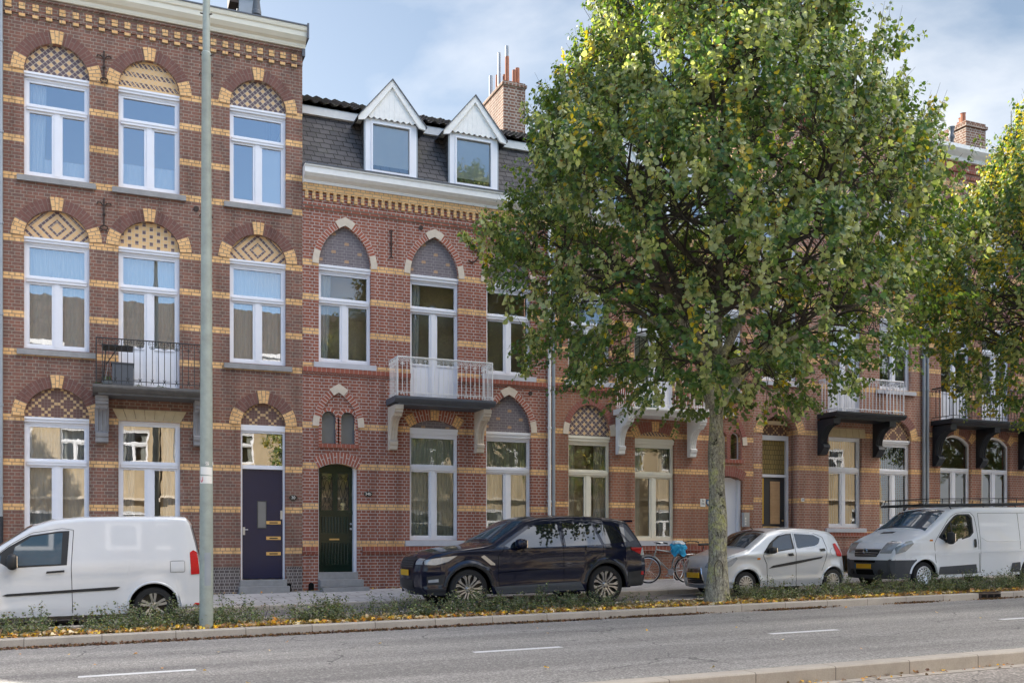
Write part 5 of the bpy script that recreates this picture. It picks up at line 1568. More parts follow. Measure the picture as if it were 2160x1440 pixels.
def litter(name, label, N, xr, yfun, z, size, cols, seed, flat=.25, cat='fallen leaves', clump=0, xs=None):
    rg = np.random.default_rng(seed)
    x = rg.uniform(*xr, N) if xs is None else xs(rg, N)
    y = yfun(rg, x)
    pos = np.stack([x, y, SL * x + z + rg.uniform(0, .02, N)], 1)
    ax = rg.normal(0, 1, (N, 3)); ax[:, 2] *= flat
    nr = rg.normal(0, flat * 1.6, (N, 3)); nr[:, 2] += 1
    s = rg.uniform(*size, N)
    c = np.array(cols)[rg.integers(0, len(cols), N)] * rg.uniform(.7, 1.2, (N, 1))
    tm = LEAF.copy(); tm[:, 2] *= 2.2
    V = place_leaves(pos, ax, nr, s, tm)
    o = np_mesh(name, V, len(LEAF), LEAF_F, [M['fallen']], col=np.concatenate([c, np.ones((N, 1))], 1))
    tag(o, label, cat, kind='stuff')
    return o
YEL = [(.8, .46, .03), (.68, .3, .05), (.62, .46, .25), (.55, .4, .22), (.38, .2, .09), (.8, .58, .08), (.62, .53, .35), (.2, .1, .045), (.17, .1, .05)]
BRN = [(.14, .055, .025), (.1, .045, .025), (.2, .09, .035), (.08, .04, .025)]
litter('fallen_leaves', 'yellow and tan leaves fallen along the edge of the planting strip', 8000, (-5, 27), lambda r, x: -7.64 + .75 * r.random(len(x)) ** 1.8 + .12 * np.sin(x * 1.9) ** 2 * r.random(len(x)), -.115, (.04, .085), YEL, 31, .45)
litter('strip_leaves', 'scattered leaves lying on the soil around the lime trunk', 900, (7.5, 14), lambda r, x: -6.2 - 1.4 * r.random(len(x)), -.125, (.04, .08), YEL[2:] , 32, .4)
litter('gutter_litter', 'dry brown leaf litter lying along the foot of the road kerb', 5200, (-5, 27), lambda r, x: -7.885 - .13 * r.random(len(x)) ** 2, -.245, (.018, .045), BRN, 33, .4,
       xs=lambda r, N: np.where(r.random(N) < .6, r.uniform(-5, 8, N), np.array([8.8, 9.6, 11.9, 12.4, 15.2, 19.3, 21.2, 17.5])[r.integers(0, 8, N)] + r.normal(0, .35, N)))
litter('pavement_leaves', 'few stray leaves on the pavement by the house walls', 420, (2, 22), lambda r, x: -.02 - .35 * r.random(len(x)) ** 2, .01, (.03, .06), YEL, 34, .3)
litter('road_leaves', 'few single leaves lying on the road', 40, (-1, 20), lambda r, x: -8 - 6.6 * r.random(len(x)), -.245, (.03, .06), YEL[:3], 35, .2)
litter('median_leaves', 'dry leaf bits beside the median kerb', 160, (3, 14), lambda r, x: -15.0 - .2 * r.random(len(x)) ** 2, -.32, (.02, .05), BRN + YEL[:2], 36, .2)
# ------------------------------------------------------------------ vehicles
def resample(pts, n, smooth=2):
    P = np.array(pts, float)
    d = np.concatenate([[0], np.cumsum(np.hypot(*np.diff(P, axis=0).T))])
    t = np.linspace(0, d[-1], n)
    Q = np.stack([np.interp(t, d, P[:, 0]), np.interp(t, d, P[:, 1])], 1)
    for _ in range(smooth):
        Q[1:-1] = .25 * Q[:-2] + .5 * Q[1:-1] + .25 * Q[2:]
    return Q
def sm(a, b, x):
    t = np.clip((x - a) / (b - a), 0, 1); return t * t * (3 - 2 * t)

class Car:
    def __init__(s, name, label, cat, X, ynear, L, W, top, sill, wheels, wr, archr, belt, roof, plan, tumble, zoff=-.165, smooth=3, crown=(.05, .03), noser=.06, yaw=0, lower_in=.04, grp=None, crease=(), flare=.012):
        s.crease = crease; s.flare = flare; s.archr = archr
        s.L = L; s.W = W / 2; s.belt = belt; s.roof = roof; s.plan = plan; s.tumble = tumble; s.wheels = wheels; s.wr = wr; s.lower_in = lower_in; s.noser = noser
        yc = ynear + W / 2
        s.rt = empty(name, (X, yc, gz(X) + zoff), label, cat, grp, rot=(0, -math.atan(SL), yaw))
        s.U = resample(top, 300, smooth)
        s.crown = crown
        xf, xr = top[0][0], top[-1][0]
        U = s.U; n = len(U)
        # dense and exact columns
        def low(x):
            z = np.interp(x, [p[0] for p in sill], [p[1] for p in sill])
            for wx in wheels:
                dd = archr ** 2 - (x - wx) ** 2
                if dd > 0: z = max(z, wr + math.sqrt(dd) * .97)
            return z
        s.low = low
        s.m_i = []
        rows = np.concatenate([np.linspace(0, .72, 15), np.linspace(.76, .94, 7), np.linspace(.955, 1, 7)])
        G = []
        for i in range(n):
            xu, zu = U[i]; xl = min(max(xu, sill[0][0]), sill[-1][0]); zl = min(low(xl), zu - .002)
            G.append([(xl + (xu - xl) * sm(0, 1, v) if abs(xu - xl) > 1e-6 else xu, zl + (zu - zl) * v) for v in rows])
        s.G = G
        mb = MB()
        for sg in (-1, 1):
            mb.grid([[(x, sg * s.w(x, z, U[i][1] if True else 0), z) for x, z in col] for i, col in enumerate(G)])
        M_ = 14
        T = []
        for i in range(n): T.append([s.topp(i, f) for f in np.linspace(-1, 1, M_ + 1)])
        mb.grid(T)
        s.mb = mb
    def w(s, x, z, zu):
        """half width of the body side at (x,z) where the upper outline is zu"""
        W = s.W * np.interp(x, [p[0] for p in s.plan], [p[1] for p in s.plan])
        b = s.belt
        if z < b: W -= s.lower_in * ((b - z) / b) ** 2
        else: W -= s.tumble * (z - b)
        for zc_, am, wd in s.crease: W += am * math.exp(-((z - zc_) / wd) ** 2)
        for wx in s.wheels:
            dd = math.hypot(x - wx, z - s.wr) - s.archr
            if dd < .3 and z > s.wr * .6: W += s.flare * math.exp(-((dd - .02) / .07) ** 2)
        # crease rounding towards the upper edge
        r = s.noser; dz = zu - z
        if dz < r: W -= (r - math.sqrt(max(0, r * r - (r - dz) ** 2))) * .9
        return W
    def topp(s, i, f, off=0):
        i = max(0, min(len(s.U) - 1, i)); i0 = int(i); t = i - i0; i1 = min(i0 + 1, len(s.U) - 1)
        x, z = s.U[i0] * (1 - t) + s.U[i1] * t
        a = s.U[max(0, i0 - 2)]; b = s.U[min(len(s.U) - 1, i0 + 3)]
        tx, tz = b[0] - a[0], b[1] - a[1]; l = math.hypot(tx, tz) + 1e-9
        nx, nz = -tz / l, tx / l
        fr = abs(nx)                      # facing front or rear
        c = s.crown[0] * (1 - fr) + s.crown[1] * fr if x > .3 * s.L or fr < .5 else s.crown[1]
        k = c * (1 - f * f) + off
        ww = s.w(x, z, z)
        if fr > .25 and (x < .3 * s.L or x > .8 * s.L): nz *= (1 - fr)
        return (x + nx * k, ww * f, z + nz * k)
    def idx(s, x=None, z=None, front=True):
        """index on the upper outline, by x (hood/roof) or by z on the nose or tail"""
        U = s.U
        if x is not None:
            a, b = int(np.argmin(U[:, 0])), int(np.argmax(U[:, 0]))
            return float(np.interp(x, U[a:b + 1, 0], np.arange(a, b + 1)))
        h = len(U) // 2
        if front:
            j = int(np.argmax(U[:h, 1] > z)); 
            return j - 1 + (z - U[j - 1, 1]) / max(1e-6, U[j, 1] - U[j - 1, 1])
        rev = U[::-1]; j = int(np.argmax(rev[:h, 1] > z)); k = j - 1 + (z - rev[j - 1, 1]) / max(1e-6, rev[j, 1] - rev[j - 1, 1])
        return len(U) - 1 - k
    def uz(s, x):
        a, b = int(np.argmin(s.U[:, 0])), int(np.argmax(s.U[:, 0]))
        return float(np.interp(x, s.U[a:b + 1, 0], s.U[a:b + 1, 1]))
    def side(s, name, poly, mat, off=.006, both=True, parent=None, n=26, rows=6, label=None, sides=None):
        """panel lying on the body side; poly in (x,z)"""
        xs = [p[0] for p in poly]; obs = []
        P = poly + [poly[0]]
        for sg in (sides or ((-1, 1) if both else (-1,))):
            g = []
            for x in np.linspace(min(xs) + 1e-4, max(xs) - 1e-4, n):
                zz = []
                for (xa, za), (xb, zb) in zip(P[:-1], P[1:]):
                    if (xa - x) * (xb - x) <= 0 and abs(xa - xb) > 1e-9: zz.append(za + (zb - za) * (x - xa) / (xb - xa))
                if len(zz) < 2: continue
                a, b = min(zz), max(zz); zu = s.uz(x)
                g.append([(x, sg * (s.w(x, z, zu) + off), z) for z in np.linspace(a, b, rows)])
            mb = MB(); mb.grid(g)
            o = mb.build(name, M[mat] if isinstance(mat, str) else mat, parent or s.rt, smooth=True, local=True, fixn=False)
            if label: o['label'] = label
            obs.append(o)
        return obs
    def topanel(s, name, i0, i1, f0, f1, mat, off=.006, nr=14, nc=12, parent=None, fn=None):
        """panel on the hood, windscreen, nose or tail; f0,f1 lateral fractions or functions of t"""
        g = []
        for a in np.linspace(0, 1, nr):
            i = i0 + (i1 - i0) * a
            l = f0(a) if callable(f0) else f0; r = f1(a) if callable(f1) else f1
            g.append([s.topp(i, l + (r - l) * b, off) for b in np.linspace(0, 1, nc)])
        mb = MB(); mb.grid(g)
        return mb.build(name, M[mat] if isinstance(mat, str) else mat, parent or s.rt, smooth=True, local=True, fixn=False)
    def seam(s, pts, wd=.006, off=.003, sides=(-1, 1), mat='seam', name='panel_gap', parent=None):
        for sg in sides:
            mb = MB()
            Q = []
            P = resample(pts, 24, 0)
            for x, z in P:
                Q.append((x, sg * (s.w(x, z, s.uz(x)) + off), z))
            mb.tube(Q, wd, 4)
            mb.build(name, M[mat], parent or s.body, smooth=True, local=True, fixn=False)
    def finish(s, mat, merge=.0006, zones=()):
        s.body = s.mb.build('body', [M[mat]] + [M[z[1]] for z in zones], s.rt, smooth=True, merge=merge, local=True, angle=50)
        for p in s.body.data.polygons:
            for k, z in enumerate(zones):
                if z[0](*p.center): p.material_index = k + 1
        # dark floor pan and wheel wells
        m = MB(); z0 = min(c[0][1] for c in s.G[len(s.G) // 3: len(s.G) // 2]) + .03
        xa, xb = s.U[0][0] + .18, s.U[-1][0] - .18
        m.box(xa, xb, -s.W + .28, s.W - .28, z0, z0 + .5)
        a = s.wheels[0] + s.wr + .06; b = s.wheels[1] - s.wr - .06
        m.box(a, b, -s.W + .05, s.W - .05, z0 - .02, z0 + .04)
        m.build('underbody', M['darkvoid'], s.rt, local=True)
    def arch_lip(s, r, wd, mat, off=.01, a0=8, a1=172, name='wheel_arch_trim'):
        for wx in s.wheels:
            for sg in (-1, 1):
                mb = MB()
                g = []
                for a in np.linspace(R(a0), R(a1), 26):
                    row = []
                    for rr in (r - .004, r, r + wd * .5, r + wd):
                        x = wx + rr * math.cos(a); z = s.wr + rr * math.sin(a) * .985
                        y = s.w(x, z, 9) + (off if rr != r + wd else .002) - (.05 if rr == r - .004 else 0)
                        row.append((x, sg * y, z))
                    g.append(row)
                mb.grid(g)
                mb.build(name, M[mat], s.body, smooth=True, local=True, fixn=False)
    def wheel(s, style, rim=.66, width=.22, inset=.03):
        for wx in s.wheels:
            for sg in (-1, 1):
                r = s.wr; R_ = r * rim; y0 = sg * (s.W - inset); d = -sg
                mb = MB()
                prof = [(R_ * .98, 0.035), (R_ * 1.03, .005), (r * .9, 0), (r * .975, .015), (r, .045), (r, width - .045), (r * .97, width - .01), (R_, width)]
                mb.lathe([(a, d * b) for a, b in prof], (wx, y0, r), 'y', 40)
                for k in range(0): pass
                wo = mb.build('wheel', M['tyre'], s.rt, smooth=True, local=True, angle=50)
                rm = MB()
                rm.lathe([(a, d * b) for a, b in [(R_ * 1.03, .004), (R_ * 1.0, -.002), (R_ * .95, .004), (R_ * .93, .03), (R_ * .9, .1), (R_ * .2, .11), (0, .11)]], (wx, y0, r), 'y', 40)
                if style in ('suv', 'caddy', 'hub', 'steel'):
                    pass
                sp = MB()
                def pt(rr, a, h): return (wx + rr * math.cos(a), y0 + d * h, r + rr * math.sin(a))
                def spoke(a, r0, r1, w0, w1, h0, h1, bend=0):
                    n = 5; L_, R2 = [], []
                    for k in range(n + 1):
                        t = k / n; rr = r0 + (r1 - r0) * t; ww = w0 + (w1 - w0) * t; aa = a + bend * math.sin(PI * t); h = h0 + (h1 - h0) * t
                        da = ww / 2 / max(rr, .03)
                        L_.append((rr, aa - da, h)); R2.append((rr, aa + da, h))
                    for k in range(n):
                        a1, b1, a2, b2 = L_[k], R2[k], L_[k + 1], R2[k + 1]
                        sp.face([pt(*a1), pt(*b1), pt(*b2), pt(*a2)])
                        sp.face([pt(a1[0], a1[1], a1[2]), pt(a2[0], a2[1], a2[2]), pt(a2[0], a2[1], a2[2] + .035), pt(a1[0], a1[1], a1[2] + .035)])
                        sp.face([pt(b1[0], b1[1], b1[2]), pt(b2[0], b2[1], b2[2]), pt(b2[0], b2[1], b2[2] + .035), pt(b1[0], b1[1], b1[2] + .035)])
                ph = .35 if sg < 0 else .2
                if style == 'caddy':
                    for k in range(5):
                        a = ph + k * 2 * PI / 5
                        for q in (-1, 1): spoke(a + q * .17, R_ * .2, R_ * .96, .03, .045, .025, .006, q * .03)
                        spoke(a, R_ * .15, R_ * .5, .09, .05, .03, .02)
                    sp.lathe([(0, d * .01), (R_ * .2, d * .015), (R_ * .27, d * .04)], (wx, y0, r), 'y', 20)
                elif style == 'suv':
                    for k in range(7):
                        a = ph + k * 2 * PI / 7
                        for q in (-1, 1):
                            spoke(a + q * .13, R_ * .2, R_ * .97, .022, .03, .03, .004, q * .15)
                            spoke(a + q * .27, R_ * .55, R_ * .97, .014, .018, .012, .004, q * .08)
                    sp.lathe([(0, d * .012), (R_ * .13, d * .015), (R_ * .24, d * .04)], (wx, y0, r), 'y', 20)
                elif style == 'hub':
                    for k in range(14):
                        a = ph + k * 2 * PI / 14; spoke(a, R_ * .25, R_ * .93, .024, .036, .0, .004)
                    sp.lathe([(0, d * -.005), (R_ * .2, d * -.004), (R_ * .3, d * .01), (R_ * .3, d * .03)], (wx, y0, r), 'y', 24)
                    sp.lathe([(R_ * .9, d * .008), (R_ * .95, d * -.002), (R_ * 1.02, d * .002), (R_ * 1.03, d * .02)], (wx, y0, r), 'y', 40)
                elif style == 'steel':
                    sp.lathe([(R_ * 1.03, d * .0), (R_ * .96, d * -.004), (R_ * .92, d * .03), (R_ * .8, d * .035), (R_ * .62, d * .015), (R_ * .45, d * .05), (R_ * .2, d * .055), (R_ * .18, d * .01), (0, d * .01)], (wx, y0, r), 'y', 40)
                rimo = rm.build('rim', M['alloydark'], wo, smooth=True, local=True)
                spk = sp.build('spokes' if style != 'steel' else 'wheel_disc', M['alloy'] if style != 'steel' else M['p_whitevan'], wo, smooth=True, local=True, angle=30)
                bo = MB()
                for k in range(5):
                    a = ph + k * 2 * PI / 5
                    bo.lathe([(.011, d * .0), (.011, d * .05)], (wx + R_ * .2 * math.cos(a), y0, r + R_ * .2 * math.sin(a)), 'y', 6)
                if style == 'steel':
                    for k in range(14):
                        a = k * 2 * PI / 14; cx, cz = wx + R_ * .71 * math.cos(a), r + R_ * .71 * math.sin(a)
                        bo.lathe([(0, d * .018), (.02, d * .018), (.02, d * .04)], (cx, y0, cz), 'y', 8)
                bo.build('wheel_bolts', M['seam'], wo, local=True, fixn=False)
    def plate(s, z0, z1, hw, front=True, off=.02, zc=None):
        i = s.idx(z=(z0 + z1) / 2, front=front)
        p = s.topp(i, 0, off); x = p[0]; e = .006 if front else -.006
        m = MB(); m.box(x - e, x + .012 * (1 if front else -1), -hw, hw, z0, z1)
        o = m.build('number_plate', M['plate'], s.rt, local=True)
        q = MB(); q.box(x - e * 1.5, x, hw - .045, hw, z0, z1); q.build('plate_band', M['blue'], o, local=True)
    def mirror(s, x, z, out, hx, hz, hy, mat='plastic', cap=None):
        for sg in (-1, 1):
            y = s.w(x, z, 9)
            m = MB(); P = []
            n = 10
            for i in range(n + 1):
                t = -PI / 2 + PI * i / n; row = []
                for k in range(17):
                    a = 2 * PI * k / 16
                    cx = math.copysign(abs(math.cos(a)) ** .6, math.cos(a)); sn = math.copysign(abs(math.sin(a)) ** .6, math.sin(a))
                    q = math.cos(t) ** .5
                    row.append((x + hx * .5 * math.sin(t), sg * (y + out) + hy * cx * q, z + hz * sn * q))
                P.append(row)
            m.grid(P)
            mo = m.build('wing_mirror', M[mat], s.rt, smooth=True, local=True, merge=1e-4)
            a = MB(); a.box(x - .03, x + .04, min(sg * (y - .03), sg * (y + out)), max(sg * (y - .03), sg * (y + out)), z - hz * .75, z - hz * .35); a.build('mirror_arm', M['plastic'], mo, local=True)
            g = MB(); g.box(x + hx * .42, x + hx * .5, sg * (y + out) - hy * .75, sg * (y + out) + hy * .75, z - hz * .7, z + hz * .7); g.build('mirror_glass', M['chrome'], mo, local=True)

# ---- white delivery van (left)
c = Car('delivery_van', 'glossy white compact delivery van with alloy wheels, cut off by the left edge', 'van', -2.76, -5.75, 4.41, 1.79,
    [(.06, .22), (.02, .45), (.05, .72), (.16, .9), (.55, 1.02), (.95, 1.12), (1.25, 1.32), (1.75, 1.66), (2.05, 1.76), (2.5, 1.81), (3.3, 1.82), (3.95, 1.815), (4.1, 1.8), (4.16, 1.7), (4.23, 1.4), (4.28, 1.15), (4.31, .95), (4.31, .68), (4.4, .62), (4.41, .4), (4.36, .26)],
    [(.06, .22), (.6, .2), (3.0, .2), (4.1, .24), (4.36, .26)], (.88, 3.56), .315, .385, 1.02, 1.8,
    [(0, .72), (.15, .86), (.5, .96), (.9, 1), (3.6, 1), (4.1, .97), (4.3, .93), (4.41, .86)], .16, crease=((.32, .02, .035), (.93, .008, .05)), flare=.022, noser=.07, crown=(.03, .09), smooth=1)
c.finish('p_white')
c.rt.scale = (1, 1, .985)
c.side('side_window', [(1.2, 1.16), (1.42, 1.34), (1.72, 1.52), (2.15, 1.585), (2.3, 1.59), (2.28, 1.03), (1.42, 1.0)], 'plastic', .004)
c.side('side_window', [(1.45, 1.03), (1.5, 1.33), (1.75, 1.495), (2.1, 1.55), (2.2, 1.555), (2.17, 1.05)], 'carglassblue', .009)
c.side('quarter_window', [(1.02, 1.0), (1.32, 1.21), (1.29, 1.0)], 'carglassblue', .008)
c.topanel('windscreen', c.idx(x=1.0), c.idx(x=1.76), -.9, .9, 'carglass', .005)
c.side('side_moulding', [(1.35, .545), (3.02, .605), (3.05, .65), (3.0, .655), (1.35, .585), (1.32, .56)], 'plastic', .012)
c.side('tail_lamp', [(4.155, .82), (4.145, 1.2), (4.2, 1.24), (4.27, 1.2), (4.3, .83)], 'redlamp', .012, n=12)
c.topanel('rear_window', c.idx(z=1.15, front=False), c.idx(z=1.66, front=False), -.78, .78, 'carglass', .006)
c.side('rear_bumper', [(3.98, .28), (3.96, .5), (4.1, .62), (4.38, .62), (4.39, .3)], 'p_white', .03, n=14)
c.side('rear_reflector', [(4.18, .3), (4.2, .34), (4.36, .33), (4.35, .3)], 'redlamp', .036, n=6)
c.side('fuel_flap', [(3.84, .88), (3.84, 1.05), (4.05, 1.05), (4.05, .88)], 'p_white', .004)
c.seam([(3.83, .87), (3.83, 1.06), (4.06, 1.06), (4.06, .87), (3.83, .87)], .0025, sides=(-1,))
c.seam([(2.33, .24), (2.32, 1.0), (2.36, 1.6)], .004); c.seam([(1.2, .26), (1.19, .95), (1.0, 1.0)], .004); c.seam([(2.36, 1.6), (2.2, 1.63), (1.75, 1.56), (1.45, 1.38), (1.15, 1.13)], .003)
c.side('door_handle', [(1.95, .90), (1.96, .935), (2.22, .95), (2.22, .915)], 'plastic', .03)
c.side('front_wing_badge', [(.96, .9), (.96, .92), (1.17, .925), (1.17, .9)], 'chrome', .006, n=6)
c.side('headlamp', [(.1, .74), (.16, .88), (.5, .95), (.42, .8)], 'clearlamp', .008)
c.arch_lip(.385, .035, 'p_white', .018)
c.wheel('caddy', rim=.7)
c.mirror(1.48, 1.1, .12, .16, .13, .09)
c.plate(.42, .53, .26)
q = MB(); q.box(.0, 0.05, -.45, .45, .28, .6); q.build('grille', M['plastic'], c.rt, local=True)
# roof rail marks, antenna
# ---- dark blue suv
c = Car('suv', 'shiny dark blue suv parked in front of the red brick house', 'car', 5.52, -5.68, 4.85, 1.98,
    [(.14, .3), (.03, .42), (.02, .72), (.07, .95), (.22, 1.06), (.7, 1.14), (1.2, 1.19), (1.42, 1.24), (2.12, 1.665), (2.4, 1.735), (2.9, 1.765), (3.5, 1.755), (4.1, 1.71), (4.38, 1.66), (4.42, 1.62), (4.62, 1.35), (4.75, 1.12), (4.82, .95), (4.85, .65), (4.78, .42), (4.7, .34)],
    [(.14, .3), (.5, .27), (1.4, .27), (3.4, .27), (4.3, .33), (4.7, .34)], (.89, 3.815), .385, .45, 1.13, 1.75,
    [(0, .72), (.1, .84), (.35, .95), (.8, .995), (1.2, .99), (3.4, .99), (3.8, 1), (4.3, .97), (4.7, .88), (4.85, .78)], .28, noser=.07, crown=(.04, .1), smooth=3, lower_in=.03, crease=((.74, .012, .04), (1.1, .01, .03), (.4, .012, .04)), flare=.03)
c.finish('p_blue')
c.side('side_window', [(1.62, 1.2), (2.18, 1.54), (2.38, 1.6), (2.82, 1.63), (2.84, 1.17), (1.75, 1.15)], 'carglass', .006)
c.side('side_window', [(2.92, 1.17), (2.9, 1.635), (3.55, 1.61), (3.72, 1.19)], 'carglass', .006)
c.side('quarter_window', [(3.78, 1.2), (3.62, 1.605), (4.02, 1.57), (4.33, 1.24)], 'carglass', .006)
c.side('quarter_window', [(4.4, 1.24), (4.08, 1.565), (4.3, 1.53), (4.52, 1.27)], 'carglass', .006)
c.topanel('windscreen', c.idx(x=1.44), c.idx(x=2.14), lambda t: -.93 + .0 * t, lambda t: .93 - .0 * t, 'carglassblue', .005)
c.topanel('rear_window', c.idx(z=1.22, front=False), c.idx(z=1.55, front=False), -.85, .85, 'carglass', .006)
q = MB(); q.prism_x([(-.6, .0)] * 0 or [(-.72, 1.68), (-.72, 1.64), (.72, 1.64), (.72, 1.68)], 4.3, 4.58); q.build('roof_spoiler', M['p_blue'], c.rt, local=True)
c.side('headlamp', [(.05, .87), (.08, .96), (.35, 1.0), (.66, 1.03), (.48, .92), (.25, .86)], 'clearlamp', .01)
for a, b in ((-1, -.66), (.66, 1)): c.topanel('headlamp', c.idx(z=.87), c.idx(z=.975), a, b, 'clearlamp', .008, 6, 8)
c.topanel('grille', c.idx(z=.8), c.idx(z=.98), -.58, .58, 'plastic', .012, 6, 12)
c.topanel('lower_grille', c.idx(z=.4), c.idx(z=.58), -.6, .6, 'plastic', .012, 6, 12)
c.side('fog_lamp', [(.12, .53), (.12, .58), (.3, .6), (.3, .54)], 'clearlamp', .012, n=8)
c.side('bumper_intake', [(.1, .48), (.1, .64), (.42, .68), (.4, .5)], 'plastic', .008, n=10)
c.side('side_vent', [(1.13, 1.0), (1.2, 1.03), (1.42, .86), (1.42, .83), (1.33, .84)], 'alloy', .008, n=14)
c.side('sill_trim', [(1.4, .28), (1.38, .42), (3.3, .47), (3.32, .3)], 'greyplastic', .012)
c.side('lower_cladding', [(4.3, .34), (4.33, .62), (4.78, .66), (4.76, .36)], 'plastic', .008, n=12)
c.side('front_skirt', [(.1, .3), (.1, .42), (.42, .42), (.42, .29)], 'plastic', .012, n=12)
c.side('tail_lamp', [(4.42, 1.08), (4.4, 1.12), (4.7, 1.12), (4.78, .98), (4.66, .98)], 'redlamp', .012, n=14)
c.side('tail_lamp', [(4.66, .96), (4.7, 1.13), (4.74, 1.12), (4.82, .96)], 'clearlamp', .016, n=8)
c.side('rear_reflector', [(4.68, .56), (4.68, .63), (4.76, .63), (4.76, .56)], 'redlamp', .016, n=5)
c.seam([(1.5, .3), (1.49, 1.0), (1.66, 1.2)], .004); c.seam([(2.88, .3), (2.88, 1.65)], .004); c.seam([(3.42, .52), (3.45, .8), (3.76, 1.0), (3.76, 1.18)], .004)
c.seam([(1.3, 1.14), (2.9, 1.13), (4.35, 1.17)], .003, mat='p_blue')
c.side('door_crease', [(1.5, .68), (1.5, .7), (3.3, .8), (3.3, .77)], 'p_blue', .012)
for x in (2.45, 3.45): c.side('door_handle', [(x, 1.03), (x, 1.06), (x + .24, 1.07), (x + .24, 1.035)], 'p_blue', .03, n=8)
c.arch_lip(.45, .06, 'plastic', .02)
c.wheel('suv', rim=.745, width=.27, inset=.02)
c.mirror(1.92, 1.23, .14, .2, .1, .13, 'p_blue')
c.plate(.66, .77, .26, off=.02)
q = MB()
for zz in (.83, .87, .91, .95):
    q.tube([c.topp(c.idx(z=zz), f, .016) for f in np.linspace(-.55, .55, 12)], .008, 4)
q.build('grille_bars', M['greyplastic'], c.rt, local=True)
# ---- silver hatchback
c = Car('hatchback', 'small silver hatchback partly hidden by the lime trunk', 'car', 12.12, -5.52, 3.5, 1.6,
    [(.12, .2), (.03, .34), (.0, .55), (.06, .74), (.22, .86), (.6, .97), (.78, 1.02), (1.35, 1.37), (1.7, 1.45), (2.2, 1.47), (2.75, 1.44), (3.1, 1.38), (3.22, 1.3), (3.36, 1.05), (3.42, .85), (3.48, .6), (3.5, .42), (3.44, .26)],
    [(.12, .2), (.5, .2), (2.6, .2), (3.2, .24), (3.44, .26)], (.73, 3.09), .275, .335, .92, 1.45,
    [(0, .7), (.1, .84), (.3, .94), (.7, 1), (3.0, 1), (3.3, .94), (3.5, .84)], .24, noser=.08, crown=(.04, .13), smooth=3, crease=((.34, .018, .04), (.88, .01, .05)), flare=.022)
c.finish('p_silver')
c.side('side_window', [(1.18, .95), (1.38, 1.16), (1.62, 1.31), (1.85, 1.355), (2.0, 1.36), (2.02, 1.02), (1.3, .93)], 'plastic', .004)
c.side('side_window', [(1.4, .97), (1.46, 1.17), (1.68, 1.3), (1.95, 1.345), (1.97, 1.03)], 'carglass', .008)
c.side('side_window', [(2.1, 1.03), (2.07, 1.355), (2.6, 1.32), (2.76, 1.24), (2.72, 1.13), (2.6, 1.08)], 'carglass', .006)
c.topanel('windscreen', c.idx(x=.82), c.idx(x=1.42), -.9, .9, 'carglass', .005)
c.topanel('rear_window', c.idx(z=1.08, front=False), c.idx(z=1.33, front=False), -.75, .75, 'carglass', .006)
c.side('headlamp', [(.16, .62), (.2, .74), (.48, .87), (.5, .82), (.36, .68)], 'clearlamp', .012)
c.topanel('headlamp', c.idx(z=.64), c.idx(z=.78), -.99, -.68, 'clearlamp', .012, 6, 8); c.topanel('headlamp', c.idx(z=.64), c.idx(z=.78), .68, .99, 'clearlamp', .012, 6, 8)
c.topanel('grille', c.idx(z=.3), c.idx(z=.62), lambda t: -.6 + .1 * t, lambda t: .6 - .1 * t, 'plastic', .008, 8, 12)
q = MB()
for zz in (.34, .38, .54, .57, .6): q.tube([c.topp(c.idx(z=zz), f, .012) for f in np.linspace(-.52, .52, 12)], .006, 4)
q.tube([c.topp(c.idx(z=z), f, .012) for z, f in [(.3, -.58), (.29, 0), (.3, .58), (.5, .6), (.63, .5), (.64, 0), (.63, -.5), (.5, -.6), (.3, -.58)]], .009, 5)
q.build('grille_bars', M['chrome'], c.rt, local=True)
c.side('side_moulding', [(1.3, .6), (2.0, .68), (2.76, .8), (2.79, .84), (2.0, .745), (1.42, .665)], 'plastic', .012)
c.side('indicator', [(1.0, .8), (1.0, .84), (1.08, .84), (1.08, .8)], 'amber', .01, n=5)
c.side('tail_lamp', [(3.19, .84), (3.16, .95), (3.12, 1.12), (3.2, 1.13), (3.32, .95), (3.38, .82)], 'redlamp', .012, n=14)
c.side('fuel_flap', [(3.02, .87), (3.0, .95), (3.06, 1.02), (3.13, 1.0), (3.16, .92), (3.1, .86)], 'p_silver', .006, n=12)
c.seam([(3.02, .87), (3.0, .95), (3.06, 1.02), (3.13, 1.0), (3.16, .92), (3.1, .86), (3.02, .87)], .0025, sides=(-1,))
c.seam([(1.28, .24), (1.26, .7), (1.16, .88), (1.2, .95)], .004); c.seam([(2.05, .24), (2.04, 1.36)], .004); c.seam([(2.75, .52), (2.86, .75), (2.92, 1.0), (2.84, 1.27), (2.6, 1.36)], .004)
c.seam([(.45, .9), (.25, .84), (.16, .76)], .003); c.seam([(1.2, .95), (1.5, 1.26), (1.8, 1.38), (2.5, 1.37)], .003)
for x, z in ((1.83, .89), (2.72, .98)): c.side('door_handle', [(x, z - .03), (x - .01, z + .03), (x + .14, z + .04), (x + .15, z - .02)], 'plastic', .014, n=8)
c.arch_lip(.335, .03, 'p_silver', .014)
c.wheel('hub', rim=.66, width=.16)
c.mirror(1.36, 1.0, .1, .15, .075, .09)
c.plate(.42, .53, .26, off=.02)
q = MB(); q.tube([(1.5, 0, 1.45), (1.42, 0, 1.52)], .008, 5); q.build('antenna', M['plastic'], c.rt, local=True)
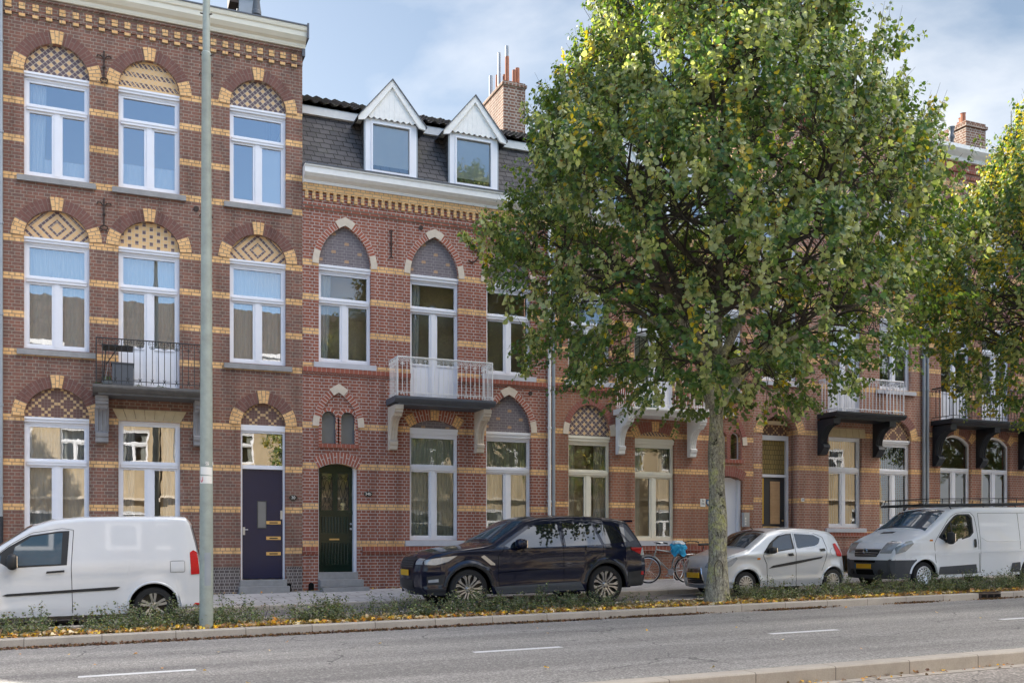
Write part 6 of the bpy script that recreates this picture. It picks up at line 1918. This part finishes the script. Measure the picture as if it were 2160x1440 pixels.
# ---- white panel van with roof rack
c = Car('panel_van', 'white panel van with black roof rack and round emblem on the grille', 'van', 16.98, -5.62, 5.18, 1.9,
    [(.1, .26), (.02, .4), (.0, .62), (.03, .78), (.1, .95), (.22, 1.08), (.75, 1.28), (.98, 1.36), (1.72, 1.83), (1.95, 1.905), (2.3, 1.93), (4.6, 1.93), (5.0, 1.9), (5.08, 1.8), (5.15, 1.1), (5.18, .55), (5.14, .32)],
    [(.1, .26), (.5, .26), (4.8, .28), (5.14, .32)], (.833, 4.331), .325, .395, 1.1, 1.9,
    [(0, .74), (.08, .84), (.3, .94), (.7, 1), (4.9, 1), (5.18, .94)], .13, noser=.09, crown=(.03, .14), smooth=3, crease=((.86, .012, .03), (1.14, -.008, .03)), flare=.022)
c.finish('p_whitevan', zones=[(lambda x, y, z: x < .6 and z < .72, 'greyplastic')])
c.side('bumper_edge', [(.03, .7), (.03, .74), (.56, .74), (.56, .7)], 'p_whitevan', .004, n=14, rows=2)
c.topanel('bumper_edge', c.idx(z=.7), c.idx(z=.74), -1, 1, 'p_whitevan', .004, 2, 20)
c.side('side_window', [(1.28, 1.22), (1.55, 1.5), (1.84, 1.72), (1.95, 1.765), (2.35, 1.77), (2.42, 1.68), (2.42, 1.32), (2.3, 1.22), (1.6, 1.06)], 'plastic', .004)
c.side('side_window', [(1.42, 1.24), (1.62, 1.5), (1.88, 1.69), (1.99, 1.735), (2.3, 1.735), (2.37, 1.66), (2.37, 1.34), (2.27, 1.25), (1.62, 1.11)], 'carglass', .008)
c.side('window_bar', [(1.7, 1.15), (1.69, 1.56), (1.73, 1.59), (1.74, 1.16)], 'plastic', .011, n=6)
c.topanel('windscreen', c.idx(x=1.0), c.idx(x=1.74), lambda t: -.97 + .04 * t, lambda t: .97 - .04 * t, 'carglassblue', .005)
c.topanel('hood_vent', c.idx(x=.76), c.idx(x=.88), -.05, .45, 'plastic', .006, 4, 8)
for a, b in ((-1, -.6), (.6, 1)): c.topanel('headlamp', c.idx(z=.86), c.idx(x=.32), a, b, 'clearlamp', .01, 8, 8)
c.side('headlamp', [(.08, .84), (.12, 1.0), (.36, 1.13), (.5, 1.16), (.52, 1.08), (.3, .9)], 'clearlamp', .012)
c.topanel('grille', c.idx(z=.78), c.idx(z=.95), lambda t: -.55 - .04 * t, lambda t: .55 + .04 * t, 'plastic', .01, 6, 14)
q = MB()
for zz in (.82, .87): q.tube([c.topp(c.idx(z=zz), f, .014) for f in np.linspace(-.52, .52, 12)], .008, 4)
q.tube([c.topp(c.idx(z=.945), f, .014) for f in np.linspace(-.56, .56, 14)], .018, 5)
q.build('grille_bars', M['alloy'], c.rt, local=True)
p = c.topp(c.idx(z=.9), 0, .02)
q = MB(); q.tube([(p[0] - .01, p[1] + .062 * math.cos(a), p[2] + .062 * math.sin(a)) for a in [i * PI / 12 for i in range(24)]], .009, 6, closed=True)
for y0, z0, y1, z1 in ((-.075, .006, .012, .012), (.075, -.006, -.012, -.012), (.012, .012, -.012, -.012)): q.tube([(p[0] - .014, p[1] + y0, p[2] + z0), (p[0] - .014, p[1] + y1, p[2] + z1)], .007, 5)
q.build('front_emblem', M['chrome'], c.rt, local=True)
c.topanel('bumper_intake', c.idx(z=.36), c.idx(z=.47), -.45, .45, 'darkvoid', .018, 4, 12)
c.topanel('bumper_intake', c.idx(z=.64), c.idx(z=.7), -.55, .55, 'darkvoid', .018, 4, 12)
for sg in (-1, 1):
    i = c.idx(z=.42); p = c.topp(i, sg * .72, .02); q = MB(); q.lathe([(0, -.01), (.055, -.012), (.06, .0), (.07, .0), (.07, .03)], p, 'x', 18); q.build('fog_lamp', M['plastic'], c.rt, local=True)
c.side('side_cladding', [(1.25, .34), (1.27, .52), (2.5, .56), (2.52, .34)], 'greyplastic', .014)
c.side('side_cladding', [(3.62, .34), (3.64, .56), (3.93, .58), (3.93, .34)], 'greyplastic', .014, n=8)
c.side('side_cladding', [(4.76, .34), (4.76, .56), (5.1, .58), (5.1, .34)], 'greyplastic', .014, n=8)
c.seam([(1.18, .62), (1.14, 1.1), (1.3, 1.28), (1.7, 1.7), (1.95, 1.8), (2.4, 1.81), (2.5, 1.7), (2.53, 1.4), (2.6, .34)], .004)
c.seam([(2.62, .34), (2.62, 1.78)], .004, sides=(-1,)); c.seam([(3.95, 1.78), (3.95, .9)], .004); c.seam([(2.62, 1.79), (5.05, 1.79)], .0035)
c.seam([(1.2, .8), (2.6, .84), (5.0, .86)], .004, mat='p_whitevan'); c.seam([(2.66, 1.2), (2.86, 1.1), (5.0, 1.12)], .008, mat='p_whitevan', off=.0)
c.seam([(.5, 1.0), (.9, 1.16), (1.15, 1.22)], .003, mat='p_whitevan')
c.side('indicator', [(1.0, 1.13), (1.0, 1.17), (1.1, 1.17), (1.1, 1.13)], 'amber', .01, n=5)
c.side('door_handle', [(2.4, .97), (2.4, 1.15), (2.43, 1.17), (2.48, 1.16), (2.48, .98), (2.45, .96)], 'plastic', .018, n=8)
c.arch_lip(.395, .04, 'p_whitevan', .016)
c.wheel('steel', rim=.66, width=.2)
c.mirror(1.52, 1.2, .15, .14, .15, .1)
c.plate(.5, .61, .26, off=.024)
rk = MB()
for y in (-.66, .66):
    rk.tube([(.98 + .1, y, 1.99), (4.9, y, 2.03)], .03, 6); 
    rk.tube([(1.15, y * 1.02, 2.0), (1.22, y * 1.02, 2.14), (4.9, y * 1.02, 2.16)], .011, 5)
    for x in np.linspace(1.7, 4.8, 6): rk.tube([(x, y, 2.0), (x, y * 1.02, 2.15)], .01, 5)
    for x in (1.9, 3.0, 4.1): rk.tube([(x, y, 2.0), (x, y * 1.12, 1.89)], .016, 5)
for x in np.linspace(1.1, 4.9, 9): rk.tube([(x, -.66, 2.01), (x, .66, 2.01)], .014, 5)
rk.tube([(1.22, -.67, 2.14), (1.22, .67, 2.14)], .011, 5)
rk.build('roof_rack', M['iron'], c.rt, local=True, fixn=False)

# ------------------------------------------------------------------ bicycles
def bicycle(loc, label, frame, step=False, steer=0.0, rack_front=False, rot=0, lean=.0, bag=False):
    rt = empty('bicycle', loc, label, 'bicycle', None, rot=(lean, 0, rot))
    r = .345; wb = 1.08
    def wheel(x, ang, rr=r):
        mb = MB(); ca, sa = math.cos(ang), math.sin(ang)
        ring = lambda q, h=0: [(x + q * math.cos(a) * ca - h * sa, q * math.cos(a) * sa + h * ca, rr + q * math.sin(a)) for a in [2 * PI * i / 36 for i in range(36)]]
        mb.tube(ring(rr - .018), .019, 8, closed=True)
        w = mb.build('wheel', M['tyre'], rt, smooth=True, local=True, fixn=False)
        m2 = MB(); m2.tube(ring(rr - .04), .011, 6, closed=True)
        for i in range(28):
            a = 2 * PI * i / 28; s = .02 * (1 if i % 2 else -1)
            m2.tube([(x - s * sa, s * ca, rr), (x + (rr - .04) * math.cos(a) * ca, (rr - .04) * math.cos(a) * sa, rr + (rr - .04) * math.sin(a))], .0016, 3, cap=False)
        m2.tube([(x + .04 * sa, -.04 * ca, rr), (x - .04 * sa, .04 * ca, rr)], .02, 8)
        m2.build('rim', M['alloy'], w, smooth=True, local=True, fixn=False)
        m3 = MB(); m3.tube([(x + (rr + .02) * math.cos(a) * ca, (rr + .02) * math.cos(a) * sa, rr + (rr + .02) * math.sin(a)) for a in [R(20 + i * 8) for i in range(19)]], .014, 5)
        m3.build('mudguard', M['p_grey'] if not step else M['plastic'], w, smooth=True, local=True, fixn=False)
    wheel(0, steer); wheel(wb, 0)
    H = (.22, 0, .86); Hb = (.17, 0, .70); BB = (.62, 0, .29); S = (.78, 0, .78); RW = (wb, 0, r)
    f = MB()
    if not step:
        f.tube([H, S], .016, 8)
        f.tube([Hb, BB], .018, 8)
    else:
        f.tube([H, (.34, 0, .58), (.5, 0, .42), (.74, 0, .40)], .02, 8); f.tube([Hb, (.3, 0, .46), (.46, 0, .31), BB], .018, 8)
    f.tube([(H[0] + .02, 0, H[2] + .06), Hb], .019, 8)
    f.tube([BB, (.8, 0, .84)], .016, 8)
    for s in (-.05, .05):
        f.tube([BB, (wb, s, r)], .009, 6); f.tube([(.775, 0, .76), (wb, s, r)], .008, 6)
        f.tube([Hb, (.12, s * .9, .6), (0 + s * math.sin(steer) * -1, s, r)], .011, 6)
    f.build('frame', M[frame], rt, smooth=True, local=True, fixn=False)
    h = MB(); T = (.235, 0, 1.02); cs, sn = math.cos(steer), math.sin(steer)
    h.tube([H, T], .013, 6)
    for s in (-1, 1):
        q = [(0, 0, 0), (-.03, .12, .03), (.06, .26, .02), (.17, .29, .0)]
        h.tube([(T[0] + a * cs - s * b * sn, T[1] + a * sn + s * b * cs, T[2] + c_) for a, b, c_ in q], .011, 6)
    h = h.build('handlebar', M['alloy'] if not step else M['iron'], rt, smooth=True, local=True, fixn=False)
    g = MB()
    for s in (-1, 1):
        q = [(.09, .27, .015), (.2, .29, -.005)]
        g.tube([(T[0] + a * cs - s * b * sn, T[1] + a * sn + s * b * cs, T[2] + c_) for a, b, c_ in q], .018, 8)
    g.build('grip', M['plastic'], h, smooth=True, local=True, fixn=False)
    s = MB(); s.tube([(.8, 0, .82), (.825, 0, .92)], .012, 6); P = []
    for i in range(9):
        t = i / 8; x = .66 + .28 * t; w_ = .03 + .075 * t ** 1.6
        P.append([(x, w_ * math.cos(a), .955 + .03 * math.sin(a) + .015 * t) for a in [2 * PI * k / 12 for k in range(13)]])
    s.grid(P); s.build('saddle', M['plastic'], rt, smooth=True, local=True, fixn=False)
    c_ = MB()
    for s_ in (-.06, .06): c_.tube([(.84, s_, .73), (1.28, s_, .75), (wb + .02, s_, r + .02)], .006, 5)
    for k in range(4): c_.tube([(.9 + k * .11, -.06, .74), (.9 + k * .11, .06, .74)], .005, 4)
    c_.tube([(1.0, 0, .74), (1.0, 0, .72)], .01, 4)
    c_.build('carrier', M['alloy'] if not step else M[frame], rt, smooth=True, local=True, fixn=False)
    d = MB(); d.lathe([(.09, -.045), (.09, -.04), (.02, -.04)], BB, 'y', 20); d.tube([(BB[0], -.07, BB[2]), (BB[0] - .15, -.08, BB[2] - .09)], .009, 5); d.box(BB[0] - .2, BB[0] - .1, -.17, -.08, BB[2] - .115, BB[2] - .09)
    d.tube([(BB[0], .07, BB[2]), (BB[0] + .15, .08, BB[2] + .09)], .009, 5); d.box(BB[0] + .1, BB[0] + .2, .08, .17, BB[2] + .08, BB[2] + .1)
    d.build('crank', M['steel'], rt, smooth=False, local=True, fixn=False)
    k = MB(); k.tube([(BB[0] + .06, -.04, BB[2] - .03), (BB[0] + .02, -.2, .01)], .008, 5); k.build('kickstand', M['steel'], rt, local=True, fixn=False)
    if rack_front:
        k = MB()
        for y in (-.16, 0, .16):
            k.tube([(-.13, y, .74), (.12, y, .72), (.15, y, .95)], .008, 5)
        for p_ in ((-.13, .74), (0, .73), (.12, .72), (.135, .84), (.15, .95)): k.tube([(p_[0], -.16, p_[1]), (p_[0], .16, p_[1])], .008, 5)
        k.build('front_rack', M[frame], rt, local=True, fixn=False)
    return rt
b1 = bicycle((12.86, -1.35, gz(12.86) - .03), 'grey bicycle with a blue carrier bag over its saddle, parked by the wall', 'p_grey', steer=-.75, rot=-.12)
b2 = bicycle((14.22, -.62, gz(14.22) - .02), 'dark red step through bicycle with front rack behind the grey bicycle', 'p_red', step=True, rack_front=True, steer=.5, rot=.03)
b3 = bicycle((12.5, -.5, gz(12.5) - .02), 'black bicycle half hidden behind the rear of the dark blue suv', 'iron', steer=-.3, rot=PI + .1)
# carrier bag pulled over the saddle: crumpled cone of plastic
bp = (13.68, -1.46, gz(13.7) + .94)
bg_ = empty('carrier_bag', bp, 'crumpled bright blue carrier bag hanging over the grey bicycle saddle', 'bag')
rgb = np.random.default_rng(5); P = []
for i in range(13):
    t = i / 12; row = []
    r_ = .05 + .13 * math.sin(PI * min(1, t * 1.5 + .12) * .62) ** .8 * (1 - .35 * max(0, t - .5))
    for k in range(25):
        a = 2 * PI * k / 24
        rr = r_ * (1 + .16 * math.sin(a * 5 + t * 6) + .1 * math.sin(a * 9 - t * 11) + .08 * math.sin(a * 3 + t * 17))
        row.append((bp[0] + rr * 1.15 * math.cos(a) + .03 * t, bp[1] + rr * .75 * math.sin(a), bp[2] + .1 - .36 * t - (.05 * math.sin(a * 4) * t)))
    P.append(row)
q = MB(); q.grid(P); q.build('bag', M['bag'], bg_, smooth=True)
q = MB(); q.grid([[(x, y - .012, z + .012) for x, y, z in row] for row in P[0:4]]); q.build('bag_top', M['bagwhite'], bg_, smooth=True)
# ------------------------------------------------------------------ opposite side of the street (seen mirrored in the windows)
M['opp'] = brick_mat('sand yellow brick', (.5, .38, .22), (.4, .3, .17), (.45, .4, .33), rh=.07, stain=.1, dark=.1)
def opposite(label):
    rt = empty('facing_house', (0, 0, 0), label, 'house', 'houses on the far side of the street behind the photographer')
    holes = []; wins = []
    for c in (1.3, 4.2, 7.0):
        for z0, z1 in ((5.6, 7.4),): wins.append((c - .75, c + .75, z0, z1))
    for c, w in ((1.8, 1.1), (6.2, 1.1)): wins.append((c - w, c + w, 1.0, 3.0))
    for a, b, z0, z1 in wins: holes.append(opening(a, b, z0, z1=z1))
    wall_mesh('wall', [(0, -1.2), (0, 9.0), (8.4, 9.0), (8.4, -1.2)], holes, M['opp'], rt)
    for a, b, z0, z1 in wins:
        window(rt, a, b, z0, z1, z0 + (z1 - z0) * .6, curtain='sides', lintel=.08, sill=(.1, .12, 'stone'))
    m = MB(); m.box(-.05, 8.45, -.6, .3, 3.55, 3.68); m.build('canopy', M['stone'], rt)
    m = MB(); m.prism_x([(0, 8.85), (-.45, 8.85), (-.45, 9.1), (0, 9.1)], -.05, 8.45); m.build('gutter_cornice', M['whitepaint'], rt)
    m = MB(); m.prism_x([(-.4, 9.1), (4.3, 15.3), (9, 9.1)], 0, 8.4); m.build('roof', M['redtile'], rt)
    for dx in (0, -3.6):
        m = MB(); m.box(5.0 + dx, 6.5 + dx, .6, 3, 10.3, 11.8); m.box(4.8 + dx, 6.7 + dx, .4, 3, 11.8, 12.0); d = m.build('dormer', M['whitepaint'], rt)
        m = MB(); m.face([(5.2 + dx, .59, 10.6), (6.3 + dx, .59, 10.6), (6.3 + dx, .59, 11.6), (5.2 + dx, .59, 11.6)]); m.build('pane', M['carglass'], d, fixn=False)
    m = MB(); m.box(.0, 8.4, .3, 9, -1.2, .1); m.box(.0, .2, .3, 9, .1, 9); m.box(8.2, 8.4, .3, 9, .1, 9); m.box(.2, 8.2, 3, 3.2, .1, 9); m.build('side_walls', M['opp'], rt)
    return rt
op = opposite('sand yellow brick house with red tiled roof across the street, seen only as a reflection')
for i in range(8):
    o = op if i == 0 else copy_tree(op)
    o.location = (-14 + 8.5 * i + 8.4, -33.5, gz(-14 + 8.5 * i)); o.rotation_euler = (0, 0, PI)
for i, (x, y, a) in enumerate(((-10, -26.5, 1), (11.5, -26.5, 2.2), (25, -26.5, 4), (37, -26.5, 5))):
    o = copy_tree(tree2); o.location = (x, y, gz(x) - .15); o.rotation_euler = (0, 0, a)
    tag(o, 'lime tree on the far side of the street, seen only mirrored in the windows', 'tree', 'lime trees behind the photographer')
o = copy_tree(tree1); o.location = (34, -7.2, gz(34) - .13); o.rotation_euler = (0, 0, 2); o['label'] = 'lime tree further along the strip beyond the right edge'

# ------------------------------------------------------------------ things on the balconies
t = empty('storage_box', (.42, -.4, 4.53), 'grey ribbed plastic storage box standing on the dark stone balcony of the brown house', 'storage box')
q = MB(); q.box(.2, .62, -.62, -.2, 4.53, 5.0)
for i in range(12): q.box(.215 + i * .034, .235 + i * .034, -.628, -.62, 4.56, 4.98)
q.build('box', M['pvc'], t); q = MB(); q.box(.18, .64, -.64, -.18, 5.0, 5.03); q.build('lid', M['greyplastic'], t)
t = empty('folding_table', (.2, -.35, 4.53), 'black slatted folding table on the black railed balcony of the brown house', 'table')
q = MB()
for i in range(5): q.box(-.0, .62, -.6 + i * .08, -.54 + i * .08, 5.38 - i * .012, 5.4 - i * .012)
q.build('table_top', M['plastic'], t); q = MB()
for y in (-.55, -.3): q.tube([(.02, y, 4.53), (.08, y, 5.38)], .012, 6)
q.tube([(.08, -.4, 5.0), (.3, -.4, 5.36)], .012, 6); q.build('leg', M['plastic'], t)
t = empty('hanging_planter', (.12, -.55, 4.53), 'pale blue hanging bowl with a small green plant behind the black balcony railing', 'plant pot')
q = MB(); q.lathe([(0, 4.56), (.1, 4.56), (.13, 4.62), (.12, 4.62), (.09, 4.58)], (.12, -.55, 0), 'z', 14); q.build('bowl', M['zinc'], t, smooth=True)
q = MB()
for k in range(3): a = k * 2.1; q.tube([(.12 + .12 * math.cos(a), -.55 + .12 * math.sin(a), 4.62), (.12, -.55, 5.0)], .004, 4)
q.build('hanger', M['zinc'], t)
def tuft(name, c, n, r, parent, seed):
    rg = np.random.default_rng(seed); d = rg.normal(0, 1, (n, 3)); d[:, 2] = abs(d[:, 2])
    pos = norm(d) * rg.uniform(0, r, (n, 1))
    V = place_leaves(pos, norm(d) + .01, rg.normal(0, 1, (n, 3)), rg.uniform(.03, .06, n), LEAFS)
    col = np.tile(np.array([.06, .14, .03, 1]), (n, 1)) * rg.uniform(.6, 1.4, (n, 1))
    o = np_mesh(name, V, 4, LEAFS_F, [M['shrubleaf']], parent=parent, col=col)
    o.location = Vector(c) - (world_off(parent) if parent else Vector((0, 0, 0))); return o
tuft('foliage', (.12, -.55, 4.63), 60, .09, t, 3)
t = empty('window_box', (13.2, -.62, 4.76), 'dark green planter box with leaves on the weathered white balcony behind the tree', 'planter')
q = MB(); q.prism_x([(-.72, 4.76), (-.76, 4.98), (-.52, 4.98), (-.56, 4.76)], 12.95, 13.5); q.build('box', simple('green planter plastic', (.05, .12, .08), .5), t)
tuft('foliage', (13.2, -.64, 4.98), 160, .2, t, 4)
# moss on the slab edge
rg = np.random.default_rng(8)
mp = []
for c in ((-.08, 4.53), (.75, 4.53), (1.18, 4.53), (2.05, 4.53)): mp += [(c[0] + rg.normal(0, .05), -.8 + rg.uniform(0, .04), c[1] + rg.uniform(0, .02)) for _ in range(60)]
mp = np.array(mp)
V = place_leaves(mp, rg.normal(0, 1, mp.shape) + (0, 0, .5), rg.normal(0, 1, mp.shape), rg.uniform(.015, .03, len(mp)), LEAFS)
o = np_mesh('balcony_moss', V, 4, LEAFS_F, [M['shrubleaf']], col=np.tile(np.array([.07, .1, .02, 1]), (len(mp), 1)))
tag(o, 'moss cushions on the edge of the dark stone balcony', 'moss', kind='stuff')

# ------------------------------------------------------------------ light, sky, camera
SUN_EL, SUN_AZ = 22.0, 33.0      # azimuth measured from +Y towards -X (behind the houses, to the left)
sd = Vector((-math.sin(R(SUN_AZ)) * math.cos(R(SUN_EL)), math.cos(R(SUN_AZ)) * math.cos(R(SUN_EL)), math.sin(R(SUN_EL))))
L = bpy.data.lights.new('sun', 'SUN'); L.energy = SUNE; L.angle = R(.5); L.color = (1, .93, .82)
lo = bpy.data.objects.new('sun', L); COL.objects.link(lo); lo.rotation_euler = (-sd).to_track_quat('-Z', 'Y').to_euler()
W = bpy.data.worlds.new('World'); SC.world = W; W.use_nodes = True
wt = W.node_tree; wt.nodes.clear()
def wn(t, **k):
    n = wt.nodes.new(t)
    for a, b in k.items(): setattr(n, a, b)
    return n
sky = wn('ShaderNodeTexSky', sky_type='NISHITA', sun_disc=False); sky.sun_elevation = R(SUN_EL); sky.sun_rotation = math.atan2(sd.x, sd.y); sky.air_density = 1.0; sky.dust_density = 1.2; sky.ozone_density = 1.3
tc = wn('ShaderNodeTexCoord'); mp_ = wn('ShaderNodeMapping'); mp_.inputs['Scale'].default_value = (1, 1, 2.6)
wt.links.new(tc.outputs['Generated'], mp_.inputs[0])
nz = wn('ShaderNodeTexNoise'); nz.inputs['Scale'].default_value = 2.1; nz.inputs['Detail'].default_value = 9; nz.inputs['Roughness'].default_value = .52; nz.inputs['Distortion'].default_value = .3
wt.links.new(mp_.outputs[0], nz.inputs[0])
sx = wn('ShaderNodeSeparateXYZ'); wt.links.new(tc.outputs['Generated'], sx.inputs[0])
def wm(op, a, b, clamp=False):
    n = wn('ShaderNodeMath', operation=op, use_clamp=clamp)
    for v, i in ((a, 0), (b, 1)):
        if isinstance(v, (int, float)): n.inputs[i].default_value = v
        else: wt.links.new(v, n.inputs[i])
    return n.outputs[0]
def wmix(f, a, b):
    m = wn('ShaderNodeMix', data_type='RGBA')
    for v, i in ((f, 0), (a, 6), (b, 7)):
        if isinstance(v, (int, float, tuple)): m.inputs[i].default_value = v
        else: wt.links.new(v, m.inputs[i])
    return m.outputs[2]
# unseen cloud added overhead and behind the photographer to light the facades; thin cloud low on the right
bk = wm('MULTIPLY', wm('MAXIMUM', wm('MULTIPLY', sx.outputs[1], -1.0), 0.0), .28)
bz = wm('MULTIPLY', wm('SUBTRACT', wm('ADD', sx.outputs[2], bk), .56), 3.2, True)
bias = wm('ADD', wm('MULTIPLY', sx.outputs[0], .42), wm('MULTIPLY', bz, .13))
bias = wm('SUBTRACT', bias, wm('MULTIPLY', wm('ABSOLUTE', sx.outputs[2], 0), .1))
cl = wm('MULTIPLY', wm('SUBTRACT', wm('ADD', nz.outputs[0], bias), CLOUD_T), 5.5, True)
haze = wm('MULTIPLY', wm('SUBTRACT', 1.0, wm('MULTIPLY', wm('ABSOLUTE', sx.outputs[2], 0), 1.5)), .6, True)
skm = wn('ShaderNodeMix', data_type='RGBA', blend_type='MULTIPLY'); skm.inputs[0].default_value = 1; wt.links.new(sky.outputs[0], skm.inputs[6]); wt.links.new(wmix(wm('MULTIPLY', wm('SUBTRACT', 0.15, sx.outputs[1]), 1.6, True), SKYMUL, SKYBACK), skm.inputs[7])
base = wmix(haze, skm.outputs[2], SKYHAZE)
ccol = wmix(bz, CLOUDC, CLOUDFILL)
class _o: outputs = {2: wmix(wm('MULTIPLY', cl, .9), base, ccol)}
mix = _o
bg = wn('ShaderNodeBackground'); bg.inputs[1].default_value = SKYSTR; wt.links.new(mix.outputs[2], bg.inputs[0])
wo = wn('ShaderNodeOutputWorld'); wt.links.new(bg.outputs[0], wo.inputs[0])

cam = bpy.data.cameras.new('camera'); co = bpy.data.objects.new('camera', cam); COL.objects.link(co)
co.location = (0, -23, 1.2); TH = math.atan(865 / 2060); co.rotation_euler = (PI / 2, 0, -TH)
cam.sensor_width = 36; cam.lens = 2060 / 2160 * 36; cam.shift_x = 0; cam.shift_y = (1144 - 720) / 2160; cam.clip_end = 1000; cam.clip_start = .1
SC.camera = co
vs = SC.view_settings; vs.view_transform = 'Standard'; vs.look = 'None'; vs.gamma = 1; vs.exposure = EXPO
SC.cycles.max_bounces = 8; SC.cycles.transparent_max_bounces = 12; SC.cycles.caustics_reflective = False; SC.cycles.caustics_refractive = False
